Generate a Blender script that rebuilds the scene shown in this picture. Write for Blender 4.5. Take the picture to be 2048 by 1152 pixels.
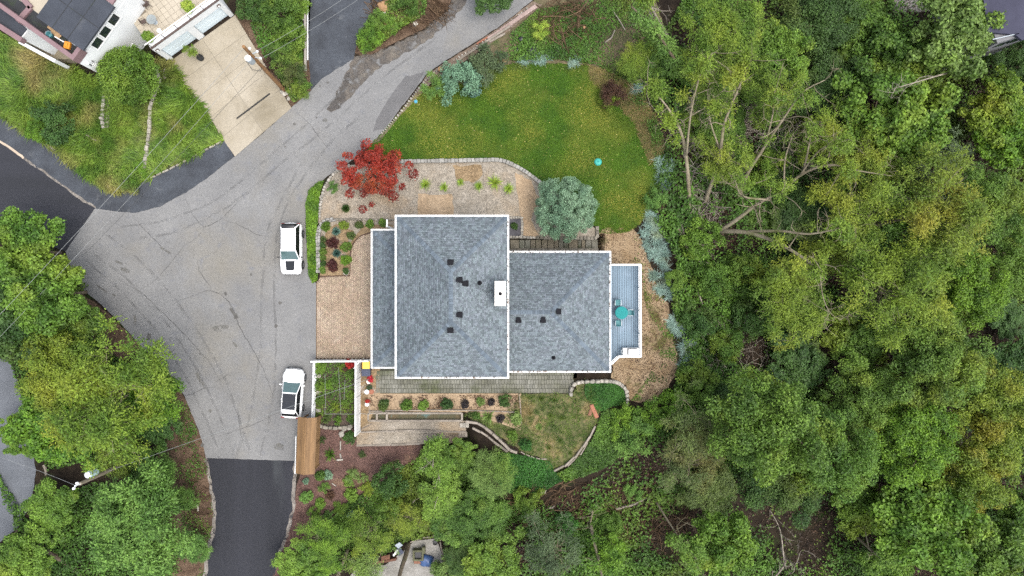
import bpy, bmesh, math, random
import numpy as np
from mathutils import Vector, Matrix, noise as mnoise

for o in list(bpy.data.objects):
    bpy.data.objects.remove(o)
scene = bpy.context.scene
COL = scene.collection
H, S = 63.0, 22.0          # drone height above the drive (m), picture pixels (2048 wide) per metre at z = 0

# ------------------------------------------------------------------ camera, sky, sun, exposure
cam_d = bpy.data.cameras.new("camera")
cam_d.sensor_width = 36.0
cam_d.lens = 18.0 / (1024.0 / S / H)
cam_d.clip_end = 3000.0
cam = bpy.data.objects.new("camera", cam_d)
COL.objects.link(cam)
cam.location = (0, 0, H)
scene.camera = cam

SUN_EL, SUN_AZ = math.radians(69), math.radians(122)      # azimuth clockwise from the picture's top
world = bpy.data.worlds.new("World")
scene.world = world
world.use_nodes = True
wn = world.node_tree
bg = wn.nodes["Background"]
sky = wn.nodes.new("ShaderNodeTexSky")
sky.sky_type = 'NISHITA'
sky.sun_disc = False
sky.sun_elevation = SUN_EL
sky.sun_rotation = SUN_AZ
sky.air_density = 1.2
sky.dust_density = 4.0
sky.ozone_density = 1.0
hs = wn.nodes.new("ShaderNodeHueSaturation")
hs.inputs["Saturation"].default_value = 0.42
wn.links.new(sky.outputs[0], hs.inputs["Color"])
wn.links.new(hs.outputs[0], bg.inputs["Color"])
bg.inputs["Strength"].default_value = 0.15

sun_d = bpy.data.lights.new("sun", 'SUN')
sun_d.energy = 0.5
sun_d.angle = math.radians(28)
sun_d.color = (1.0, 0.95, 0.87)
sun = bpy.data.objects.new("sun", sun_d)
COL.objects.link(sun)
sd = Vector((math.sin(SUN_AZ) * math.cos(SUN_EL), math.cos(SUN_AZ) * math.cos(SUN_EL), math.sin(SUN_EL)))
sun.rotation_euler = sd.to_track_quat('Z', 'Y').to_euler()
sun.location = sd * 80

scene.view_settings.view_transform = 'Standard'
scene.view_settings.look = 'None'
scene.view_settings.gamma = 1.0
scene.view_settings.exposure = 1.42
scene.view_settings.use_curve_mapping = False
scene.cycles.max_bounces = 6
scene.cycles.diffuse_bounces = 3
scene.cycles.glossy_bounces = 3
scene.cycles.transmission_bounces = 4
scene.cycles.transparent_max_bounces = 8
scene.cycles.use_denoising = False
scene.cycles.use_adaptive_sampling = True
scene.cycles.adaptive_threshold = 0.02

RNG = random.Random(7)
NP = np.random.RandomState(11)

# ------------------------------------------------------------------ places
def P(px, py, z=0.0):
    k = (H - z) / (H * S)
    return Vector(((px - 1024.0) * k, (576.0 - py) * k, z))

def sm(a, b, t):
    t = np.clip((np.asarray(t, float) - a) / (b - a), 0, 1)
    return t * t * (3 - 2 * t)

def G(x, y):
    """terrain height"""
    px = 1024 + S * np.asarray(x, float); py = 576 - S * np.asarray(y, float)
    z = -1.7 * sm(1190, 1265, px) * sm(440, 500, py)
    z = z - 5.5 * sm(1310, 1760, px)
    s0 = 818 + 60 * sm(925, 965, px)
    z = z - 1.3 * sm(0, 1, (py - s0) / (34 + 50 * sm(925, 965, px))) * sm(632, 745, px)
    z = z - 1.2 * sm(950, 1090, py) * sm(600, 720, px)
    z = z - 1.8 * sm(1008, 1019, px) * (1 - sm(1199, 1212, px)) * sm(466, 474, py) * (1 - sm(520, 530, py))
    z = z - 0.16 * sm(-200, 20, -px - 0 * py)            # far west stays level
    return z

def g1(x, y):
    return float(G(x, y))

def PG(px, py, dz=0.0):
    """the point of the terrain seen at a picture pixel"""
    z = 0.0
    for _ in range(6):
        p = P(px, py, z); z = g1(p.x, p.y) + dz
    return P(px, py, z)

def catmull(pts, n=6, closed=False):
    pts = [np.array(p, float) for p in pts]
    m = len(pts); out = []
    rng = range(m) if closed else range(m - 1)
    for i in rng:
        p0 = pts[(i - 1) % m] if closed or i > 0 else 2 * pts[0] - pts[1]
        p1 = pts[i]; p2 = pts[(i + 1) % m]
        p3 = pts[(i + 2) % m] if closed or i + 2 < m else 2 * pts[-1] - pts[-2]
        for k in range(n):
            t = k / n
            out.append(0.5 * ((2 * p1) + (-p0 + p2) * t + (2 * p0 - 5 * p1 + 4 * p2 - p3) * t * t + (-p0 + 3 * p1 - 3 * p2 + p3) * t ** 3))
    if not closed:
        out.append(pts[-1])
    return out

def rough(pts, amp=1.5, seg=7.0, seed=0, closed=True):
    """densify a pixel outline and shake its edge"""
    pts = [np.array(p, float) for p in pts]; out = []
    m = len(pts)
    for i in range(m if closed else m - 1):
        a, b = pts[i], pts[(i + 1) % m]
        L = np.linalg.norm(b - a); k = max(1, int(L / seg))
        nrm = np.array((-(b - a)[1], (b - a)[0])) / max(L, 1e-6)
        for j in range(k):
            p = a + (b - a) * j / k
            w = mnoise.noise(Vector((p[0] * .09 + seed * 7.1, p[1] * .09, seed))) + .6 * mnoise.noise(Vector((p[0] * .31, p[1] * .31 + seed, 3.3)))
            out.append(p + nrm * amp * w)
    return out

def inpoly(x, y, poly):
    x = np.asarray(x); y = np.asarray(y)
    c = np.zeros(x.shape, bool); n = len(poly); j = n - 1
    for i in range(n):
        xi, yi = poly[i][0], poly[i][1]; xj, yj = poly[j][0], poly[j][1]
        if yi != yj:
            c ^= ((yi > y) != (yj > y)) & (x < (xj - xi) * (y - yi) / (yj - yi) + xi)
        j = i
    return c

# ------------------------------------------------------------------ objects
def tag(o, label=None, cat=None, group=None, kind=None):
    if label: o["label"] = label
    if cat: o["category"] = cat
    if group: o["group"] = group
    if kind: o["kind"] = kind
    return o

def link(name, data, mat=None, parent=None, loc=None, rz=0.0, scale=None):
    o = bpy.data.objects.new(name, data)
    COL.objects.link(o)
    if mat is not None and data is not None and len(data.materials) == 0:
        data.materials.append(mat)
    if parent is not None: o.parent = parent
    if loc is not None: o.location = loc
    if rz: o.rotation_euler = (0, 0, rz)
    if scale is not None: o.scale = scale if hasattr(scale, '__len__') else (scale,) * 3
    return o

def thing(name, label, cat, loc=(0, 0, 0), rz=0.0, group=None):
    o = link(name, None, None, None, loc, rz)
    o.empty_display_size = 0.2
    return tag(o, label, cat, group)

def own_mat(o, mat):
    """a material on the object, so that copies that share a mesh may differ"""
    o.material_slots[0].link = 'OBJECT'
    o.material_slots[0].material = mat

def npmesh(name, V, F, mat=None, smooth=False):
    """fast mesh from an (n,3) array and an (m,k) array of equal-sided faces"""
    me = bpy.data.meshes.new(name)
    V = np.ascontiguousarray(V, np.float32); F = np.ascontiguousarray(F, np.int32)
    k = F.shape[1]
    me.vertices.add(len(V)); me.vertices.foreach_set("co", V.ravel())
    me.loops.add(F.size); me.loops.foreach_set("vertex_index", F.ravel())
    me.polygons.add(len(F))
    me.polygons.foreach_set("loop_start", np.arange(0, F.size, k, dtype=np.int32))
    me.polygons.foreach_set("loop_total", np.full(len(F), k, np.int32))
    if smooth: me.polygons.foreach_set("use_smooth", np.ones(len(F), bool))
    me.update(calc_edges=True)
    if mat: me.materials.append(mat)
    return me

class MB:
    def __init__(s): s.v = []; s.f = []
    def add(s, vs, fs):
        b = len(s.v); s.v += [tuple(v) for v in vs]; s.f += [tuple(b + i for i in f) for f in fs]; return s
    def box(s, c, size, rz=0.0, M=None):
        x, y, z = size[0] / 2, size[1] / 2, size[2] / 2
        vs = [Vector((sx * x, sy * y, sz * z)) for sz in (-1, 1) for sy in (-1, 1) for sx in (-1, 1)]
        R = M if M is not None else Matrix.Rotation(rz, 3, 'Z')
        return s.add([R @ v + Vector(c) for v in vs], [(0, 2, 3, 1), (4, 5, 7, 6), (0, 1, 5, 4), (2, 6, 7, 3), (0, 4, 6, 2), (1, 3, 7, 5)])
    def bar(s, a, b, w, h=None):
        """a straight bar from a to b, w wide and h deep"""
        a, b = Vector(a), Vector(b); d = b - a; L = d.length
        if L < 1e-6: return s
        h = h or w
        z = d.normalized(); up = Vector((0, 0, 1)) if abs(z.z) < .95 else Vector((1, 0, 0))
        x = up.cross(z).normalized(); y = z.cross(x)
        M = Matrix((x, y, z)).transposed()
        return s.box((a + b) / 2, (w, h, L), M=M)
    def prism(s, poly, z0, z1):
        n = len(poly)
        vs = [(p[0], p[1], z0) for p in poly] + [(p[0], p[1], z1) for p in poly]
        ar = sum(poly[i][0] * poly[(i + 1) % n][1] - poly[(i + 1) % n][0] * poly[i][1] for i in range(n))
        fs = [tuple(range(n - 1, -1, -1)), tuple(range(n, 2 * n))] + [(i, (i + 1) % n, n + (i + 1) % n, n + i) for i in range(n)]
        if ar < 0: fs = [f[::-1] for f in fs]
        return s.add(vs, fs)
    def tube(s, pts, rad, n=6, cap=True):
        pts = [Vector(p) for p in pts]; m = len(pts)
        if not hasattr(rad, '__len__'): rad = [rad] * m
        vs = []; px = None
        for i, p in enumerate(pts):
            d = (pts[min(i + 1, m - 1)] - pts[max(i - 1, 0)])
            d = d.normalized() if d.length > 1e-9 else Vector((0, 0, 1))
            if px is None:
                up = Vector((0, 0, 1)) if abs(d.z) < .9 else Vector((1, 0, 0))
                px = up.cross(d).normalized()
            px = (px - d * px.dot(d)).normalized(); py = d.cross(px)
            for k in range(n):
                a = 2 * math.pi * k / n
                vs.append(p + (px * math.cos(a) + py * math.sin(a)) * rad[i])
        fs = [(i * n + k, i * n + (k + 1) % n, (i + 1) * n + (k + 1) % n, (i + 1) * n + k) for i in range(m - 1) for k in range(n)]
        if cap: fs += [tuple(range(n - 1, -1, -1)), tuple((m - 1) * n + k for k in range(n))]
        return s.add(vs, fs)
    def lathe(s, prof, n=16, c=(0, 0, 0)):
        """prof: (radius, z) from bottom to top"""
        vs = []; m = len(prof)
        for r, z in prof:
            for k in range(n):
                a = 2 * math.pi * k / n
                vs.append((c[0] + r * math.cos(a), c[1] + r * math.sin(a), c[2] + z))
        fs = [(i * n + k, i * n + (k + 1) % n, (i + 1) * n + (k + 1) % n, (i + 1) * n + k) for i in range(m - 1) for k in range(n)]
        fs += [tuple(range(n - 1, -1, -1)), tuple((m - 1) * n + k for k in range(n))]
        return s.add(vs, fs)
    def mesh(s, name, mat=None, smooth=False, bevel=0.0, seg=2):
        me = bpy.data.meshes.new(name)
        me.from_pydata(s.v, [], s.f)
        if bevel > 0:
            bm = bmesh.new(); bm.from_mesh(me)
            es = [e for e in bm.edges if len(e.link_faces) == 2 and e.calc_face_angle(0) > .5]
            bmesh.ops.bevel(bm, geom=es, offset=bevel, segments=seg, profile=.6, affect='EDGES', clamp_overlap=True)
            bm.to_mesh(me); bm.free()
        if smooth:
            me.polygons.foreach_set("use_smooth", [True] * len(me.polygons))
        me.update()
        if mat: me.materials.append(mat)
        return me
    def build(s, name, mat, parent=None, smooth=False, bevel=0.0, seg=2, loc=None, rz=0.0):
        return link(name, s.mesh(name, mat, smooth, bevel, seg), None, parent, loc, rz)

def sheet(name, poly_px, mat, dz, step=1.0, amp=1.2, seg=7, seed=1, drape=True, z=None, kind="structure", parent=None, cat=None, label=None):
    """a ground sheet: pixel outline, laid over the terrain dz above it (or flat at z)"""
    pts = rough(poly_px, amp, seg, seed) if amp > 0 else poly_px
    W = [(PG(p[0], p[1], dz) if z is None else P(p[0], p[1], z)) for p in pts]
    bm = bmesh.new()
    vs = [bm.verts.new((w.x, w.y, 0)) for w in W]
    f = bm.faces.new(vs)
    if f.normal.z < 0 or f.calc_area() == 0: pass
    bmesh.ops.triangulate(bm, faces=[f])
    if drape and z is None:
        xs = [w.x for w in W]; ys = [w.y for w in W]
        for ax, lo, hi in ((0, min(xs), max(xs)), (1, min(ys), max(ys))):
            k = math.ceil(lo / step)
            while k * step < hi:
                co = [0, 0, 0]; no = [0, 0, 0]; co[ax] = k * step; no[ax] = 1
                bmesh.ops.bisect_plane(bm, geom=bm.verts[:] + bm.edges[:] + bm.faces[:], plane_co=co, plane_no=no)
                k += 1
    for v in bm.verts:
        v.co.z = (g1(v.co.x, v.co.y) + dz) if z is None else z
    bmesh.ops.recalc_face_normals(bm, faces=bm.faces)
    for f in bm.faces:
        if f.normal.z < 0: f.normal_flip()
    me = bpy.data.meshes.new(name); bm.to_mesh(me); bm.free()
    me.polygons.foreach_set("use_smooth", [True] * len(me.polygons))
    me.materials.append(mat)
    o = link(name, me, None, parent)
    if kind: o["kind"] = kind
    return tag(o, label, cat)

def slab(name, poly_px, mat, ztop, zbot, parent=None, kind="structure", amp=0.6, seed=2, seg=9):
    pts = rough(poly_px, amp, seg, seed) if amp > 0 else poly_px
    W = [P(p[0], p[1], ztop) for p in pts]
    o = MB().prism([(w.x, w.y) for w in W], zbot, ztop).build(name, mat, parent)
    if kind: o["kind"] = kind
    return o

# ------------------------------------------------------------------ materials
def srgb(r, g, b):
    f = lambda c: (c / 255 / 12.92) if c / 255 <= .04045 else ((c / 255 + .055) / 1.055) ** 2.4
    return (f(r), f(g), f(b), 1)

def mix_rgb(nt, a, b, fac, mode='MIX'):
    n = nt.nodes.new("ShaderNodeMix"); n.data_type = 'RGBA'; n.blend_type = mode; n.clamp_factor = True
    for sock, val in ((n.inputs[0], fac), (n.inputs[6], a), (n.inputs[7], b)):
        if hasattr(val, 'links') or isinstance(val, bpy.types.NodeSocket): nt.links.new(val, sock)
        else: sock.default_value = val
    return n.outputs[2]

def ramp(nt, fac, stops):
    n = nt.nodes.new("ShaderNodeValToRGB")
    el = n.color_ramp.elements
    while len(el) < len(stops): el.new(.5)
    for e, (p, c) in zip(el, stops): e.position = p; e.color = tuple(c[:3]) + (1,)
    nt.links.new(fac, n.inputs[0])
    return n.outputs[0]

def noise_n(nt, vec, scale, detail=5, rough_=.6, dist=0.0):
    n = nt.nodes.new("ShaderNodeTexNoise")
    n.inputs["Scale"].default_value = scale; n.inputs["Detail"].default_value = detail
    n.inputs["Roughness"].default_value = rough_; n.inputs["Distortion"].default_value = dist
    nt.links.new(vec, n.inputs["Vector"])
    return n.outputs["Fac"]

def c4(c): return tuple(c) + (1,) if len(c) == 3 else tuple(c)
def sc(c, k): return tuple(min(1, v * k) for v in c[:3]) + (1,)

MATS = {}
ALB = .80          # one trim for every stone, soil, wood and asphalt colour
def surf(name, c, c2=None, scale=1.0, lo=.35, hi=.65, rough_=.85, fine=0.0, fscale=25.0, bump=0.0, bscale=40.0, island=0.0,
         spots=None, spot_scale=.4, spot_lo=.55, spot_hi=.7, metal=0.0, spec=.4, stretch=None, alpha=None, ihue=0.0, orand=0.0, coat=0.0, spots2=None, s2scale=2., s2lo=.6, s2hi=.7):
    """a surface: two colours in large noise, fine grain, optional stains of another colour, per-piece brightness"""
    m = bpy.data.materials.new(name); m.use_nodes = True; nt = m.node_tree
    b = nt.nodes["Principled BSDF"]
    geo = nt.nodes.new("ShaderNodeNewGeometry")
    vec = geo.outputs["Position"]
    if stretch:
        mp = nt.nodes.new("ShaderNodeMapping"); mp.inputs["Rotation"].default_value = (0, 0, stretch[2]); mp.inputs["Scale"].default_value = (stretch[0], stretch[1], 1)
        nt.links.new(vec, mp.inputs[0]); vec = mp.outputs[0]
    c = c4(c); c2 = c4(c2) if c2 else sc(c, .8)
    if max(c[:3]) < .6: c, c2 = sc(c, ALB), sc(c2, ALB)
    if spots: spots = sc(c4(spots), ALB)
    if spots2: spots2 = sc(c4(spots2), ALB)
    col = ramp(nt, noise_n(nt, vec, scale), [(lo, c2), (hi, c)])
    if spots: col = mix_rgb(nt, col, c4(spots), ramp(nt, noise_n(nt, vec, spot_scale, 7, .62, .3), [(spot_lo, (0, 0, 0)), (spot_hi, (1, 1, 1))]))
    if spots2: col = mix_rgb(nt, col, c4(spots2), ramp(nt, noise_n(nt, vec, s2scale, 5, .6, .2), [(s2lo, (0, 0, 0)), (s2hi, (1, 1, 1))]))
    if fine > 0:
        f = ramp(nt, noise_n(nt, geo.outputs["Position"], fscale, 3, .7), [(.3, (1 - fine,) * 3), (.7, (1 + fine,) * 3)])
        col = mix_rgb(nt, col, f, 1.0, 'MULTIPLY')
    if island > 0 or orand > 0:
        hsv = nt.nodes.new("ShaderNodeHueSaturation")
        mr = nt.nodes.new("ShaderNodeMapRange"); k = island or orand
        mr.inputs[3].default_value = 1 - k; mr.inputs[4].default_value = 1 + k
        if island > 0: nt.links.new(geo.outputs["Random Per Island"], mr.inputs[0])
        else:
            oi = nt.nodes.new("ShaderNodeObjectInfo"); nt.links.new(oi.outputs["Random"], mr.inputs[0])
        nt.links.new(mr.outputs[0], hsv.inputs["Value"]); nt.links.new(col, hsv.inputs["Color"])
        if ihue:
            m2 = nt.nodes.new("ShaderNodeMath"); m2.operation = 'MULTIPLY'; m2.inputs[1].default_value = 7.31
            m3 = nt.nodes.new("ShaderNodeMath"); m3.operation = 'FRACT'
            m4 = nt.nodes.new("ShaderNodeMapRange"); m4.inputs[3].default_value = .5 - ihue; m4.inputs[4].default_value = .5 + ihue
            src = geo.outputs["Random Per Island"] if island > 0 else oi.outputs["Random"]
            nt.links.new(src, m2.inputs[0]); nt.links.new(m2.outputs[0], m3.inputs[0]); nt.links.new(m3.outputs[0], m4.inputs[0]); nt.links.new(m4.outputs[0], hsv.inputs["Hue"])
        col = hsv.outputs[0]
    nt.links.new(col, b.inputs["Base Color"])
    b.inputs["Roughness"].default_value = rough_
    b.inputs["Metallic"].default_value = metal
    b.inputs["Specular IOR Level"].default_value = spec
    b.inputs["Coat Weight"].default_value = coat
    if alpha:
        nt.links.new(ramp(nt, noise_n(nt, geo.outputs["Position"], alpha[0], 6, .7, .2), [(alpha[1], (0, 0, 0)), (alpha[2], (1, 1, 1))]), b.inputs["Alpha"])
    if bump > 0:
        bn = nt.nodes.new("ShaderNodeBump"); bn.inputs["Strength"].default_value = bump; bn.inputs["Distance"].default_value = .05
        nt.links.new(noise_n(nt, geo.outputs["Position"], bscale, 4, .65), bn.inputs["Height"]); nt.links.new(bn.outputs[0], b.inputs["Normal"])
    MATS[name] = m
    return m

def leafm(name, c, c2, trans=.3, var=.48, hue=.006, clump=.35, rough_=.55, c3=None, spec=.3, pscale=.22, plo=.52, phi=.68):
    """foliage: two colours in clumps (and a third in big patches), each leaf a little different, light shining through"""
    m = bpy.data.materials.new(name); m.use_nodes = True; nt = m.node_tree
    b = nt.nodes["Principled BSDF"]; out = nt.nodes["Material Output"]
    geo = nt.nodes.new("ShaderNodeNewGeometry"); oi = nt.nodes.new("ShaderNodeObjectInfo")
    pos = geo.outputs["Position"]
    col = ramp(nt, noise_n(nt, pos, clump, 3, .55), [(.38, c4(c2)), (.62, c4(c))])
    if c3: col = mix_rgb(nt, col, c4(c3), ramp(nt, noise_n(nt, pos, pscale, 3, .5), [(plo, (0, 0, 0)), (phi, (1, 1, 1))]))
    hsv = nt.nodes.new("ShaderNodeHueSaturation")
    mr = nt.nodes.new("ShaderNodeMapRange"); mr.inputs[3].default_value = 1 - var; mr.inputs[4].default_value = 1 + var
    nt.links.new(geo.outputs["Random Per Island"], mr.inputs[0]); nt.links.new(mr.outputs[0], hsv.inputs["Value"])
    mh = nt.nodes.new("ShaderNodeMapRange"); mh.inputs[3].default_value = .5 - hue; mh.inputs[4].default_value = .5 + hue
    nt.links.new(oi.outputs["Random"], mh.inputs[0]); nt.links.new(mh.outputs[0], hsv.inputs["Hue"])
    nt.links.new(col, hsv.inputs["Color"]); col = hsv.outputs[0]
    nt.links.new(col, b.inputs["Base Color"]); b.inputs["Roughness"].default_value = rough_; b.inputs["Specular IOR Level"].default_value = spec
    tr = nt.nodes.new("ShaderNodeBsdfTranslucent")
    wm = mix_rgb(nt, col, (1.0, 1.0, .45, 1), 1.0, 'MULTIPLY'); nt.links.new(wm, tr.inputs[0])
    ms = nt.nodes.new("ShaderNodeMixShader"); ms.inputs[0].default_value = trans
    nt.links.new(b.outputs[0], ms.inputs[1]); nt.links.new(tr.outputs[0], ms.inputs[2]); nt.links.new(ms.outputs[0], out.inputs[0])
    MATS[name] = m
    return m

def flat(name, c, rough_=.5, metal=0.0, spec=.5, coat=0.0):
    return surf(name, c, sc(c4(c), .93), 3.0, .3, .7, rough_, metal=metal, spec=spec, coat=coat, fine=.04)

def glassm(name, c, rough_=.05):
    m = surf(name, c, sc(c4(c), .8), 1.5, rough_=rough_, spec=.8)
    return m

# ground and paving
m_forest = surf("forest_floor", (.034, .025, .017), (.016, .012, .009), .9, fine=.5, fscale=14, bump=.8, bscale=9, rough_=.95, spots=(.03, .05, .012), spot_scale=.25, spec=.1)  # near black: the deep shade under the trees is put into this colour
m_asph = surf("old_asphalt", (.215, .213, .208), (.170, .169, .167), .22, fine=.22, fscale=9, bump=.3, bscale=14, rough_=.9, spots=(.20, .185, .155), spot_scale=.09, spot_lo=.5, spot_hi=.72, spec=.3, spots2=(.165, .167, .175), s2scale=.9, s2lo=.58, s2hi=.75)
m_black = surf("fresh_asphalt", (.024, .025, .032), (.016, .017, .022), .35, fine=.25, fscale=9, bump=.3, bscale=14, rough_=.8, spec=.35, stretch=(1, .12, 0), spots=(.042, .046, .05), spot_scale=.5, spot_lo=.56, spot_hi=.75)
m_black_nw = surf("dark_asphalt_upper", (.028, .029, .037), (.020, .021, .026), .35, fine=.25, fscale=9, bump=.3, bscale=14, rough_=.8, spec=.35, stretch=(.12, 1, -.72))
m_shoulder = surf("worn_dark_asphalt", (.062, .070, .083), (.036, .040, .048), .5, fine=.25, fscale=9, bump=.3, bscale=40, rough_=.85, spots=(.13, .135, .14), spot_scale=.8, spot_lo=.6, spot_hi=.8)
m_patch = surf("asphalt_patch_grey", (.135, .132, .132), (.112, .110, .110), .6, fine=.2, fscale=10, bump=.25, bscale=60)
m_silt = surf("washed_silt", (.135, .115, .092), (.085, .075, .066), .5, fine=.35, fscale=8, alpha=(1.3, .36, .56), bump=.3, bscale=30, spots=(.18, .16, .13), spot_scale=.8)
m_lane = surf("side_lane_asphalt", (.13, .14, .155), (.095, .103, .115), .4, fine=.2, fscale=9, bump=.25, bscale=50)
m_conc = surf("driveway_concrete", (.375, .33, .255), (.305, .262, .19), .35, fine=.12, fscale=8, bump=.12, bscale=40, spots=(.22, .185, .125), spot_scale=.2, spot_lo=.48, spot_hi=.72, orand=.06, rough_=.8)
m_conc2 = surf("pale_concrete", (.29, .275, .25), (.19, .18, .155), .8, fine=.25, fscale=8, bump=.2, bscale=30)
m_tile = surf("terrace_tile", (.44, .385, .30), (.38, .33, .25), .5, fine=.05, orand=.06, rough_=.6)
m_grout = surf("terrace_grout", (.19, .16, .12), None, 1.0)
m_kerb = surf("kerb_stone", (.36, .33, .27), (.24, .22, .18), 2.0, fine=.2, fscale=15, bump=.4, bscale=20, orand=.2)
m_lawn = surf("lawn_soil", (.050, .098, .010), (.030, .070, .007), .35, fine=.35, fscale=16, bump=.6, bscale=25, spots=(.105, .125, .02), spot_scale=.16, spot_lo=.5, spot_hi=.72, rough_=.95, spec=.1)
m_rough = surf("rough_grass_soil", (.075, .085, .020), (.04, .055, .012), .5, fine=.4, fscale=12, bump=.7, bscale=14, spots=(.16, .13, .055), spot_scale=.22, rough_=.95, spec=.1)
m_gravel = surf("gravel", (.325, .287, .235), (.25, .216, .17), 1.0, fine=.5, fscale=9, bump=.9, bscale=9, rough_=.95, spots=(.29, .222, .15), spot_scale=.2, spot_lo=.5, spot_hi=.68, spec=.2)
m_sand = surf("sandy_soil", (.39, .29, .19), (.32, .23, .145), .8, fine=.3, fscale=8, bump=.5, bscale=10, rough_=.95, spots=(.19, .14, .08), spot_scale=1.1, spot_lo=.58, spot_hi=.68, spec=.2)
m_bed = surf("dry_bed_soil", (.30, .215, .125), (.20, .14, .078), 1.3, fine=.5, fscale=8, bump=.8, bscale=14, rough_=.95, spots=(.36, .33, .29), spot_scale=.45, spot_lo=.55, spot_hi=.66, spec=.2)
m_dirt = surf("bare_dirt", (.36, .27, .175), (.25, .175, .10), .6, fine=.45, fscale=11, bump=.9, bscale=10, rough_=.95, spots=(.095, .09, .03), spot_scale=.3, spot_lo=.55, spot_hi=.68, spec=.15, spots2=(.06, .04, .025), s2scale=2.2, s2lo=.66, s2hi=.72)
m_mulch = surf("bark_mulch", (.150, .090, .075), (.085, .050, .042), .8, fine=.6, fscale=10, bump=1.0, bscale=10, rough_=.95, spots=(.17, .115, .07), spot_scale=.35, spot_lo=.56, spot_hi=.7, spec=.15)
m_litter = surf("brown_leaf_litter", (.145, .098, .066), (.075, .048, .032), 1.0, fine=.6, fscale=10, bump=1.0, bscale=10, rough_=.95, spec=.1)
m_paver = surf("brick_paver", (.42, .335, .25), (.345, .262, .185), .35, island=.2, ihue=.012, fine=.1, rough_=.85, spots=(.50, .42, .33), spot_scale=.5, spot_lo=.55, spot_hi=.75)
m_joint = surf("paver_joint_sand", (.24, .165, .105), (.17, .115, .07), 1.5, fine=.3)
m_slate = surf("mossy_slab", (.215, .21, .18), (.12, .118, .085), .5, fine=.15, fscale=14, bump=.3, bscale=18, orand=.18, rough_=.8, spots=(.075, .085, .035), spot_scale=.35, spot_lo=.5, spot_hi=.66)
m_slabjoint = surf("slab_joint_moss", (.05, .055, .028), (.035, .033, .022), 1.0, fine=.3)
m_timber = surf("weathered_timber", (.30, .26, .215), (.20, .17, .135), 1.2, fine=.25, fscale=14, bump=.4, bscale=20, orand=.18)
m_pinkwood = surf("pinkish_weathered_timber", (.36, .27, .24), (.26, .19, .165), 1.5, fine=.2, fscale=14, bump=.3, bscale=20)
m_stone = surf("pale_field_stone", (.40, .37, .32), (.27, .25, .21), 3.0, fine=.2, fscale=12, bump=.5, bscale=14, orand=.22, rough_=.9)
m_block = surf("grey_wall_block", (.33, .32, .295), (.24, .23, .205), 2.0, fine=.16, fscale=14, bump=.4, bscale=16, orand=.18)
m_darkstone = surf("dull_wall_stone", (.24, .215, .175), (.15, .135, .105), 2.0, fine=.2, fscale=14, bump=.5, bscale=14, orand=.25)
m_rust = surf("rusty_edging", (.10, .055, .04), None, 2.0)
m_crack = surf("tar_crack", (.085, .084, .082), None, 3.0, rough_=.9, alpha=(1.2, .34, .56))
m_oil = surf("oil_stain", (.075, .072, .066), (.12, .115, .105), 2.5, fine=.3)
# house
m_shingle = surf("slate_grey_shingle", (.158, .184, .200), (.137, .162, .178), .4, island=.32, ihue=.025, fine=.15, fscale=9, rough_=.9, bump=.2, bscale=60, spec=.25)
m_cap = surf("ridge_shingle", (.122, .150, .176), (.105, .131, .156), .6, orand=.26, fine=.12, rough_=.9, spec=.25)
m_white = surf("white_paint", (.74, .74, .73), (.64, .64, .62), .9, fine=.06, fscale=7, rough_=.5)
m_siding = surf("pale_siding", (.62, .63, .63), (.56, .57, .57), .6, rough_=.6)
m_ventm = flat("black_vent", (.012, .012, .015), .8, 0, .15)
m_chim = surf("cream_chimney", (.78, .75, .70), (.70, .67, .61), 1.5, fine=.05, rough_=.8)
m_deck = surf("blue_grey_deck_board", (.175, .260, .335), (.145, .218, .285), .8, fine=.1, fscale=9, orand=.2, rough_=.55, spots=(.22, .30, .38), spot_scale=.5)
m_teal = flat("turquoise_plastic", (.005, .23, .225), .6, 0, .25)
m_teal2 = flat("deep_turquoise_plastic", (.008, .17, .19), .5)
m_glass = glassm("window_glass", (.02, .028, .03))
m_stucco = surf("white_stucco", (.64, .65, .645), (.57, .58, .575), .5, fine=.06, fscale=14, bump=.15, bscale=30, rough_=.85)
m_felt = surf("dark_roof_felt", (.050, .057, .072), (.034, .039, .05), .6, fine=.2, fscale=18, rough_=.85, spots=(.085, .09, .10), spot_scale=.7, spot_lo=.62, spot_hi=.8)
m_felt2 = surf("balcony_floor_felt", (.03, .032, .036), (.02, .021, .022), 1.0, spots=(.03, .045, .018), spot_scale=.9)
m_pink = surf("dusty_pink_coping", (.23, .145, .152), (.19, .12, .126), .8, fine=.08, rough_=.7)
m_door = surf("pale_blue_garage_door", (.60, .68, .71), (.55, .63, .66), .8, rough_=.45)
m_purple = surf("dark_purple_roof", (.045, .045, .075), (.032, .032, .055), 1.0, island=.2, fine=.3, fscale=20)
m_brownmetal = flat("brown_metal", (.09, .06, .05), .5)
m_wood = surf("golden_shingle_board", (.235, .135, .058), (.165, .092, .038), 1.2, fine=.2, fscale=16, orand=.2, stretch=(3, .4, .05), rough_=.75)
m_pole = surf("pole_wood", (.27, .145, .06), (.17, .09, .04), 3.0, fine=.25, fscale=20)
m_pole2 = surf("grey_pole_wood", (.28, .235, .17), (.18, .15, .11), 3.0, fine=.2)
m_galv = flat("galvanised_steel", (.45, .50, .53), .45, .3)
m_porc = flat("white_porcelain", (.75, .77, .77), .3)
m_wire = flat("aluminium_wire", (.26, .27, .265), .6)
m_wired = flat("dark_cable", (.05, .05, .05), .6)
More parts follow.
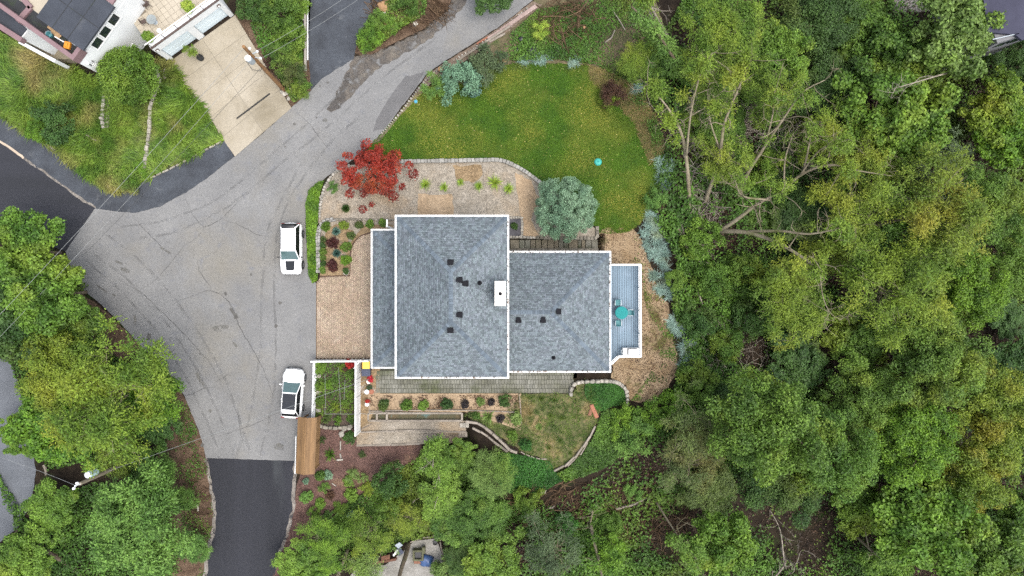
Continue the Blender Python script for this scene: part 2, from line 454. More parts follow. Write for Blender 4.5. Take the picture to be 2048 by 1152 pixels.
# cars
m_carw = surf("white_car_paint", (.82, .82, .815), (.80, .80, .795), .5, rough_=.28, coat=.6)
m_carb = flat("black_trim", (.016, .016, .018), .45)
m_carg = surf("car_glass", (.007, .009, .010), None, 1.5, rough_=.3, spec=.2)
m_windsh = glassm("windscreen_glass", (.07, .13, .13), .05)
m_sunroof = surf("panoramic_roof_glass", (.02, .022, .028), None, 1.5, rough_=.25, spec=.35)
m_decal = flat("matt_black_decal", (.022, .025, .03), .7, 0, .2)
m_tyre = flat("tyre_rubber", (.018, .018, .018), .85)
m_rim = flat("alloy_rim", (.35, .36, .38), .35, .8)
m_lampw = flat("headlight_lens", (.45, .47, .48), .1)
m_lampr = flat("tail_light_lens", (.25, .01, .01), .2)
# small things
m_yellow = flat("yellow_lid", (.72, .48, .06), .45)
m_navy = flat("navy_plastic", (.035, .045, .085), .5)
m_blue = flat("blue_tarp", (.035, .08, .20), .4)
m_black_p = flat("black_plastic", (.008, .008, .009), .4)
m_red = flat("red_plastic", (.50, .035, .03), .45)
m_terra = flat("terracotta", (.34, .13, .075), .8)
m_orange = flat("orange_box", (.62, .25, .02), .5)
m_card = flat("cardboard", (.42, .27, .14), .85)
m_skyb = flat("sky_blue_plastic", (.05, .34, .48), .4)
m_greyp = flat("grey_pot", (.26, .25, .23), .7)
m_glass2 = glassm("table_glass", (.28, .31, .31), .1)
m_brickred = surf("red_brown_brick", (.22, .10, .06), (.14, .065, .04), 2.0, fine=.2, orand=.2)
m_olive = surf("olive_stone", (.115, .115, .06), (.075, .075, .04), 2.0, fine=.2)
m_bark = surf("bark", (.17, .135, .095), (.09, .07, .048), 1.6, fine=.35, fscale=12, bump=.8, bscale=9, rough_=.95, spots=(.10, .12, .045), spot_scale=.8, spec=.15)
m_bark2 = surf("pale_bark", (.29, .25, .175), (.185, .155, .105), 1.6, fine=.3, fscale=12, bump=.6, bscale=9, rough_=.95, spots=(.13, .14, .05), spot_scale=.5, spec=.15)
m_dead = surf("dead_wood", (.34, .30, .245), (.21, .18, .145), 1.4, fine=.25, fscale=10, island=.35, rough_=.95, spec=.15)
m_brush = surf("brown_brushwood", (.15, .10, .06), (.08, .05, .03), 1.0, island=.5, rough_=.95, spec=.1)
m_cutwood = surf("cut_wood", (.40, .24, .12), (.30, .17, .08), 4.0, fine=.15, rough_=.85)
# foliage
L_dark = leafm("leaf_dark_green", (.064, .128, .027), (.032, .074, .017), c3=(.08, .122, .023))
L_mid = leafm("leaf_mid_green", (.122, .215, .032), (.058, .120, .019), c3=(.17, .23, .028))
L_bright = leafm("leaf_bright_green", (.145, .250, .032), (.068, .140, .018), c3=(.18, .255, .03))
L_yg = leafm("leaf_yellow_green", (.168, .240, .024), (.082, .150, .016), c3=(.22, .255, .026))
L_yellow = leafm("leaf_yellow", (.170, .225, .024), (.09, .150, .017), c3=(.24, .225, .026))
L_light = leafm("leaf_light_green", (.150, .270, .052), (.076, .160, .030))
L_grey = leafm("leaf_grey_green", (.085, .125, .055), (.05, .08, .034))
L_olive = leafm("leaf_olive", (.100, .145, .034), (.052, .082, .021), c3=(.13, .125, .034))
L_pale = leafm("leaf_pale_green", (.18, .265, .07), (.10, .165, .034), c3=(.15, .235, .036))
L_blue = leafm("needle_blue_green", (.195, .305, .19), (.11, .195, .12), trans=.15)
L_blue2 = leafm("needle_blue", (.10, .19, .155), (.05, .11, .09), trans=.12)
L_red = leafm("leaf_red", (.265, .022, .014), (.12, .011, .008), trans=.25, c3=(.25, .045, .015), pscale=.5)
L_maroon = leafm("leaf_maroon", (.075, .020, .014), (.045, .012, .010), trans=.15)
L_brownred = leafm("leaf_brown_red", (.10, .055, .03), (.06, .03, .02), c3=(.12, .12, .03))
L_hedge = leafm("leaf_hedge", (.135, .245, .020), (.06, .13, .012), trans=.25, clump=.9)
L_ivy = leafm("leaf_ivy", (.045, .14, .020), (.024, .082, .012), trans=.2)
L_black = leafm("leaf_near_black", (.022, .017, .017), (.014, .011, .012), trans=.05)
L_tallgrass = leafm("blade_tall_grass", (.155, .235, .030), (.072, .142, .017), trans=.3, clump=.5, c3=(.28, .235, .085), pscale=.2, plo=.47, phi=.66)
L_lawngrass = leafm("blade_lawn", (.092, .178, .012), (.044, .112, .009), trans=.3, clump=.6, c3=(.23, .24, .034), pscale=.2, var=.3, plo=.44, phi=.62)
L_bluegrass = leafm("blade_blue_grass", (.25, .36, .31), (.13, .21, .175), trans=.2, clump=.9, c3=(.24, .29, .18), pscale=.5)
L_ygrass = leafm("blade_yellow_green", (.32, .42, .06), (.17, .28, .03), trans=.25, clump=2.)
L_under = leafm("leaf_undergrowth", (.088, .175, .024), (.042, .095, .015), trans=.25, clump=.3, c3=(.12, .16, .022), pscale=.12)
L_litter = leafm("dead_leaf", (.12, .07, .036), (.06, .034, .02), trans=.05, var=.6)
L_weed = leafm("blade_weed", (.10, .15, .024), (.055, .095, .016), trans=.25, clump=.7, c3=(.20, .165, .06), pscale=.35, plo=.53, phi=.66)
L_fresh = leafm("leaf_fresh_green", (.132, .235, .030), (.060, .130, .018), c3=(.165, .24, .028))
L_jun = leafm("needle_juniper", (.135, .245, .15), (.072, .15, .09), trans=.15)
L_forestlitter = leafm("shade_dark_dead_leaf", (.075, .045, .026), (.036, .022, .014), trans=.03, var=.6)  # dead leaf darkened; the shade of the wood is painted into its colour
L_flower = leafm("red_flower", (.55, .03, .03), (.35, .02, .02), trans=.2)

# ------------------------------------------------------------------ foliage builders
def unit(a):
    return a / np.maximum(np.linalg.norm(a, axis=-1, keepdims=True), 1e-9)

def leaf_geo(C, N, L, W, fold, rs, axis=None):
    """folded diamond leaves: centre, normal, length, width -> vertices and triangles"""
    n = len(C)
    A = rs.normal(size=(n, 3)) if axis is None else axis + .35 * rs.normal(size=(n, 3))
    T = unit(A - N * np.sum(A * N, 1, keepdims=True)); B = np.cross(N, T)
    L = np.broadcast_to(L, (n,))[:, None]; W = np.broadcast_to(W, (n,))[:, None]; f = N * (W * fold)
    V = np.stack([C - T * L / 2, C + B * W / 2 + f, C + T * L / 2, C - B * W / 2 + f], 1).reshape(-1, 3)
    i = np.arange(n)[:, None] * 4
    F = np.concatenate([i + [[0, 1, 2]], i + [[0, 2, 3]]], 1).reshape(-1, 3)
    return V, F

def join_geo(parts):
    Vs, Fs, b = [], [], 0
    for V, F in parts:
        Vs.append(V); Fs.append(F + b); b += len(V)
    return np.concatenate(Vs), np.concatenate(Fs)

def clump_centres(R, rz, n, rs, low=-.25, lobes=.28, inner=.35):
    """clump centres spread over an uneven ellipsoid, mostly near its skin"""
    d = unit(rs.normal(size=(n * 3, 3))); d = d[d[:, 2] > low][:n]
    off = rs.uniform(0, 50, 3)
    k = np.array([1 + lobes * 1.8 * mnoise.noise(Vector(v * 1.7 + off)) for v in d])
    rad = np.where(rs.rand(len(d)) < inner, rs.uniform(.3, .75, len(d)), rs.uniform(.78, 1.0, len(d))) * k
    return d * rad[:, None] * np.array([R, R, rz])

def crown_geo(C, rc, per, leaf, rs, flat_=.7, up=.55, sprig=0, asp=.55):
    """leaves round every clump centre"""
    n = len(C)
    rcs = rs.uniform(rc[0], rc[1], n)
    cnt = np.maximum(8, (per * (rcs / np.mean(rc)) ** 2)).astype(int)
    idx = np.repeat(np.arange(n), cnt); m = len(idx)
    d = unit(rs.normal(size=(m, 3)) + np.array([0, 0, .35]))
    if sprig:
        # short sprays of paired leaflets that point outward
        o = C[idx] + d * (rcs[idx] * rs.uniform(.25, .8, m))[:, None] * np.array([1, 1, flat_])
        ax = unit(d + .6 * rs.normal(size=(m, 3)) + np.array([0, 0, -.1]))
        parts = []
        for k in range(sprig):
            c = o + ax * (leaf * .75 * k) + rs.normal(size=(m, 3)) * leaf * .18 - np.array([0, 0, 1]) * (leaf * .05 * k * k)
            nn = unit(np.array([0, 0, 1.]) * .9 + d * .3 + rs.normal(size=(m, 3)) * .45)
            parts.append(leaf_geo(c, nn, leaf * rs.uniform(.7, 1.25, m), leaf * asp * rs.uniform(.7, 1.2, m), .18, rs, ax))
        return join_geo(parts)
    r = rs.uniform(.45, 1.0, m) ** .6 * np.where(rs.rand(m) < .16, rs.uniform(1.05, 1.45, m), 1.0)
    c = C[idx] + d * (rcs[idx] * r)[:, None] * np.array([1, 1, flat_])
    nn = unit(d * .55 + np.array([0, 0, up]) + rs.normal(size=(m, 3)) * .5)
    return leaf_geo(c, nn, leaf * rs.uniform(.65, 1.3, m), leaf * asp * rs.uniform(.75, 1.25, m), .2, rs)

def bend(a, b, rs, k=.12, n=4):
    a = np.array(a, float); b = np.array(b, float); L = np.linalg.norm(b - a)
    off = rs.normal(size=3) * L * k
    return [a + (b - a) * t + off * math.sin(math.pi * t) for t in np.linspace(0, 1, n + 1)]

def wood(mb, hc, R, C, rs, r0, limbs=9, twigs=0, tall=.55):
    """trunk with root flare, limbs to some of the clumps, twigs that break the crown's skin"""
    top = np.array([rs.uniform(-.1, .1) * R, rs.uniform(-.1, .1) * R, hc + R * .15])
    tr = bend((0, 0, -.5), top, rs, .03, 5)
    mb.tube(tr, [r0 * 1.5, r0 * 1.05, r0 * .9, r0 * .75, r0 * .55, r0 * .3], 8)
    order = rs.permutation(len(C))[:limbs]
    for i in order:
        t = rs.uniform(.45, .9); a = np.array(tr[0]) * (1 - t) + top * t
        e = C[i] + np.array([0, 0, hc])
        p = bend(a, e, rs, .1, 4); q = r0 * rs.uniform(.28, .5)
        mb.tube(p, [q, q * .8, q * .6, q * .42, q * .2], 6)
        for _ in range(twigs):
            s_ = p[rs.randint(2, 5)]; v = unit(rs.normal(size=3) + np.array([0, 0, .5])) * R * rs.uniform(.2, .45)
            w = bend(s_, np.array(s_) + v, rs, .2, 3)
            mb.tube(w, [q * .28, q * .22, q * .15, q * .07], 4)
            for _k in range(2):
                v2 = unit(v + rs.normal(size=3) * np.linalg.norm(v) * .8) * R * rs.uniform(.08, .2)
                mb.tube([w[2], np.array(w[2]) + v2 * .5 + rs.normal(size=3) * .05, np.array(w[2]) + v2], [q * .14, q * .1, q * .05], 3)
    return mb

PROTO = {}
def proto(key, R, rz, hc, ncl, per, leaf, rc, seed, low=-.25, lobes=.28, sprig=0, limbs=9, twigs=0, bark=None, up=.55, asp=.55, inner=.35, flat_=.7, r0=None, thin=0.0):
    rs = np.random.RandomState(seed)
    C = clump_centres(R, rz, ncl, rs, low, lobes, inner)
    if thin: C = C[rs.rand(len(C)) > thin]
    V, F = crown_geo(C, rc, per, leaf, rs, flat_, up, sprig, asp)
    V = V + np.array([0, 0, hc])
    crown = npmesh(key + "_crown", V, F, L_mid)
    tm = wood(MB(), hc, R, C, rs, r0 or R * .045, limbs, twigs).mesh(key + "_trunk", bark or m_bark, True)
    PROTO[key] = (tm, crown, hc, R)

# kind, crown radius, crown half height, height of the crown's centre
for i in range(4): proto("dense%d" % i, 5.0, 3.2, 8.6, 84, 300, .27, (.75, 1.35), 100 + i, limbs=10, lobes=.3)
for i in range(4): proto("feather%d" % i, 4.5, 2.6, 8.6, 74, 56, .24, (.55, 1.25), 120 + i, sprig=5, limbs=14, twigs=4, bark=m_bark2, lobes=.5, asp=.42, thin=.1)
for i in range(3): proto("broad%d" % i, 4.5, 3.0, 7.6, 88, 170, .36, (.6, 1.15), 140 + i, limbs=10, lobes=.36, asp=.7)
for i in range(3): proto("sparse%d" % i, 4.0, 2.4, 7.4, 52, 34, .24, (.5, 1.2), 150 + i, sprig=4, limbs=16, twigs=6, bark=m_bark2, lobes=.5, asp=.45)
for i in range(2): proto("sumac%d" % i, 4.2, 2.6, 5.6, 70, 75, .26, (.55, .95), 160 + i, sprig=5, limbs=10, lobes=.36, asp=.5, up=.8)
for i in range(3): proto("bush%d" % i, 1.6, 1.1, 1.15, 46, 95, .16, (.26, .48), 170 + i, limbs=8, lobes=.3, r0=.06, low=-.5, asp=.6)
for i in range(2): proto("loose%d" % i, 1.8, 1.1, 1.3, 36, 34, .17, (.25, .55), 180 + i, sprig=4, limbs=10, twigs=2, lobes=.5, r0=.05, low=-.4)
for i in range(2): proto("mini%d" % i, .40, .32, .33, 34, 56, .085, (.09, .16), 190 + i, limbs=4, r0=.02, low=-.5, lobes=.15, asp=.6)
for i in range(2): proto("roundtree%d" % i, 2.7, 2.2, 3.0, 170, 120, .17, (.36, .6), 200 + i, limbs=10, lobes=.12, asp=.6, r0=.14, low=-.4, inner=.3)
proto("pine", 3.1, 2.3, 2.7, 280, 150, .16, (.28, .46), 210, limbs=8, lobes=.14, asp=.42, r0=.14, low=-.3, inner=.22, up=.3)
proto("redmaple", 2.9, 1.1, 2.0, 120, 95, .18, (.28, .52), 220, limbs=18, lobes=.34, asp=.6, r0=.1, low=-.2, thin=.24, up=.9, inner=.45)
proto("willow", 2.6, 1.9, 3.0, 90, 44, .17, (.36, .62), 230, sprig=5, limbs=8, asp=.26, r0=.12, low=-.4, lobes=.25)

_used = {}
FIT = dict(pine=.9, redmaple=.98, roundtree=.9, mini=.95, dense=.9, broad=.88, feather=.94, sparse=.96)
def plant(name, kind, px, py, rpx, mat, label, cat, group=None, hk=1.0, bark=None, rz=None, sx=1.0, dz=0.0, parts=True, z=None):
    """place a tree or shrub so that its crown is seen round (px, py)"""
    keys = sorted(k for k in PROTO if k.rstrip('0123456789') == kind)
    i = _used.get(kind, 0); _used[kind] = i + 1
    tm, cm, hc, R = PROTO[keys[i % len(keys)]]
    p = PG(px, py) if z is None else P(px, py, z)
    s = 1.0; gz = 0
    for _ in range(6):
        gz = (g1(p.x, p.y) if z is None else z) + dz
        zc = gz + s * hk * hc
        s = rpx * FIT.get(kind, .84) * (H - zc) / (H * S) / R
        p = P(px, py, zc)
    o = thing(name, label, cat, (p.x, p.y, gz), RNG.uniform(0, 6.28) if rz is None else rz, group)
    o.scale = (s * sx, s, s * hk)
    t = link("trunk" if cat == "tree" else "stem", tm, None, o)
    c = link("crown" if cat == "tree" else "foliage", cm, None, o)
    own_mat(c, mat)
    if bark: own_mat(t, bark)
    return o

def blade_geo(B, dirs, L, W, lean, rs, curve=.25):
    """two-part arching blades: base, horizontal direction, length, width, lean from upright"""
    n = len(B); up = np.array([0, 0, 1.])
    side = np.stack([-dirs[:, 1], dirs[:, 0], np.zeros(n)], 1) * (np.broadcast_to(W, (n,))[:, None] / 2)
    L = np.broadcast_to(L, (n,))[:, None]; ln = np.broadcast_to(lean, (n,))[:, None]
    m = B + (dirs * np.sin(ln) + up * np.cos(ln)) * L * .55
    l2 = np.minimum(ln + curve * 2.2, 2.2)
    t = m + (dirs * np.sin(l2) + up * np.cos(l2)) * L * .45
    V = np.stack([B - side, B + side, m - side * .8, m + side * .8, t], 1).reshape(-1, 3)
    i = np.arange(n)[:, None] * 5
    F = np.concatenate([i + [[0, 1, 3]], i + [[0, 3, 2]], i + [[2, 3, 4]]], 1).reshape(-1, 3)
    return V, F

def hdirs(a): return np.stack([np.cos(a), np.sin(a), np.zeros(len(a))], 1)

def tuft_mesh(key, n, L, W, seed, lean=(.1, 1.2), spread=.06, curve=.3):
    rs = np.random.RandomState(seed)
    a = rs.uniform(0, 6.283, n); B = hdirs(a + rs.normal(size=n) * .3) * (spread * rs.uniform(0, 1, n))[:, None]
    V, F = blade_geo(B, hdirs(a), L * rs.uniform(.65, 1.1, n), W * rs.uniform(.7, 1.2, n), rs.uniform(lean[0], lean[1], n), rs, curve)
    return npmesh(key, V, F, L_ygrass)
TUFT = {}
for i in range(3):
    TUFT["grass%d" % i] = (tuft_mesh("grass_tuft_blades", 110, .95, .05, 300 + i), .80)
    TUFT["yucca%d" % i] = (tuft_mesh("yucca_blades", 70, .75, .085, 310 + i, (.2, 1.35), .05, .05), .70)
    TUFT["spiky%d" % i] = (tuft_mesh("needle_ball", 420, .42, .03, 320 + i, (.05, 1.5), .05, .02), .40)

def tuft(name, kind, px, py, rpx, mat, label, cat="plant", group=None, z=None, dz=0.03):
    i = _used.get(kind, 0); _used[kind] = i + 1
    me, R = TUFT[kind + str(i % 3)]
    p = PG(px, py, dz) if z is None else P(px, py, z)
    s = rpx / S / R
    o = link(name, me, None, None, p, RNG.uniform(0, 6.28), s)
    own_mat(o, mat)
    return tag(o, label, cat, group)

def scatter(poly, n, rs, dens=None):
    """n random terrain points inside a pixel outline (dens: keep-probability from pixel arrays)"""
    poly = [(float(p[0]), float(p[1])) for p in poly]
    xs = [p[0] for p in poly]; ys = [p[1] for p in poly]
    X = rs.uniform(min(xs), max(xs), n * 3); Y = rs.uniform(min(ys), max(ys), n * 3)
    k = inpoly(X, Y, poly)
    if dens is not None: k &= rs.rand(len(X)) < dens(X, Y)
    X, Y = X[k][:n], Y[k][:n]
    z = np.zeros(len(X))
    for _ in range(4):
        q = (H - z) / (H * S); x = (X - 1024) * q; y = (576 - Y) * q; z = G(x, y)
    return np.stack([x, y, z], 1)

def nfield(X, Y, scale, seed=0):
    return np.array([mnoise.noise(Vector((a * scale, b * scale, seed * 3.7))) for a, b in zip(X, Y)])

def grass_stuff(name, poly, n, L, W, lean, mat, label, cat, seed, dz=.02, clump=0, dens=None, flow=None, curve=.25):
    rs = np.random.RandomState(seed)
    B = scatter(poly, n, rs, dens); B[:, 2] += dz
    if clump:
        B = np.repeat(B, clump, 0); B[:, :2] += rs.normal(size=(len(B), 2)) * .06
    m = len(B)
    a = rs.uniform(0, 6.283, m)
    if flow is not None:
        f = nfield(B[:, 0], B[:, 1], .22, seed) * 5 + flow
        a = f + rs.normal(size=m) * .7
    V, F = blade_geo(B, hdirs(a), L * rs.uniform(.6, 1.2, m), W, rs.uniform(lean[0], lean[1], m), rs, curve)
    o = link(name, npmesh(name, V, F, mat))
    return tag(o, label, cat, None, "stuff")

def leaf_stuff(name, poly, n, leaf, mat, label, cat, seed, hmax=.5, dens=None, asp=.6, kind="stuff", flat_=.8):
    """ground cover: leaves from the soil up to hmax"""
    rs = np.random.RandomState(seed)
    C = scatter(poly, n, rs, dens)
    hh = np.abs(nfield(C[:, 0], C[:, 1], .5, seed)) * 1.6 + .25
    C[:, 2] += hmax * np.clip(hh, 0, 1.2) * rs.uniform(.3, 1, len(C)) + .03
    N = unit(np.array([0, 0, flat_]) + rs.normal(size=C.shape) * .45)
    V, F = leaf_geo(C, N, leaf * rs.uniform(.6, 1.3, len(C)), leaf * asp, .2, rs)
    o = link(name, npmesh(name, V, F, mat))
    return tag(o, label, cat, None, kind)

def sticks(name, px, py, rx, ry, n, L, r, mat, label, cat, seed, hmax=.5, kind=None, ang=None, spread=1.2, group=None):
    """a heap of thin dead branches"""
    rs = np.random.RandomState(seed); mb = MB()
    for _ in range(n):
        a, q = rs.uniform(0, 6.28), math.sqrt(rs.rand())
        c = PG(px + rx * q * math.cos(a), py + ry * q * math.sin(a))
        t = (rs.uniform(0, 6.28) if ang is None else ang + rs.normal() * spread)
        l = L * rs.uniform(.4, 1.2); d = Vector((math.cos(t), math.sin(t), rs.normal() * .12)) * l / 2
        c.z += hmax * rs.rand() * (1 - q * .6) + .06
        w = Vector((-d.y, d.x, rs.normal() * .2)) * rs.normal() * .15
        rr = r * rs.uniform(.5, 1.3)
        mb.tube([c - d, c + w, c + d], [rr, rr * .8, rr * .35], 4)
        if rs.rand() < .5:
            mb.tube([c + w, c + w + Vector((d.x - d.y * .6, d.y + d.x * .6, .1)) * .6], [rr * .6, rr * .2], 3)
    o = mb.build(name, mat)
    return tag(o, label, cat, group, kind)

def limb_tree(name, label, stems, bark, leafmat, seed, clumps=(), per=48, leaf=.2, rc=(.4, .8), group=None, twigs=9, sprig=4):
    """a tree traced limb by limb: stems = lists of (px, py, height above ground, radius)"""
    rs = np.random.RandomState(seed)
    b = PG(stems[0][0][0], stems[0][0][1])
    o = thing(name, label, "tree", b, 0, group)
    mb = MB(); ends = []; extra = []
    for st in stems:
        pts = []; rad = []
        sp = catmull([(a, b_, c, d) for a, b_, c, d in st], 4)
        for a, b_, c, d in sp:
            w = P(a, b_, b.z + c); pts.append(w - b); rad.append(max(.02, d * .72))
        mb.tube(pts, rad, 7)
        ends.append(pts[-1])
        if clumps:                                      # sprays along the outer part of every limb
            for k in range(len(pts) * 2 // 5, len(pts)):
                if rs.rand() < .2: extra.append(np.array(pts[k]) + rs.normal(size=3) * .55 + np.array([0, 0, .35]))
        for _ in range(twigs):
            k = rs.randint(len(pts) // 2, len(pts)); q = rad[k]
            v = Vector(unit(rs.normal(size=3) + np.array([0, 0, .4]))) * rs.uniform(.9, 2.9)
            w = bend(pts[k], pts[k] + v, rs, .2, 3)
            mb.tube(w, [q * .4 + .012, q * .3 + .01, q * .2 + .008, .008], 4)
            for _k in range(3):
                v2 = Vector(unit(np.array(v) * .4 + rs.normal(size=3))) * rs.uniform(.3, .9)
                mb.tube([w[2], Vector(w[2]) + v2 * .5 + Vector(rs.normal(size=3) * .06), Vector(w[2]) + v2], [.02, .014, .006], 3)
    mb.build("trunk", bark, o, True)
    if clumps:
        C = []
        for a, b_, c, r in clumps:
            w = P(a, b_, b.z + c) - b
            for _ in range(max(3, int(r / 5))):
                d = unit(rs.normal(size=3)) * (r / S) * rs.uniform(.2, .9)
                C.append((w.x + d[0], w.y + d[1], w.z + d[2] * .5))
        V, F = crown_geo(np.array([tuple(c) for c in C] + [tuple(e) for e in extra]), rc, per, leaf, rs, .7, .6, sprig, .45)
        link("crown", npmesh("crown", V, F, leafmat), None, o)
    return o

# ------------------------------------------------------------------ stones laid along a line
def stone_meshes(tagname, mat, n=5, jit=.12, bev=.12):
    out = []
    for i in range(n):
        rs = random.Random(i * 13 + 5)
        mb = MB().box((0, 0, 0), (1, 1, 1))
        mb.v = [(x + rs.uniform(-jit, jit), y + rs.uniform(-jit, jit), z + rs.uniform(-jit, jit) * .6) for x, y, z in mb.v]
        out.append(mb.mesh(tagname, mat, False, bev, 1))
    return out
ST_pale = stone_meshes("stone", m_stone, 5, .16, .22)
ST_block = stone_meshes("block", m_block, 5, .05, .07)
ST_dark = stone_meshes("stone", m_darkstone, 5, .1, .12)
ST_kerb = stone_meshes("kerb_stone", m_kerb, 4, .05, .08)
ST_timber = stone_meshes("timber", m_timber, 4, .03, .05)

def row_wall(name, label, cat, path, length, width, height, meshes, piece, z=None, dz=0.0, gap=.02, jit=.06, sink=.1, rows=1, n=6):
    """a wall or edging of single pieces along a pixel line; z fixed or on the terrain"""
    pts = catmull(path, n)
    W = [PG(p[0], p[1], dz) if z is None else P(p[0], p[1], z) for p in pts]
    o = thing(name, label, cat, W[0])
    seg = []; acc = 0
    for a, b in zip(W[:-1], W[1:]):
        seg.append((acc, a, b, (b - a).length)); acc += (b - a).length
    for r in range(rows):
        d = 0.0
        while d < acc - length * .3:
            l = length * RNG.uniform(.75, 1.25); m = d + l / 2
            for s0, a, b, L in seg:
                if s0 <= m <= s0 + L + 1e-6:
                    p = a.lerp(b, (m - s0) / max(L, 1e-6)); t = (b - a); break
            else: break
            ang = math.atan2(t.y, t.x)
            nx, ny = -math.sin(ang), math.cos(ang)
            off = (r - (rows - 1) / 2) * width * 1.02
            h = height * RNG.uniform(.85, 1.15)
            link(piece, RNG.choice(meshes), None, o, Vector((p.x + nx * off, p.y + ny * off, p.z + h / 2 - sink)) - W[0],
                 ang + RNG.uniform(-jit, jit), (l - gap, width * RNG.uniform(.88, 1.08), h))
            d += l
    return o

# ------------------------------------------------------------------ the setting: ground, roads, beds
def axis(lo, hi, step, far):
    a = list(np.arange(lo, hi + step / 2, step)); k = step; x = hi
    while x < far: k *= 1.5; x += k; a.append(x)
    k = step; x = lo
    while x > -far: k *= 1.5; x -= k; a.insert(0, x)
    return np.array(a)
gx = axis(-60, 60, .5, 900); gy = axis(-40, 40, .5, 900)
XX, YY = np.meshgrid(gx, gy)
ZZ = G(XX, YY) + 0.0
nx, ny = len(gx), len(gy)
ii = (np.arange(ny - 1)[:, None] * nx + np.arange(nx - 1)[None, :]).ravel()
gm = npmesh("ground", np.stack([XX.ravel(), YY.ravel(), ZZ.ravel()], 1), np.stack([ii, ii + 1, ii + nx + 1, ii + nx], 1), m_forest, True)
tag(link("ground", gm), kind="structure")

R_main = [(190, 415), (225, 421), (270, 425), (320, 412), (372, 384), (425, 347), (470, 312), (530, 263), (583, 215), (625, 178), (640, 160), (672, 138), (706, 118),
          (725, 116), (745, 112), (800, 85), (850, 62), (893, 25), (920, -5), (960, -40), (1110, -40), (1062, 3), (1000, 52), (930, 97), (880, 128), (850, 152), (828, 182), (800, 217), (768, 262),
          (738, 292), (712, 315), (685, 333), (655, 352), (630, 372), (614, 400), (611, 450), (614, 505), (620, 556), (634, 568), (634, 716), (627, 720), (625, 838), (600, 845), (592, 922),
          (500, 921), (412, 917), (404, 880), (385, 830), (368, 790), (330, 735), (280, 690), (240, 645), (200, 607), (160, 575), (146, 545), (130, 502)]
road = sheet("road", R_main, m_asph, .03, 4, 1.3, 6, 1)
sheet("road", [(191, 415), (131, 503), (40, 470), (-120, 350), (-120, 205), (0, 284)], m_black_nw, .035, 4, .8, 6, 2)
sheet("road", [(411, 916), (593, 922), (591, 985), (584, 1050), (560, 1110), (535, 1200), (408, 1200), (415, 1110), (429, 1045), (427, 1000), (418, 950)], m_black, .035, 4, .8, 6, 3)
sheet("pavement", [(-120, 130), (0, 221), (60, 266), (110, 302), (165, 344), (205, 369), (235, 381), (270, 371), (320, 348), (372, 321), (415, 298), (450, 280), (468, 313), (425, 348), (372, 385), (320, 413), (270, 426), (225, 422), (190, 416), (0, 285), (-120, 204)],
      m_shoulder, .042, 4, 1.5, 6, 4)
sheet("road", [(612, -40), (622, 0), (616, 90), (622, 180), (642, 159), (674, 138), (707, 117), (716, 80), (735, 45), (772, 5), (800, -40)], m_shoulder, .038, 4, 1.6, 6, 5)
sheet("road", [(-120, 640), (0, 700), (25, 735), (45, 790), (60, 870), (72, 940), (62, 1010), (35, 1055), (0, 1085), (-120, 1150)], m_lane, .03, 4, 1.5, 6, 6)
sheet("asphalt_patch", [(850, 142), (828, 150), (812, 152), (795, 172), (778, 196), (764, 220), (752, 242), (746, 262), (768, 258), (800, 215), (830, 178)], m_patch, .037, 4, 1.0, 4, 7)
sheet("silt_wash", [(706, 112), (700, 130), (690, 148), (680, 175), (668, 198), (653, 219), (660, 224), (676, 220), (692, 205), (705, 190), (730, 160), (760, 135), (800, 112), (850, 85), (900, 42), (930, 10), (960, -40), (920, -40), (893, 22), (850, 58), (800, 82), (745, 108)],
      m_silt, .036, 4, 4.0, 5, 8)
sheet("silt_wash", [(700, 140), (690, 150), (682, 172), (668, 200), (653, 218), (662, 224), (680, 216), (690, 200), (688, 180), (700, 160)], surf("dark_silt", (.075, .068, .062), (.10, .09, .08), 1.2, fine=.3, alpha=(1.2, .42, .6)), .04, 4, 4.0, 4, 9)

# pale worn edge beside the dark lower road and the cream edge line of the upper one
def ribbon(name, path, w, mat, dz, parent=None, jit=.3, seed=0, kind=None, n=5, taper=False, grow=True):
    rs = random.Random(seed); pts = catmull(path, n); L, R = [], []
    for i, p in enumerate(pts):
        q = pts[min(i + 1, len(pts) - 1)] - pts[max(i - 1, 0)]; q = q / max(np.linalg.norm(q), 1e-6)
        nrm = np.array((-q[1], q[0])); ww = w * (1 + rs.uniform(-jit, jit)) / 2
        if taper: ww *= max(.25, math.sin(math.pi * (i + .5) / len(pts)))
        s_ = np.array((rs.uniform(-1, 1), rs.uniform(-1, 1))) * w * jit
        L.append(p + s_ + nrm * ww); R.append(p + s_ - nrm * ww)
    vs = [PG(a[0], a[1], dz) for a in L] + [PG(a[0], a[1], dz) for a in R]; m = len(L)
    o = MB().add(vs, [(i, m + i, m + i + 1, i + 1) for i in range(m - 1)]).build(name, mat, parent)
    if kind: o["kind"] = kind
    return o
m_edge = surf("worn_pale_edge", (.26, .235, .205), (.16, .14, .12), 1.0, fine=.4, fscale=8, alpha=(1.6, .36, .5))
ribbon("road_edge", [(411, 917), (417, 950), (426, 1000), (428, 1045), (415, 1110), (405, 1190)], 7, m_edge, .045, None, .25, 3, "structure")
ribbon("road_edge", [(0, 283), (22, 297), (48, 316)], 4.5, surf("cream_edge_paint", (.55, .45, .34), (.40, .32, .24), 1.0), .048, None, .15, 4, "structure")
ribbon("road_edge", [(48, 316), (110, 360), (160, 397), (192, 415)], 4, m_edge, .046, None, .4, 5, "structure")
ribbon("road_edge", [(590, 925), (588, 985), (581, 1045), (556, 1110)], 6, m_edge, .045, None, .4, 6, "structure")

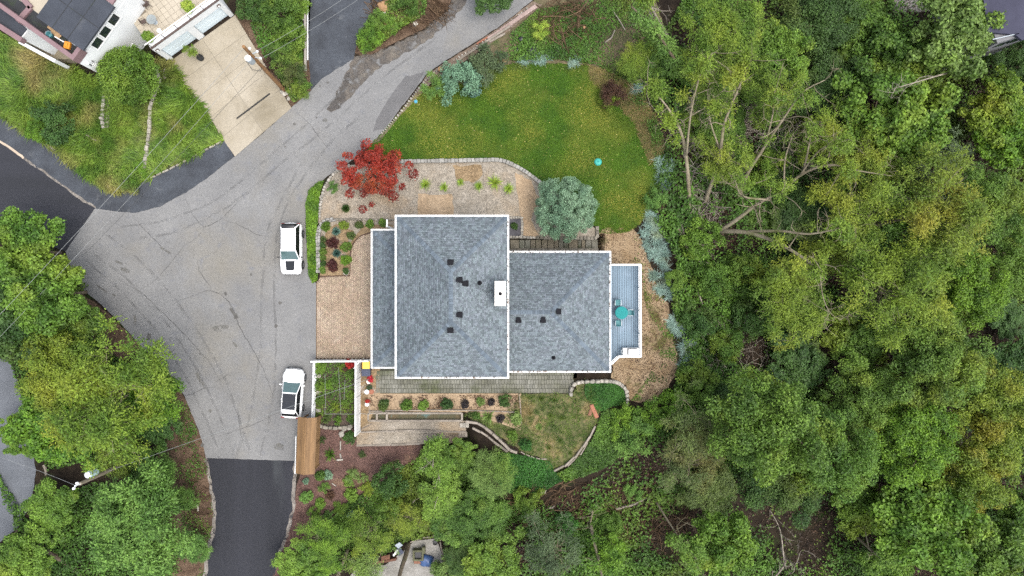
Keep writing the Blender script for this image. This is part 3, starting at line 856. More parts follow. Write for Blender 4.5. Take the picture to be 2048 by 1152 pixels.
CR = [[(370, 395), (385, 430), (408, 455), (440, 440), (480, 400), (500, 385)], [(408, 455), (395, 475), (370, 490), (350, 515), (330, 540), (305, 566), (280, 578)],
      [(220, 548), (240, 560), (265, 575), (280, 583), (320, 620), (370, 670), (420, 725), (440, 760), (446, 782)], [(325, 622), (360, 600), (420, 580), (445, 590), (465, 615), (480, 655), (512, 710), (530, 745), (545, 790), (552, 835)],
      [(450, 440), (490, 455), (514, 470), (545, 476)], [(590, 222), (612, 240), (635, 268), (650, 290), (672, 310)], [(395, 520), (398, 540), (410, 560), (425, 578)], [(350, 797), (385, 788), (410, 776), (430, 775)],
      [(450, 778), (462, 800), (475, 830), (482, 870), (490, 905)], [(560, 824), (530, 838), (505, 850), (470, 862), (440, 872)], [(262, 428), (285, 455), (330, 500), (345, 512)], [(372, 670), (350, 700), (320, 716)], [(430, 765), (455, 750), (470, 752)]]
for i, c in enumerate(CR):
    ribbon("crack", rough(c, 1.6, 6, i, False) + [np.array(c[-1], float)], .8 if i not in (2, 3) else 1.2, m_crack, .044, road, .45, i, None, 1, True)
def blot(px, py, rx, ry, mat, parent, seed, name="stain", dz=.043, rot=0.0):
    rs = random.Random(seed); pts = []
    for k in range(16):
        a = k * math.pi / 8; r = rs.uniform(.65, 1.1); x, y = rx * r * math.cos(a), ry * r * math.sin(a)
        pts.append(PG(px + x * math.cos(rot) - y * math.sin(rot), py + x * math.sin(rot) + y * math.cos(rot), dz))
    return MB().add(pts, [tuple(range(15, -1, -1))]).build(name, mat, parent)
m_oil2 = surf("faint_stain", (.145, .14, .125), (.17, .165, .15), 2.5, fine=.2, alpha=(2.5, .38, .62))
for i, (a, b, c, d, f, r) in enumerate([(464, 622, 3, 9, 0, -.5), (471, 632, 5, 8, 0, -.4), (440, 656, 17, 7, 1, -.1), (298, 673, 5, 7, 0, .2), (405, 890, 4, 5, 0, 0), (451, 587, 3, 4, 0, 0), (203, 577, 14, 1.8, 0, .6), (228, 590, 5, 2, 0, .5), (238, 525, 10, 3, 1, .4),
        (250, 540, 12, 5, 1, .5), (560, 606, 4, 3, 0, 0), (552, 652, 4, 4, 0, 1), (400, 708, 2, 2, 0, 0), (420, 822, 4, 4, 1, 0), (650, 240, 6, 4, 1, 0), (589, 248, 3, 3, 0, 0), (633, 235, 2, 2, 0, 0), (655, 165, 3, 2, 0, 0), (640, 172, 2, 2, 0, 0), (570, 293, 2, 2, 0, 0),
        (502, 549, 2.5, 2.5, 0, 0), (558, 893, 12, 8, 1, .3), (470, 690, 8, 3, 1, .9), (330, 500, 16, 3, 1, .55), (270, 640, 3, 12, 1, -.1), (400, 760, 4, 20, 1, -.5)]):
    blot(a, b, c, d, m_oil2 if f else m_oil, road, i, "stain", .045 + i * .0002, r)

# faint tyre marks curving through the junction
m_tyremark = surf("tyre_mark", (.168, .166, .162), (.16, .158, .155), 2.0, alpha=(.8, .42, .95))
for i, c in enumerate(([(170, 520), (240, 580), (310, 660), (370, 750), (420, 860), (440, 918)], [(185, 505), (260, 565), (335, 650), (400, 750), (450, 860), (470, 918)], [(215, 470), (290, 530), (380, 640), (450, 760), (500, 900)], [(470, 918), (500, 830), (520, 700), (525, 560), (540, 450), (600, 330)], [(520, 918), (545, 800), (552, 680), (548, 560), (565, 430), (640, 310), (720, 230)],
        [(240, 455), (330, 440), (430, 400), (520, 330), (610, 250), (700, 170)], [(260, 480), (360, 460), (460, 410), (560, 330), (660, 250), (760, 160), (880, 70)])):
    ribbon("tyre_mark", c, 4.5, m_tyremark, .0405 + i * .0004, road, .25, 40 + i, None, 6)
# concrete drive in panels with sawn joints
A0, A1, B0, B1 = np.array((338, 124.)), np.array((470, 30.)), np.array((470, 313.)), np.array((583, 216.))
m_cjoint = surf("concrete_joint", (.26, .23, .18), None, 1.0)
drive = slab("driveway", [A0, A1, B1, B0, (440, 262)], m_cjoint, .045, -.5, amp=0)
rows_ = [0, .2, .4, .6, .8, 1.0]
for i in range(5):
    for j in range(2):
        def q(u, v):
            l = A0 + (B0 - A0) * v; r = A1 + (B1 - A1) * v
            if v < .9:      # the west edge bows
                l = l + np.array((-12, 10)) * 0
            return l + (r - l) * u
        u0, u1, v0, v1 = j * .5 + (.003 if j else 0), j * .5 + .5 - (0 if j else .003), rows_[i] + .002, rows_[i + 1] - .002
        sl = [q(u0, v0), q(u1, v0), q(u1, v1), q(u0, v1)]
        W = [P(a[0], a[1], .06) for a in sl]
        MB().prism([(w.x, w.y) for w in W], -.1, .06).build("concrete_panel", m_conc, drive)
W = [P(a, b, .063) for a, b in ((472.5, 236), (474, 238.6), (540.6, 188.6), (539, 186))]
tag(MB().prism([(w.x, w.y) for w in W], .02, .085).build("trench_drain", m_tyre), "dark trench drain across the concrete drive", "drain")

# lawns, beds
LAWN = catmull([(742, 292), (790, 236), (830, 190), (868, 170), (920, 160), (985, 135), (1040, 128), (1120, 128), (1195, 135), (1255, 165), (1300, 215), (1322, 290), (1325, 360), (1300, 420), (1262, 462), (1200, 466), (1190, 452), (1095, 378), (1060, 350), (1030, 331), (1000, 320), (960, 320), (800, 322), (735, 312)], 3, True)
sheet("lawn", LAWN, m_lawn, .035, 1.0, 5, 6, 11)
RGRASS = [(-130, -20), (-20, 52), (45, 88), (108, 122), (160, 138), (200, 170), (250, 180), (310, 130), (338, 124), (372, 170), (410, 225), (438, 262), (450, 280), (415, 298), (372, 321), (320, 348), (270, 371), (235, 381), (205, 369), (165, 344), (110, 302), (60, 266), (0, 221), (-130, 125)]
sheet("rough_grass_ground", RGRASS, m_rough, .03, 1.0, 1.5, 6, 12)
GRAVEL = [(636, 446), (640, 410), (646, 385), (657, 363), (675, 342), (700, 330), (800, 324), (960, 322), (1000, 323), (1030, 334), (1060, 352), (1095, 380), (1150, 425), (1192, 458), (1194, 477), (1018, 477), (1018, 560), (800, 560), (786, 500), (786, 440)]
gravel = slab("gravel_terrace", GRAVEL, m_gravel, .06, -2.2, amp=.5)
sheet("sandy_patch", [(836, 386), (872, 390), (905, 388), (908, 432), (834, 434)], m_sand, 0, z=.068, amp=3, seed=21)
sheet("sandy_patch", [(1030, 345), (1062, 362), (1080, 400), (1060, 440), (1078, 470), (1048, 476), (1046, 440), (1035, 400)], m_sand, 0, z=.068, amp=5, seed=22)
sheet("bare_patch", [(905, 332), (962, 330), (966, 352), (945, 364), (915, 358)], m_bed, 0, z=.069, amp=4, seed=23)
for pth in ([(965, 322), (966, 345), (968, 372)], [(972, 388), (975, 432)], [(946, 364), (937, 372), (935, 380)]):
    W = [P(a, b, .07) for a, b in pth]
    MB().tube(W, .02, 4).build("edging_strip", m_timber, gravel)
WBED = [(640, 553), (699, 551), (700, 505), (706, 486), (720, 471), (746, 464), (792, 464), (792, 441), (668, 441), (652, 446), (643, 460), (641, 480), (640, 530)]
wbed = slab("planting_bed", WBED, m_bed, .055, -.6, amp=.4)
sheet("pale_gravel_strip", [(642, 462), (652, 448), (670, 442), (792, 443), (792, 449), (715, 450), (722, 458), (712, 470), (704, 480), (700, 490), (696, 478), (708, 462), (690, 456), (672, 447), (654, 460), (648, 476), (646, 500), (642, 500)], m_gravel, 0, z=.064, amp=1.5, seed=25)
EDIRT = catmull([(1196, 462), (1266, 458), (1290, 500), (1310, 560), (1326, 598), (1340, 612), (1338, 650), (1352, 700), (1352, 745), (1325, 785), (1300, 803), (1262, 800), (1252, 770), (1225, 755), (1222, 560), (1196, 500)], 3, True)
sheet("dirt_slope", EDIRT, m_dirt, .03, .5, 4, 6, 13)
MULCH = [(600, 950), (628, 850), (640, 856), (705, 858), (722, 868), (716, 888), (842, 886), (850, 930), (800, 960), (770, 1000), (745, 1040), (690, 1090), (640, 1130), (570, 1150), (545, 1152), (580, 1050), (590, 985)]
sheet("mulch_bed", MULCH, m_mulch, .03, .8, 2.5, 6, 14)
sheet("leaf_litter_verge", [(150, 578), (200, 612), (240, 650), (285, 695), (250, 720), (200, 710), (120, 660), (110, 600)], m_litter, .025, 2, 3, 6, 15)
sheet("leaf_litter_verge", [(330, 735), (368, 792), (386, 832), (405, 882), (413, 918), (420, 950), (428, 1000), (430, 1045), (415, 1110), (405, 1190), (330, 1190), (340, 1000), (300, 850)], m_litter, .022, 2, 3, 6, 16)
SBED = [(736, 787), (1042, 787), (1042, 862), (1010, 850), (930, 824), (736, 822)]
slab("planting_bed", SBED, m_sand, .055, -2.6, amp=.4, seed=4)
EBED = catmull([(930, 826), (1000, 840), (1040, 789), (1142, 788), (1152, 768), (1172, 762), (1200, 790), (1192, 850), (1170, 895), (1140, 925), (1108, 940), (1080, 915), (1050, 905), (1010, 880), (985, 862), (955, 845)], 2, True)
sheet("planting_bed", EBED, surf("grassy_bed_soil", (.14, .125, .05), (.075, .085, .025), .6, fine=.5, fscale=10, bump=.8, bscale=12, spots=(.26, .18, .09), spot_scale=.35, spot_lo=.52, spot_hi=.64), .04, .6, 2, 6, 17)
slab("planting_bed", [(630, 718), (711, 718), (711, 850), (690, 855), (645, 850), (630, 838)], surf("vegetable_plot_soil", (.085, .06, .042), (.05, .036, .026), 1.0, fine=.5, fscale=10, bump=.9, bscale=12), .05, -1.2, amp=.4, seed=5)
slab("side_path_ground", [(710, 718), (760, 730), (760, 790), (740, 842), (718, 860), (710, 850)], m_bed, .045, -1.6, amp=.5, seed=6)
sheet("brush_verge", [(612, 0), (480, 0), (470, 30), (583, 214), (625, 178), (616, 90)], m_litter, .025, 2, 2, 6, 18)
sheet("mound_ground", [(772, 5), (735, 45), (716, 80), (710, 105), (728, 114), (745, 108), (800, 80), (850, 56), (893, 18), (920, -30), (800, -30)], m_litter, .028, 2, 2, 6, 19)
sheet("roadside_gravel", [(742, 288), (770, 262), (830, 186), (852, 152), (885, 128), (935, 97), (1000, 54), (1065, 2), (1085, 10), (1000, 75), (950, 108), (900, 142), (860, 168), (840, 190), (800, 232), (760, 282)], surf("stony_verge", (.20, .15, .11), (.12, .085, .06), 1.5, fine=.5, fscale=12, spots=(.5, .47, .43), spot_scale=3.0, spot_lo=.62, spot_hi=.68), .04, 2, 1.5, 6, 20)
sheet("bare_ground", [(1000, 60), (1070, 0), (1300, -30), (1330, 60), (1300, 170), (1250, 165), (1190, 132), (1120, 126), (1040, 126), (985, 132), (960, 110)], surf("weedy_soil", (.16, .12, .07), (.075, .07, .028), .5, fine=.5, fscale=10, bump=.8, bscale=12, spots=(.055, .085, .018), spot_scale=.3), .02, 2, 3, 6, 31)
sheet("lower_patio", [(700, 1152), (712, 1138), (770, 1130), (812, 1098), (828, 1082), (872, 1077), (884, 1108), (892, 1170), (690, 1170)], m_conc2, .03, 1, 1, 6, 32)
sheet("flagstone_ground", [(1785, -25), (1885, -25), (1880, 22), (1785, 26)], m_darkstone, .03, 1, 1, 6, 33)

# brick patio: every brick is real, too small to pick apart singly
PATIO = [(634, 567), (640, 554), (700, 552), (701, 505), (707, 487), (721, 472), (746, 465), (760, 465), (760, 717), (633, 717)]
patio = slab("patio", PATIO, m_joint, .045, -.4, amp=0)
PW = [tuple(P(a, b, .06))[:2] for a, b in PATIO]
bl, bw = .235, .1175
vs, fs = [], []
x0, x1 = min(p[0] for p in PW) - 1, max(p[0] for p in PW) + 1; y0, y1 = min(p[1] for p in PW) - 1, max(p[1] for p in PW) + 1
cx, cy = (x0 + x1) / 2, (y0 + y1) / 2; ca = math.cos(math.pi / 4); bricks = []
n_ = int(max(x1 - x0, y1 - y0) / bw)
for i in range(-n_, n_):
    for j in range(-n_, n_):
        m = (i - j) % 4
        if m == 0: bricks.append(((i + 1) * bw, (j + .5) * bw, bl, bw))
        elif m == 3: bricks.append(((i + .5) * bw, (j + 1) * bw, bw, bl))
bc = np.array([(cx + ca * (b[0] - b[1]), cy + ca * (b[0] + b[1]), b[2], b[3]) for b in bricks])
bc = bc[inpoly(bc[:, 0], bc[:, 1], PW)]
rs = np.random.RandomState(3); Vb = []
for (x, y, l, w) in bc:
    h = .058 + rs.uniform(-.004, .006); a, b = l / 2 - .007, w / 2 - .007
    for z in (.03, h):
        for sx, sy in ((-1, -1), (1, -1), (1, 1), (-1, 1)):
            u, v = sx * a, sy * b
            Vb.append((x + ca * (u - v), y + ca * (u + v), z))
nb = len(bc); base = np.arange(nb)[:, None] * 8
Fb = np.concatenate([base + [[4, 5, 6, 7]], base + [[0, 1, 5, 4]], base + [[1, 2, 6, 5]], base + [[2, 3, 7, 6]], base + [[3, 0, 4, 7]]], 0)
tag(link("herringbone_bricks", npmesh("herringbone_bricks", np.array(Vb), Fb, m_paver), None, patio), kind="stuff")
edge = catmull([(700, 551), (701, 505), (707, 487), (721, 472), (745, 464)], 4)
W = [P(a, b, .09) for a, b in [(640, 553)] + [tuple(e) for e in edge]]
MB().tube(W, .045, 4).build("bed_edging", m_rust, patio)
W = [P(a, b, .05) for a, b in ((633.5, 566), (633, 717))]
MB().tube(W, .05, 4).build("edge_course", m_joint, patio)

# slab path south of the house, slab by slab
path = slab("slab_path", [(750, 700), (1146, 700), (1146, 787), (748, 787)], m_slabjoint, .04, -2.0, amp=.4)
ux = MB().box((0, 0, 0), (1, 1, 1)).mesh("paving_slab", m_slate, False, .03, 1)
rs = random.Random(5)
for r in range(5):
    yy = 786 - 8.9 * (r + .5); x = 750.0 + rs.uniform(0, 3)
    while x < 1143:
        w = rs.choice((4.8, 5.4, 6.2, 6.6))
        hid = (yy < 754 and 792 < x < 1018) or (yy < 742 and x > 1018) or (yy < 735 and x < 792)
        if not hid:
            p = P(x + w / 2, yy, .06)
            link("paving_slab", ux, None, path, (p.x, p.y, .035 + rs.uniform(-.004, .008)), rs.uniform(-.012, .012), (w / S - .03, 8.9 / S - .035, .06))
        x += w

# steps down beside the house: north flight and south flight, tread by tread
def steps(name, label, x0, x1, y0, y1, z0, z1, widths, mats):
    o = thing(name, label, "steps", P((x0 + x1) / 2, (y0 + y1) / 2, 0))
    L = o.location.copy(); x = x0; n = len(widths); k = (x1 - x0) / sum(widths)
    for i, w in enumerate(widths):
        z = z0 + (z1 - z0) * i / (n - 1); a, b = P(x + .6, y0, z), P(x + w * k - .3, y1, z)
        MB().box(((a.x + b.x) / 2 - L.x, (a.y + b.y) / 2 - L.y, z - .2), (b.x - a.x, abs(a.y - b.y), .4)).build("tread" if mats[i] else "landing", m_timber2 if mats[i] else m_slate, o, False, .02, 1)
        x += w * k
    return o
m_timber2 = surf("step_timber", (.24, .21, .155), (.16, .14, .10), 1.5, fine=.2, fscale=14, bump=.3, bscale=16, orand=.15, spots=(.09, .10, .05), spot_scale=.6)
steps("garden_steps", "timber steps going down between the stone wall and the lower shingled wing", 1020, 1196, 479.5, 497, -.08, -1.55, [18, 11, 11, 10, 12, 12, 13, 9, 10, 10, 18, 7, 8, 12, 13], [1, 0, 0, 1, 1, 1, 1, 1, 0, 0, 1, 0, 1, 0, 0])
steps("garden_steps", "mossy slab steps beside the ivy mound, under the gutter of the lower wing", 1146, 1232, 738, 757, .0, -1.3, [9, 9, 10, 10, 10, 10, 10, 10, 9], [0] * 9)
row_wall("retaining_wall", "low stone retaining wall above the timber steps, under the round pine", "wall", [(1072, 475), (1110, 476.5), (1150, 476.5), (1190, 476.5), (1194, 470), (1194, 455)], .38, .3, .5, ST_dark, "stone", z=.1, sink=.3)
row_wall("timber_edging", "dull stone edging between the timber steps and the wing wall", "edging", [(1020, 499), (1080, 499.5), (1140, 500), (1196, 500)], .6, .14, .4, ST_dark, "stone", z=-.1, sink=.3)
slab("step_side_ground", [(1018, 496.5), (1197, 496.5), (1197, 520), (1018, 520)], m_darkstone, -.18, -2.2, amp=0)
row_wall("stone_bed_border", "white stones bordering the small slate bed at the house corner", "edging", [(1020, 436), (1042, 435.5), (1044, 445), (1044, 472)], .24, .22, .25, ST_pale, "stone", z=.06)
row_wall("stone_bed_border", "row of pale stones at the head of the timber steps", "edging", [(1019, 474.5), (1046, 474.5), (1073, 475.5)], .3, .24, .3, ST_pale, "stone", z=.06)
slab("slate_bed", [(1018, 437), (1042, 437), (1042, 472), (1018, 473)], surf("slate_chippings", (.10, .095, .105), (.06, .058, .066), 2.0, fine=.3, fscale=14), .075, -.2, amp=.5)

# garden walls and edgings
row_wall("garden_wall", "long grey block wall between the lawn and the gravel terrace", "wall", [(788, 327), (800, 324), (880, 322.5), (960, 321), (1000, 321), (1030, 332), (1060, 350), (1095, 378), (1130, 406)], .36, .34, .45, ST_block, "block", z=.06, sink=.15)
row_wall("garden_wall", "curved pale block wall round the driveway planting bed", "wall", [(638, 546), (637.5, 510), (637, 475), (639.5, 458), (646, 447), (656, 441.5), (670, 439)], .34, .19, .5, ST_block, "block", z=.06, sink=.25, rows=2)
row_wall("garden_wall", "thin grey stone edging north of the driveway bed, running to the house", "edging", [(670, 439), (700, 439), (745, 439.5), (788, 440)], .34, .18, .3, ST_dark, "stone", z=.06)
row_wall("stone_border", "line of small white rocks curving under the red maple beside the road", "edging", [(640, 436), (641, 412), (646, 388), (653, 368), (666, 350), (684, 336), (700, 331)], .27, .24, .3, ST_pale, "stone", z=.06)
row_wall("stone_border", "short row of round white rocks across the hedge strip", "edging", [(625, 395), (632, 393), (640, 394)], .26, .24, .26, ST_pale, "stone", z=.06, n=2)
row_wall("stone_border", "line of white pebbles along the road edge below the blue juniper", "edging", [(762, 268), (800, 226), (826, 192), (842, 172), (858, 154), (880, 136)], .26, .2, .2, ST_pale, "stone", dz=.06, gap=.12)
row_wall("stone_border", "scattered white pebbles along the road beside the fallen timbers", "edging", [(905, 122), (950, 95), (990, 66), (1030, 36), (1058, 14)], .3, .18, .18, ST_pale, "stone", dz=.06, gap=.2)
row_wall("kerb", "stone kerb between the rough grass and the worn dark pavement", "kerb", [(-20, 205), (0, 219), (60, 264), (110, 300), (165, 342), (205, 367), (235, 379), (272, 370)], .7, .16, .25, ST_kerb, "kerb_stone", dz=.05)
row_wall("kerb", "broken stone kerb along the dry grass below the concrete drive", "kerb", [(300, 357), (340, 338), (372, 321), (415, 298), (448, 281)], .6, .14, .2, ST_kerb, "kerb_stone", dz=.04, gap=.12)
row_wall("garden_wall", "short tumbled stone wall on the grass bank, nearer the road", "wall", [(212, 190), (210, 215), (208, 240), (213, 262)], .42, .3, .6, ST_pale, "stone", dz=.05)
row_wall("garden_wall", "rubble behind the short stone wall on the grass bank", "wall", [(220, 196), (219, 215), (218, 235), (217, 255)], .4, .3, .35, ST_dark, "stone", dz=.03)
row_wall("garden_wall", "long stone wall running down the grass bank past the round tree", "wall", [(316, 140), (322, 165), (312, 195), (306, 215), (304, 240), (303, 270), (298, 300), (294, 330), (290, 348)], .42, .3, .6, ST_kerb, "stone", dz=.05)
row_wall("garden_wall", "dry brown rubble line beside the long stone wall on the bank", "wall", [(326, 128), (329, 160), (320, 195), (314, 215), (313, 245), (309, 275), (304, 310), (297, 345)], .35, .45, .3, ST_dark, "stone", dz=.02)
row_wall("garden_wall", "curved wall of pale round stones above the ivy mound", "wall", [(1141, 792), (1142, 778), (1152, 766), (1170, 763), (1195, 762), (1222, 762), (1240, 768), (1252, 782), (1254, 800), (1252, 808)], .4, .32, .5, ST_pale, "stone", dz=.08)
# terraces below the south bed
tz1, tz2 = -.55, -.95
slab("gravel_terrace", [(722, 842), (932, 842), (932, 866), (722, 866)], m_gravel, tz1, -3, amp=.5)
slab("gravel_terrace", [(714, 862), (930, 862), (920, 886), (842, 888), (712, 890)], m_gravel, tz2, -3, amp=.8, seed=7)
slab("planter_floor", [(736, 824), (926, 824), (926, 842), (736, 842)], surf("mossy_planter_soil", (.13, .095, .05), (.07, .075, .04), 1.2, fine=.4, fscale=12, spots=(.10, .16, .14), spot_scale=.6, spot_lo=.55, spot_hi=.62), -.3, -3, amp=0)
o = thing("timber_planter", "long low timber planter trough above the gravel terrace", "planter", P(830, 832, -.3)); L = o.location
for a, b in (((736, 826), (924, 826)), ((736, 841), (924, 841)), ((924, 826), (924, 841)), ((754, 826), (754, 841)), ((774, 826), (774, 841)), ((737, 826), (737, 841))):
    MB().bar(P(*a, -.1) - L, P(*b, -.1) - L, .18, .3).build("timber", m_timber, o, False, .02, 1)
row_wall("timber_edging", "thin white timber edging along the front of the clipped-shrub bed", "edging", [(738, 822), (830, 820), (930, 820), (1038, 824)], 1.6, .08, .3, ST_timber, "timber", z=.06, gap=.01, jit=.005)
row_wall("retaining_timbers", "timber retaining edge between the two gravel terraces", "edging", [(722, 864), (780, 862), (840, 860), (900, 863), (934, 864)], 1.5, .16, .5, ST_timber, "timber", z=tz1, jit=.01, sink=.4)
row_wall("retaining_timbers", "pale timber edge along the foot of the lower gravel terrace", "edging", [(712, 891), (760, 890), (800, 889), (842, 887)], 1.5, .2, .5, ST_timber, "timber", z=tz2, jit=.01, sink=.4)
row_wall("retaining_timbers", "curved line of weathered sleepers stepping down beside the willow", "edging", [(936, 842), (960, 848), (985, 866), (1005, 884), (1020, 898), (1040, 905)], .9, .22, .5, ST_timber, "timber", dz=.1, jit=.02)
row_wall("retaining_timbers", "second curved line of sleepers, lower down toward the willow", "edging", [(945, 855), (970, 868), (990, 884), (1012, 900)], .8, .18, .4, ST_timber, "timber", dz=.05, jit=.03)
row_wall("retaining_timbers", "broken white edging pieces at the foot of the weedy bed", "edging", [(1040, 903), (1060, 912), (1078, 917), (1098, 918)], .5, .1, .2, ST_timber, "timber", dz=.06, gap=.12, jit=.1)
row_wall("retaining_timbers", "bleached curved log edge below the weedy bed", "edging", [(1108, 941), (1130, 929), (1150, 912), (1168, 890), (1182, 868), (1190, 852)], 1.2, .16, .3, ST_timber, "timber", dz=.12, jit=.02)
row_wall("retaining_timbers", "second bleached log beside the curved log edge", "edging", [(1135, 930), (1155, 913), (1172, 891), (1184, 868)], 1.4, .12, .25, ST_timber, "timber", dz=.08, jit=.02)
row_wall("timber_edging", "straight white board between the shrub bed and the weedy bed", "edging", [(1038, 788), (1041, 815), (1043, 850)], 1.2, .07, .25, ST_timber, "timber", dz=.1, jit=.005)
for i, (a, b, z, lab) in enumerate(((929, 850, tz1, "pair of pale stepping slabs at the end of the upper gravel terrace"), (926, 869, tz2, "grey stepping slabs at the end of the lower gravel terrace"))):
    o = thing("stepping_slabs", lab, "step", P(a, b, z))
    for k in range(3): MB().box((-.28 + k * .28, 0, .08), (.26, .42, .12)).build("slab", m_stone if i == 0 else m_timber, o, False, .01, 1)
row_wall("garden_wall", "rough stone wall at the foot of the fenced vegetable plot", "wall", [(632, 838), (640, 850), (660, 855), (690, 854), (708, 850)], .5, .3, .6, ST_dark, "stone", z=.05, sink=.35)
o = row_wall("stone_pile", "grey boulders beside the dark shrub at the end of the white fence", "rocks", [(686, 872), (684, 862), (692, 856), (702, 854)], .45, .4, .45, ST_pale, "boulder", dz=.1)
o = row_wall("flagstones", "pale crazy paving glimpsed through the trees at the top edge", "paving", [(1790, 2), (1812, 6), (1838, 4), (1868, 2)], .62, .6, .1, ST_pale, "flagstone", dz=.1, rows=3)
row_wall("rubble_bank", "heap of pale broken concrete at the foot of the utility pole", "rubble", [(562, 182), (572, 190), (578, 178), (584, 190), (574, 200)], .3, .3, .25, ST_pale, "rock", dz=.06, jit=1.5)

# ------------------------------------------------------------------ the main house
house = thing("house", "house with blue-grey shingled hip roofs, white gutters and a rear deck", "house", P(1000, 600, 0))
HL = house.location.copy()
SLOPE = .23

def shingle_rows(mb_v, mb_f, O, u, v, n, Lfun, Rfun, depth, seed, expo=.15, tab=.21):
    """courses of single tabs on one roof plane; Lfun/Rfun give the plane's side limits at a distance up the slope"""
    rs = np.random.RandomState(seed); d = 0.0
    while d < depth - .01:
        e = min(expo, depth - d); a = Lfun(d) - rs.uniform(0, tab)
        while a < Rfun(d):
            w = tab * rs.uniform(.6, 1.35); b = a + w - .008
            l0, r0 = max(a, Lfun(d)), min(b, Rfun(d)); l1, r1 = max(a, Lfun(d + e)), min(b, Rfun(d + e))
            if r0 - l0 > .02:
                if r1 < l1: l1 = r1 = (l1 + r1) / 2 if Lfun(d + e) < Rfun(d + e) else (Lfun(d + e) + Rfun(d + e)) / 2; 
                t = rs.choice((.02, .03, .045)); base = len(mb_v)
                for (q, dd, h) in ((l0, d - .012, t), (r0, d - .012, t), (r1, d + e, .008), (l1, d + e, .008), (l0, d - .012, 0), (r0, d - .012, 0)):
                    mb_v.append(tuple(O + u * q + v * dd + n * h))
                mb_f.append((base, base + 1, base + 2, base + 3)); mb_f.append((base + 4, base + 5, base + 1, base))
            a += w
        d += e

cap_me = None
def ridge_caps(a, b, parent, L, na, nb, step=.2, width=.34):
    """bent cap shingles overlapped along a hip or ridge from a to b; na, nb: the two roof planes' normals"""
    global cap_me
    if cap_me is None:
        cap_me = MB().add([(-.17, 0, -.025), (0, 0, .012), (.17, 0, -.025), (-.17, .25, -.05), (0, .25, -.018), (.17, .25, -.05), (-.17, 0, -.09), (0, 0, -.055), (.17, 0, -.09)],
                          [(0, 1, 4, 3), (1, 2, 5, 4), (6, 7, 1, 0), (7, 8, 2, 1)]).mesh("ridge_cap", m_cap)
    d = b - a; n = int(d.length / step); t = d.normalized(); up = (na + nb).normalized(); x = t.cross(up).normalized(); up = x.cross(t).normalized()
    M = Matrix((x, t, up)).transposed().to_4x4()
    for i in range(n):
        o = link("ridge_cap", cap_me, None, parent)
        o.matrix_basis = Matrix.Translation(a + t * step * i + up * .055 - L) @ M

def gutter(parts_px, z, parent, L, closed=True, w=.10, h=.12):
    pts = [P(a, b, z) - L for a, b in parts_px]
    n = len(pts)
    for i in range(n if closed else n - 1):
        a, b = pts[i], pts[(i + 1) % n]; t = (b - a).normalized(); s_ = Vector((t.y, -t.x, 0))
        ext = t * (w * .5)
        a2, b2 = a - ext * (.98 if i % 2 else 1.0), b + ext * (.98 if i % 2 else 1.0)
        mb = MB()
        dz = .0015 * (i % 2)
        mb.bar(a2 + s_ * (-w * .5 + .0), b2 + s_ * (-w * .5), .035, h + dz).bar(a2 + s_ * w * .5, b2 + s_ * w * .5, .035, h + dz)
        mb.bar(a2 - Vector((0, 0, h * .42)), b2 - Vector((0, 0, h * .42)), w, .02)
        mb.build("gutter", m_white, parent)

def roof_plane(rp, name, E0, E1, T1, T0, seed):
    """one trapezoid (or triangle) plane: eave E0->E1, top T0->T1"""
    u = (E1 - E0).normalized(); n = (E1 - E0).cross(T0 - E0 if (T0 - E0).length > .1 else T1 - E0).normalized()
    if n.z < 0: n = -n
    v = n.cross(u).normalized()
    if v.z < 0: v = -v
    W = (E1 - E0).length; dep = (T0 - E0).dot(v); l = (T0 - E0).dot(u); r = (T1 - E0).dot(u)
    vs, fs = [], []
    shingle_rows(vs, fs, E0, u, v, n, lambda d: l * d / dep, lambda d: W + (r - W) * d / dep, dep, seed)
    return vs, fs, n

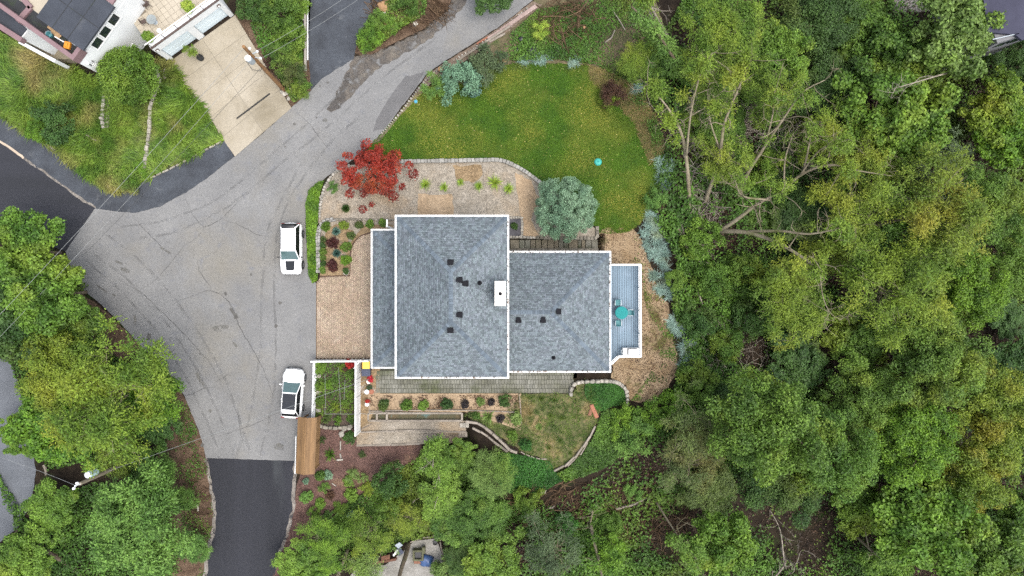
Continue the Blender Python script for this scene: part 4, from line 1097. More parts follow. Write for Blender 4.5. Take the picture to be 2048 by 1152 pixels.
def hip_roof(px_rect, ze, hips, name, seed, label):
    """hips: which corners are hipped; 'all', 'east' or 'west'"""
    x0, y0, x1, y1 = px_rect
    A, B, C_, D = P(x0, y0, ze), P(x1, y0, ze), P(x1, y1, ze), P(x0, y1, ze)     # NW NE SE SW
    if hips == 'all':
        hw = (B.x - A.x) / 2; zr = ze + hw * SLOPE
        R0, R1 = Vector((A.x + hw, A.y - hw, zr)), Vector((A.x + hw, D.y + hw, zr))
        planes = [(B, A, R0, R0), (A, D, R1, R0), (D, C_, R1, R1), (C_, B, R0, R1)]
        hipl = [(A, R0, 0, 1), (B, R0, 0, 3), (C_, R1, 2, 3), (D, R1, 1, 2), (R0, R1, 1, 3)]
    elif hips == 'east':
        hw = (A.y - D.y) / 2; zr = ze + hw * SLOPE
        R0, R1 = Vector((A.x - .5, A.y - hw, zr)), Vector((B.x - hw, A.y - hw, zr))
        A = A + Vector((-.5, 0, 0)); D = D + Vector((-.5, 0, 0))
        planes = [(B, A, R0, R1), (D, C_, R1, R0), (C_, B, R1, R1)]
        hipl = [(B, R1, 0, 2), (C_, R1, 1, 2), (R0, R1, 0, 1)]
    else:
        hw = B.x - A.x; zr = ze + hw * SLOPE
        R0, R1 = Vector((B.x, A.y - hw, zr)), Vector((B.x, D.y + hw, zr))
        planes = [(A, D, R1, R0), (B, A, R0, R0), (D, C_, R1, R1)]
        hipl = [(A, R0, 0, 1), (D, R1, 0, 2)]
    mb = MB(); allv, allf, N = [], [], []
    for k, (e0, e1, t1, t0) in enumerate(planes):
        mb.add([p - HL for p in ((e0, e1, t1, t0) if (t1 - t0).length > .01 else (e0, e1, t1))], [tuple(range(4 if (t1 - t0).length > .01 else 3))])
        vs, fs, n = roof_plane(None, name, e0, e1, t1, t0, seed + k); b = len(allv)
        allv += [tuple(Vector(q) - HL) for q in vs]; allf += [tuple(b + i for i in f) for f in fs]; N.append(n)
    rp = mb.build("roof", m_cap, house)
    rp["label"] = label
    me = npmesh("shingles", np.array(allv), np.array(allf), m_shingle)
    tag(link("shingles", me, None, rp), kind="stuff")
    for a, b, i, j in hipl: ridge_caps(a, b, rp, HL, N[i], N[j])
    return rp, N, zr

ZM, ZW, ZP = 6.6, 4.6, 3.4
mroof, NM, zrm = hip_roof((793, 433, 1015, 754), ZM, 'all', "main", 10, "tall hipped main roof with the chimney")
wroof, NWg, zrw = hip_roof((1010, 505, 1219, 742), ZW, 'east', "wing", 20, "lower hipped roof over the wing beside the deck")
proof, NP_, zrp = hip_roof((745, 461, 806, 734), ZP, 'west', "porch", 30, "narrow lean-to roof beside the brick patio")
gutter([(791.5, 431.5), (1016.5, 431.5), (1016.5, 755.5), (791.5, 755.5)], ZM + .02, house, HL)
gutter([(1012, 503.5), (1220.5, 503.5), (1220.5, 743.5), (1012, 743.5)], ZW + .02, house, HL, False)
gutter([(800, 459.5), (743.5, 459.5), (743.5, 735.5), (800, 735.5)], ZP + .02, house, HL, False)

def wall_block(rect, ze, inset, z0, ex=(1, 1, 1, 1)):
    x0, y0, x1, y1 = rect; a, b = P(x0, y0, ze), P(x1, y1, ze)
    xa, xb, ya, yb = a.x + inset * ex[0], b.x - inset * ex[1], b.y + inset * ex[2], a.y - inset * ex[3]
    return xa, xb, ya, yb
xa, xb, ya, yb = wall_block((793, 433, 1015, 754), ZM, .6, -2)
MB().prism([(xa - HL.x, ya - HL.y), (xb - HL.x, ya - HL.y), (xb - HL.x, yb - HL.y), (xa - HL.x, yb - HL.y)], -2, ZM + .05).build("wall", m_siding, house)
wx0, wx1, wy0, wy1 = wall_block((1010, 505, 1219, 742), ZW, .55, -2)
MB().prism([(xb - .1 - HL.x, wy0 - HL.y), (wx1 - HL.x, wy0 - HL.y), (wx1 - HL.x, wy1 - HL.y), (xb - .1 - HL.x, wy1 - HL.y)], -2.5, ZW + .04).build("wall", m_siding, house)
px0, px1, py0, py1 = wall_block((745, 461, 806, 734), ZP, .5, -2)
MB().prism([(px0 - HL.x, py0 - HL.y), (xa + .1 - HL.x, py0 - HL.y), (xa + .1 - HL.x, py1 - HL.y), (px0 - HL.x, py1 - HL.y)], -.5, ZP + .03).build("wall", m_siding, house)
# soffits
def soffit(rect, ze, x_in):
    a, b = P(rect[0], rect[1], ze), P(rect[2], rect[3], ze)
    MB().box(((a.x + b.x) / 2 - HL.x, (a.y + b.y) / 2 - HL.y, ze - .07), (b.x - a.x - .1, a.y - b.y - .1, .05)).build("soffit", m_white, house)
soffit((793, 433, 1015, 754), ZM, 0); soffit((1019, 505, 1219, 742), ZW, 0); soffit((745, 461, 792, 734), ZP, 0)
# windows and doors on the walls (seen only from beside)
def wall_window(c, wdt, hgt, axis_, sgn, name="window", m=None):
    fr = MB(); o = None
    def q(u, z, d):
        return (c[0] + (d * sgn if axis_ == 'x' else u) - HL.x, c[1] + (u if axis_ == 'x' else d * sgn) - HL.y, c[2] + z)
    def bx(mb, u0, u1, z0, z1, d0, d1):
        a, b = q(u0, z0, d0), q(u1, z1, d1)
        mb.box([(a[i] + b[i]) / 2 for i in range(3)], [abs(a[i] - b[i]) for i in range(3)])
    w, h = wdt / 2, hgt / 2
    bx(fr, -w - .08, -w, -h, h, .0, .06); bx(fr, w, w + .08, -h, h, 0, .06); bx(fr, -w - .08, w + .08, h, h + .08, 0, .062); bx(fr, -w - .1, w + .1, -h - .08, -h, 0, .09)
    o = fr.build(name, m_white, house)
    g = MB(); bx(g, -w, w, -h, h, .003, .02); g.build("pane" if name == "window" else "door_leaf", m or m_glass, o)
for z in (1.5, 4.6):
    for y in (-4, 0, 3.5): wall_window((xa, y, z + .6) if z > 3 else (px0, y, 1.5), 1.1, 1.2, 'x', -1) if (z > 3) else None
for y in (-2.9, -.2): wall_window((px0, y, 1.25), 2.6, 2.2, 'x', -1, "garage_door", m_white)
for x in (-8.5, -5, -2): wall_window((x, ya, 4.8), 1.1, 1.2, 'y', -1); wall_window((x, yb, 4.8), 1.1, 1.2, 'y', 1)
for x in (2, 6): wall_window((x, wy0, 3.0), 1.2, 1.2, 'y', -1); wall_window((x, wy1, 3.0), 1.2, 1.2, 'y', 1)
wall_window((wx1, -2.0, 3.1), 1.8, 2.0, 'x', 1, "patio_door", m_glass)
# box vents, pipes, chimney
def on_plane(px, py, z0, zr_):
    """roof surface height near a pixel: walk down from the ridge"""
    return z0
def roof_z(px, py, rect, ze, kind):
    z = ze + .6
    for _ in range(8):
        p = P(px, py, z); a, b = P(rect[0], rect[1], ze), P(rect[2], rect[3], ze)
        d = min(p.x - a.x if kind == 'all' else 99, b.x - p.x, a.y - p.y, p.y - b.y); z = ze + max(0, d) * SLOPE
    return z
for k, (a, b) in enumerate(((901, 525), (919, 560), (931, 567), (919, 629.5), (901, 660))):
    z = roof_z(a, b, (793, 433, 1015, 754), ZM, 'all'); p = P(a, b, z) - HL
    o = MB().box((p.x, p.y, p.z + .1), (.40, .40, .16)).box((p.x, p.y, p.z + .195), (.47, .36, .03)).box((p.x, p.y, p.z - .02), (.5, .5, .1)).build("roof_vent", m_ventm, mroof)
for k, (a, b) in enumerate(((1117, 623), (1037, 640), (1086, 640))):
    z = roof_z(a, b, (1010, 505, 1219, 742), ZW, 'east'); p = P(a, b, z) - HL
    MB().box((p.x, p.y, p.z + .1), (.38, .38, .16)).box((p.x, p.y, p.z + .195), (.36, .46, .03)).box((p.x, p.y, p.z - .02), (.48, .48, .1)).build("roof_vent", m_ventm, wroof)
for (a, b, rect, ze, kd, rp) in ((959, 566, (793, 433, 1015, 754), ZM, 'all', mroof), (1107, 715, (1010, 505, 1219, 742), ZW, 'east', wroof)):
    z = roof_z(a, b, rect, ze, kd); p = P(a, b, z) - HL
    MB().lathe([(.2, -.03), (.18, .05), (.09, .1), (.075, .45), (.05, .45), (.05, .3)], 12, p).build("vent_pipe", m_ventm, rp)
zc = 8.5; a, b = P(990, 563, zc) - HL, P(1011, 611, zc) - HL
cxm, cym, cw, cd = (a.x + b.x) / 2, (a.y + b.y) / 2, b.x - a.x, a.y - b.y
ch = MB().box((cxm, cym, (zc + 6.2) / 2), (cw, cd, zc - 6.2)).box((cxm, cym, zc - .1), (cw + .06, cd + .06, .12)).build("chimney", m_chim, mroof)
MB().lathe([(.2, 0), (.2, .14), (.15, .14), (.15, .02)], 14, (cxm, cym - .02, zc)).build("flue", m_chim, mroof)
MB().lathe([(.02, .02), (.145, .03), (.02, .035)], 12, (cxm, cym - .02, zc)).build("flue_opening", m_ventm, mroof)  # black disc painted in for the dark inside of the flue
rs_ = np.random.RandomState(77)
for rp_, ze_, e_ in ((wroof, ZW, ((1020, 504.0, 1218, 504.0), (1024, 743.0, 1218, 743.0), (1220, 510, 1220, 738))), (mroof, ZM, ((800, 755.2, 1010, 755.2), (1016, 440, 1016, 750)))):
    C_l = np.array([tuple(P(a_ + (c_ - a_) * t_, b_ + (d_ - b_) * t_, ze_ + .09) - HL) for a_, b_, c_, d_ in e_ for t_ in np.sort(rs_.rand(26)) ** 1.3])
    C_l[:, :2] += rs_.normal(size=(len(C_l), 2)) * .02
    Vl, Fl = leaf_geo(C_l, unit(np.array([0, 0, 1.]) + rs_.normal(size=C_l.shape) * .3), rs_.uniform(.08, .3, len(C_l)), .07, .2, rs_)
    tag(link("gutter_leaves", npmesh("gutter_leaves", Vl, Fl, L_litter), None, rp_), kind="stuff")
MB().box((cxm, cym + .42, zc + .07), (.48, .5, .14)).box((cxm, cym + .42, zc + .16), (.4, .42, .05)).build("flue_cap", m_chim, mroof, False, .03, 1)
# white post standing on the bed beside the lean-to roof
p = P(779, 455, 1.5)
tag(MB().box((0, 0, 1.4), (.16, .16, 2.8)).box((0, .25, 2.7), (.12, .7, .12)).build("gate_post", m_white, None, loc=(p.x, p.y, 0)), "white post with a short arm beside the lean-to roof", "post")

# ------------------------------------------------------------------ deck
ZD = 2.0
DK = [(1212, 530), (1279, 530), (1279.5, 712), (1237, 712), (1221, 726), (1212, 726)]
deck = thing("deck", "raised blue-grey board deck with white railings behind the house", "deck", P(1250, 620, -1.7)); DL = deck.location.copy()
ex0, ex1 = P(1214, 0, ZD).x, P(1277.5, 0, ZD).x; yn, ys, yk = P(0, 531, ZD).y, P(0, 711, ZD).y, P(0, 724, ZD).y
nb = 18; bwid = (ex1 - ex0) / nb
xk = P(1237, 0, ZD).x; xe = P(1221, 0, ZD).x
for i in range(nb):
    x = ex0 + (i + .5) * bwid
    y_end = ys if x > xk else ys + (yk - ys) * min(1, (xk - x) / (xk - xe))
    MB().box((x - DL.x, (yn + y_end) / 2 - DL.y, ZD - .02 - DL.z + RNG.uniform(-.003, .003)), (bwid - .034, yn - y_end, .04)).build("deck_board", m_deck, deck)
MB().prism([(q.x - DL.x, q.y - DL.y) for q in (P(a, b, ZD) for a, b in DK)], ZD - .25 - DL.z, ZD - .06 - DL.z).build("frame", m_carb, deck)
rail = [(1222, 530), (1279, 530), (1279.5, 712), (1237, 712), (1222, 726)]
ZR = ZD + 1.0
rw = [P(a, b, ZR) - DL for a, b in rail]
# the rail stands straight above the deck's rim
rw = [Vector((P(a, b, ZD + .5).x - DL.x, P(a, b, ZD + .5).y - DL.y, ZR - DL.z)) for a, b in rail]
for i in range(4):
    a, b = rw[i], rw[i + 1]
    MB().bar(a, b + (b - a).normalized() * .06, .15, .05 + .004 * (i % 2)).build("top_rail", m_white, deck)
    lo = Vector((0, 0, -.88)); MB().bar(a + lo, b + lo, .06, .05).build("bottom_rail", m_white, deck)
    k = max(1, int((b - a).length / 1.6)); bal = MB()
    for j in range(k + 1):
        p = a.lerp(b, j / k)
        if j < k or i == 3: MB().box((p.x, p.y, p.z - .52), (.09, .09, 1.0)).build("railing_post", m_white, deck)
    for j in range(int((b - a).length / .13)):
        p = a.lerp(b, (j + .5) * .13 / (b - a).length); bal.box((p.x, p.y, p.z - .45), (.025, .025, .86))
    if bal.v: tag(bal.build("balusters", m_white, deck), kind="stuff")
for a, b in ((1274, 535), (1274, 620), (1274, 705)):
    p = P(a, b, 0) - DL; MB().box((p.x, p.y, .8), (.14, .14, 3.4)).build("support_post", m_white, deck)

def chair(px, py, rz, label, z=ZD, mat=None, k=1.0):
    m = mat or m_teal2
    o = thing("patio_chair", label, "chair", P(px, py, z), rz, "turquoise chairs on the deck" if mat is None else None)
    o.scale = (k, k, k)
    MB().box((0, 0, .42), (.46, .46, .035)).build("seat", m, o, False, .02, 2)
    mb = MB()
    for i in range(5): mb.box((-.18 + i * .09, -.24 - .02 * abs(i - 2) * 0, .68), (.07, .03, .44))
    mb.box((0, -.25, .9), (.44, .04, .07)).build("backrest", m, o, False, .008, 1)
    for sx in (-1, 1):
        MB().tube([(sx * .25, -.24, .64), (sx * .27, 0, .66), (sx * .25, .22, .64)], .028, 6).build("armrest", m_galv if mat is None else m, o)
        for sy in (-1, 1): MB().bar((sx * .21, sy * .21, .42), (sx * .24, sy * .25, 0), .04).build("leg", m, o)
    return o
tb = thing("patio_table", "round turquoise table on the deck", "table", P(1240.5, 625, ZD))
MB().lathe([(.51, .68), (.55, .70), (.55, .725), (.52, .735), (.06, .735)], 28).build("table_top", m_teal, tb)
MB().lathe([(.035, 0.02), (.035, .68)], 10).build("pedestal", m_teal2, tb)
for k in range(4):
    MB().bar((0, 0, .05), (.3 * math.cos(k * 1.571 + .78), .3 * math.sin(k * 1.571 + .78), .02), .05).build("foot", m_teal2, tb)
chair(1234, 605.5, math.pi, "turquoise chair at the table, between table and deck's upper end")
chair(1258.5, 625, math.pi / 2, "turquoise chair on the open side of the deck table")
chair(1235, 645.5, 0, "turquoise chair at the table, nearest the white grill")
gr = thing("grill_cart", "white grill cart with a square framed lid in the deck corner", "grill", P(1260, 701.5, ZD))
MB().box((0, 0, .45), (1.5, .62, .7)).build("cabinet", m_white, gr, False, .03, 2)
for sx in (-1, 1): MB().box((sx * .56, 0, .83), (.36, .6, .04)).build("side_shelf", m_white, gr, False, .01, 1)
lid = MB().box((.06, .0, .93), (.72, .46, .2)).build("lid", m_white, gr, False, .05, 2)
MB().box((.06, .26, .86), (.8, .05, .08)).box((-.34, 0, .86), (.05, .5, .08)).box((.46, 0, .86), (.05, .5, .08)).build("lid_frame", m_carb, gr)
for sx in (-1, 1):
    for sy in (-1, 1): MB().lathe([(.05, 0), (.05, .1)], 8, (sx * .6, sy * .22, 0)).build("wheel", m_tyre, gr)
MB().tube([(-.78, -.15, .8), (-.9, -.1, .8), (-.9, .1, .8), (-.78, .15, .8)], .02, 6).build("handle", m_galv, gr)

# ------------------------------------------------------------------ the white house up the bank
S0, SD = np.array((236., 167.)), np.array((56., -78.))
wh = thing("house", "white stucco house with dark flat roofs and dusty pink copings", "house", P(*S0, 0)); WL = wh.location.copy()
sdw = (P(*(S0 + SD), 0) - P(*S0, 0)); sdir = sdw.normalized(); sback = Vector((-sdir.y, sdir.x, 0))     # along the wall, and to the back (up-left)
if sback.x > 0: sback = -sback
def wp(a, b, z): return sdir * a + sback * b + Vector((0, 0, z))          # wall coordinates (metres): along, back, up
LW = 1.68 * sdw.length; DW = 6.1
MB().prism([tuple(wp(0, 0, 0))[:2], tuple(wp(LW, 0, 0))[:2], tuple(wp(LW, 9, 0))[:2], tuple(wp(0, 9, 0))[:2]], -.5, 5.6).build("wall", m_stucco, wh)
def oriented(mb, a0, a1, b0, b1, z0, z1):
    c = wp((a0 + a1) / 2, (b0 + b1) / 2, (z0 + z1) / 2); M = Matrix((sdir, sback, Vector((0, 0, 1)))).transposed()
    return mb.box(c, (a1 - a0, b1 - b0, z1 - z0), M=M)
# upper storey under the big flat roof
rA, rB, rC = P(80, 24, 6.6) - WL, P(166, 101, 6.6) - WL, P(229, 13, 6.6) - WL
a0 = rB.dot(sdir); a1 = rC.dot(sdir); b0 = rB.dot(sback); b1 = rA.dot(sback)
oriented(MB(), a0 + .25, LW - .02, .02, b1 - .15, 5.59, 6.42).build("wall", m_stucco, wh)
rf = oriented(MB(), a0, a1, b0, b1, 6.42, 6.62).build("roof", m_felt, wh)
for t in (.33, .66): oriented(MB(), a0 + .02, a1 - .02, b0 + (b1 - b0) * t, b0 + (b1 - b0) * t + .06, 6.60, 6.628).build("roof_seam", m_felt2, rf)
oriented(MB(), a0 + (a1 - a0) * .5, a0 + (a1 - a0) * .5 + .05, b0 + .05, b1 - .05, 6.60, 6.627).build("roof_seam", m_felt2, rf)
oriented(MB(), a1 + .02, LW, .0, b1 - .1, 6.4, 6.56).build("coping", m_pink, wh)
oriented(MB(), a0 + .25, LW - .1, b1 - .14, 8.9, 5.59, 5.63).build("rear_terrace_floor", m_tile, wh)
# sunken balcony with pink coping
oriented(MB(), .3, a0 + .24, .3, 8.9, 5.59, 5.62).build("balcony_floor", m_felt2, wh)
oriented(MB(), -.02, .33, -.02, 9.0, 5.58, 6.5).build("coping", m_pink, wh)
oriented(MB(), .335, a0 - .02, -.02, .33, 5.58, 6.49).build("coping", m_pink, wh)
# west wing
wing_top = [(37, 43), (57, 58), (43, 78), (-60, 12), (-60, -110), (30, -20), (48, 0), (61, 15)]
MB().prism([tuple(P(a, b, 5.3) - WL)[:2] for a, b in wing_top], -.5, 5.3).build("wall", m_stucco, wh)
MB().prism([tuple(P(a, b, 5.33) - WL)[:2] for a, b in [(36, 42), (55, 58), (41, 75), (-58, 10), (-58, -100), (30, -18), (47, 1), (59, 15)]], 5.25, 5.34).build("roof", m_felt, wh)
for a, b in (((62, 15), (36, 44)), ((45, -4), (63, 16)), ((44, 81), (-70, 8))):
    u, v = P(*a, 5.7) - WL, P(*b, 5.7) - WL
    MB().bar(Vector((u.x, u.y, 5.55)), Vector((v.x, v.y, 5.55)), .42, .55).build("coping", m_pink, wh)
# court beside the wing
MB().prism([tuple(P(a, b, 1.2) - WL)[:2] for a, b in [(58, 52), (150, 118), (118, 118), (110, 122), (42, 84)]], -.5, 1.2).build("court_floor", surf("tan_court_floor", (.30, .25, .17), (.22, .19, .13), .8, fine=.1), wh)
u, v = P(38, 83, 2.2) - WL, P(110, 122, 2.2) - WL
MB().bar(Vector((u.x, u.y, 1.1)), Vector((v.x, v.y, 1.1)), .3, 2.2).build("court_wall", m_stucco, wh)
q = P(80, 80, 1.25)
tag(MB().box((0, 0, .015), (1.3, .62, .03)).build("door_mat", m_black_p, None, loc=(q.x, q.y, 1.2), rz=-.95), "black mat on the tan court of the white house", "mat")
# windows on the tall wall
def wh_window(t, z, w, h, pr=.0):
    a = t * sdw.length; o = MB()
    for (x0, x1, z0, z1) in ((-w / 2 - .09, -w / 2, -h / 2, h / 2), (w / 2, w / 2 + .09, -h / 2, h / 2), (-w / 2 - .09, w / 2 + .09, h / 2, h / 2 + .09), (-w / 2 - .12, w / 2 + .12, -h / 2 - .1, -h / 2)):
        oriented(o, a + x0, a + x1, -.07, .01, z + z0, z + z1)
    f = o.build("window", m_white, wh)
    oriented(MB(), a - w / 2, a + w / 2, -.012, .0, z - h / 2, z + h / 2).build("pane", m_glass, f)
    oriented(MB(), a - .03, a + .03, -.05, -.013, z - h / 2, z + h / 2).build("mullion", m_white, f) if w > .95 else None
for t in (.511, .769, 1.055): wh_window(t, 5.35, .85, 1.05)
wh_window(.753, 1.0, .8, 1.1)
lad = thing("wall_ladder", "small white ladder with dark hooked ends fixed to the stucco wall", "ladder", P(*S0, 0)); LA = .118 * sdw.length
for s_ in (-.18, .18): oriented(MB(), LA + s_ - .03, LA + s_ + .03, -.16, -.1, 3.5, 4.5).build("rail", m_white, lad)
for k in range(5): oriented(MB(), LA - .18, LA + .18, -.15, -.11, 3.55 + k * .2, 3.6 + k * .2).build("rung", m_white, lad)
for s_ in (-.18, .18): oriented(MB(), LA + s_ - .035, LA + s_ + .035, -.2, .0, 4.5, 4.66).build("hook", m_carb, lad)
tag(MB().lathe([(.02, -.1), (.13, -.06), (.15, .03), (.1, .1), (.02, .12)], 12, (0, 0, 0)).build("wall_lamp", m_white, None, loc=P(*S0, 0) + wp(.35, -.12, 5.0)), "round white wall lamp above the small ladder", "lamp")
# garage and terrace
g0, g1v = P(340, 123, 0), P(468, 30, 0); gd = (g1v - g0).normalized(); gb = Vector((-gd.y, gd.x, 0))
if gb.y < 0: gb = -gb
LG = (g1v - g0).length
def gp(a, b, z): return gd * a + gb * b + Vector((0, 0, z))
def gbox(mb, a0, a1, b0, b1, z0, z1):
    return mb.box(gp((a0 + a1) / 2, (b0 + b1) / 2, (z0 + z1) / 2), (a1 - a0, b1 - b0, z1 - z0), M=Matrix((gd, gb, Vector((0, 0, 1)))).transposed())
ga = thing("garage", "white double garage with two pale blue doors and a tiled terrace on top", "garage", g0)
gbox(MB(), 0, LG, .5, 8, -.5, 2.9).build("wall", m_stucco, ga)
gbox(MB(), 0, LG, -.02, .5, 2.35, 3.25).build("lintel", m_stucco, ga)
ds = ((.055, .455), (.545, .945))
for a0_, a1_ in ((0, .055), (.455, .545), (.945, 1.0)): gbox(MB(), a0_ * LG + .001, a1_ * LG - .001, 0, .5, -.5, 2.349).build("pier", m_stucco, ga)
for a0_, a1_ in ds:
    d = gbox(MB(), a0_ * LG, a1_ * LG, .30, .36, 0, 2.349).build("garage_door", m_door, ga)
    for k in range(4): gbox(MB(), a0_ * LG + .04, a1_ * LG - .04, .265, .30, .06 + k * .57, .06 + k * .57 + .54).build("door_panel", m_door, d, False, .01, 1)
gbox(MB(), 0, LG, .5, 8, 2.9, 2.93).build("terrace_bed", m_grout, ga)
tmesh = MB().box((0, 0, 0), (.5 - .02, .5 - .02, .05)).mesh("terrace_tile", m_tile)
for i in range(15):
    for j in range(15):
        a, b = .25 + i * .5, .78 + j * .5
        if a > LG: continue
        w = g0 + gp(a, b, 2.95)
        sx_, sy_ = 1024 + w.x * S * H / (H - 2.95), 576 - w.y * S * H / (H - 2.95)
        if sx_ < 255 or sy_ < -12: continue
        # inside the stucco house?
        r = w - WL
        if 0 < r.dot(sdir) < LW and r.dot(sback) > -.1: continue
        o = link("terrace_tile", tmesh, None, ga, gp(a, b, 2.945), math.atan2(gd.y, gd.x))
gbox(MB(), -.03, LG + .03, -.05, .12, 3.25, 3.33).build("coping", m_brownmetal, ga)
for k in range(6):
    a = LG * (.02 + .192 * k); gbox(MB(), a, a + .05, .02, .07, 3.33, 4.2).build("railing_post", m_brownmetal, ga)
gbox(MB(), -.05, LG, .0, .07, 4.2, 4.26).build("top_rail", m_white, ga)
for a in (.25, LG - .35):
    gl = gbox(MB(), a - .14, a + .14, -.12, -.02, 2.55, 2.85).build("wall_light", m_brownmetal, ga)
    gbox(MB(), a - .08, a + .08, -.16, -.121, 2.6, 2.8).build("lens", m_white, gl)
def tp(px, py): return P(px, py, 2.97)
gt = thing("terrace_table", "round glass table on the tiled terrace", "table", tp(311, 45))
MB().lathe([(.4, .70), (.42, .71), (.42, .73), (.05, .735)], 20).build("table_top", m_glass2, gt); MB().lathe([(.2, 0), (.03, .05), (.03, .7)], 10).build("pedestal", m_galv, gt)
chair(297, 12, .6, "brown terrace chair beside the white wall, above the glass table", 2.97, m_brownmetal)
chair(291, 46, -1.1, "thin dark terrace chair between the glass table and the house wall", 2.97, m_brownmetal, .8)
def pot(name, px, py, z, r, h, mat, label, fol=None, fr=0, kind="mini", fdx=0, fdy=0, fcat="plant"):
    o = thing(name, label, "pot plant" if fol else "pot", P(px, py, z))
    MB().lathe([(r * .7, 0), (r, h), (r * .88, h), (r * .86, h * .85), (.01, h * .84)], 14).build("pot", mat, o)
    if fol:
        tm, cm, hc, R = PROTO[kind + "0"]; s = fr / S / R
        c = link("foliage", cm, None, o, (fdx, fdy, h * .8), RNG.uniform(0, 6), s); own_mat(c, fol)
        t = link("stem", tm, None, o, (fdx, fdy, h * .8), 0, s)
    return o
pot("potted_plant", 383, 19, 2.97, .24, .5, m_greyp, "yellow-green shrub in a grey pot behind the terrace railing", L_ygrass, 11)
pot("potted_plant", 303, 78, 2.97, .2, .4, m_brownmetal, "leafy green pot plant in the narrow corner of the terrace", L_bright, 10, "mini")
pot("plant_pot", 322, 64, 2.97, .2, .35, m_white, "white empty pot beside the terrace railing")
ring = thing("potted_tree", "small green sapling in a dark round planter on the concrete drive", "pot plant", P(403, 117, .06))
MB().lathe([(.25, 0), (.3, .35), (.26, .36), (.24, .3), (.05, .3)], 18).build("pot", m_tyre, ring)
tm, cm, hc, R = PROTO["loose0"]
c = link("foliage", cm, None, ring, (-.35, .25, .75), 0, (.30, .30, .4)); own_mat(c, L_bright)
MB().tube([(0, 0, .3), (-.12, .1, .8), (-.3, .22, 1.2)], [.03, .022, .012], 5).build("stem", m_bark, ring)
pot("planter_bowl", 338, 119, .06, .22, .3, m_tyre, "dark round bowl at the corner of the garage")
# bits left on the balcony
def bal(px, py): return P(px, py, 5.64)
bk = thing("bucket", "pale teal bucket on the dark balcony of the white house", "bucket", bal(103, 72))
MB().lathe([(.2, 0), (.27, .38), (.24, .38), (.19, .05), (.02, .04)], 16).build("body", flat("pale_teal_plastic", (.10, .30, .33)), bk)
MB().tube([(-.26, 0, .37), (-.2, .2, .42), (0, .28, .44), (.2, .2, .42), (.26, 0, .37)], .015, 5).build("handle", m_galv, bk)
bx_ = thing("toolbox", "orange box on the balcony beside the white bar", "box", bal(137, 92), -.2)
MB().box((0, 0, .12), (.5, .6, .24)).build("body", m_orange, bx_, False, .03, 2); MB().box((0, 0, .27), (.16, .3, .05)).build("handle", m_orange, bx_, False, .01, 1)
cb = thing("cardboard", "torn sheets of cardboard on the balcony edge", "cardboard", bal(108, 62), -.6)
for k, (x, y, a) in enumerate(((-.35, .1, 0), (.1, 0, .3), (.5, -.12, -.2))): MB().box((x, y, .03 + .02 * k), (.55, .4, .015), a).build("sheet", m_card, cb)
tag(MB().bar(bal(111, 74) + Vector((0, 0, .1)), bal(130, 85) + Vector((0, 0, .1)), .09, .06).build("plank", m_white), "white bar lying on the dark balcony floor", "plank")
tag(MB().bar(bal(138, 82) + Vector((0, 0, .04)), bal(152, 92) + Vector((0, 0, .04)), .05, .04).build("pipe", m_galv), "thin grey pipe on the balcony below the roof corner", "pipe")

# ------------------------------------------------------------------ dark roofed house in the top corner
z_ = -1.2
dh = thing("house", "house with a dark purple-black roof and grey wall in the top corner", "house", P(2000, 40, -3)); QL = dh.location
corner = [(1968, -60), (1978, 40), (1992, 88), (2038, 74), (2130, 50), (2130, -60)]
base = [P(a, b, 2.4) for a, b in [(1972, -60), (1985, 60), (1995, 86), (2037, 73), (2120, 45), (2120, -60)]]
MB().prism([(w.x - QL.x, w.y - QL.y) for w in base], -5, 2.4 - QL.z).build("wall", surf("grey_render", (.22, .22, .23), None, 1.0), dh)
MB().prism([tuple(P(a, b, 3.0) - QL)[:2] for a, b in [(1962, -70), (1980, 62), (2035, 67), (2048, 78), (2140, 56), (2140, -70)]], 2.5 - QL.z, 2.75 - QL.z).build("roof", m_purple, dh)
MB().bar(P(1985, 79, 2.7) - QL, P(2038, 67, 2.7) - QL, .06, .1).build("gutter", m_galv, dh)
for a, b in ((2002, 88), (2030, 80)):
    w = P(a, b, 1.0) - QL; MB().box((w.x, w.y, w.z), (.9, .12, 1.1), .25).build("window", m_glass, dh)

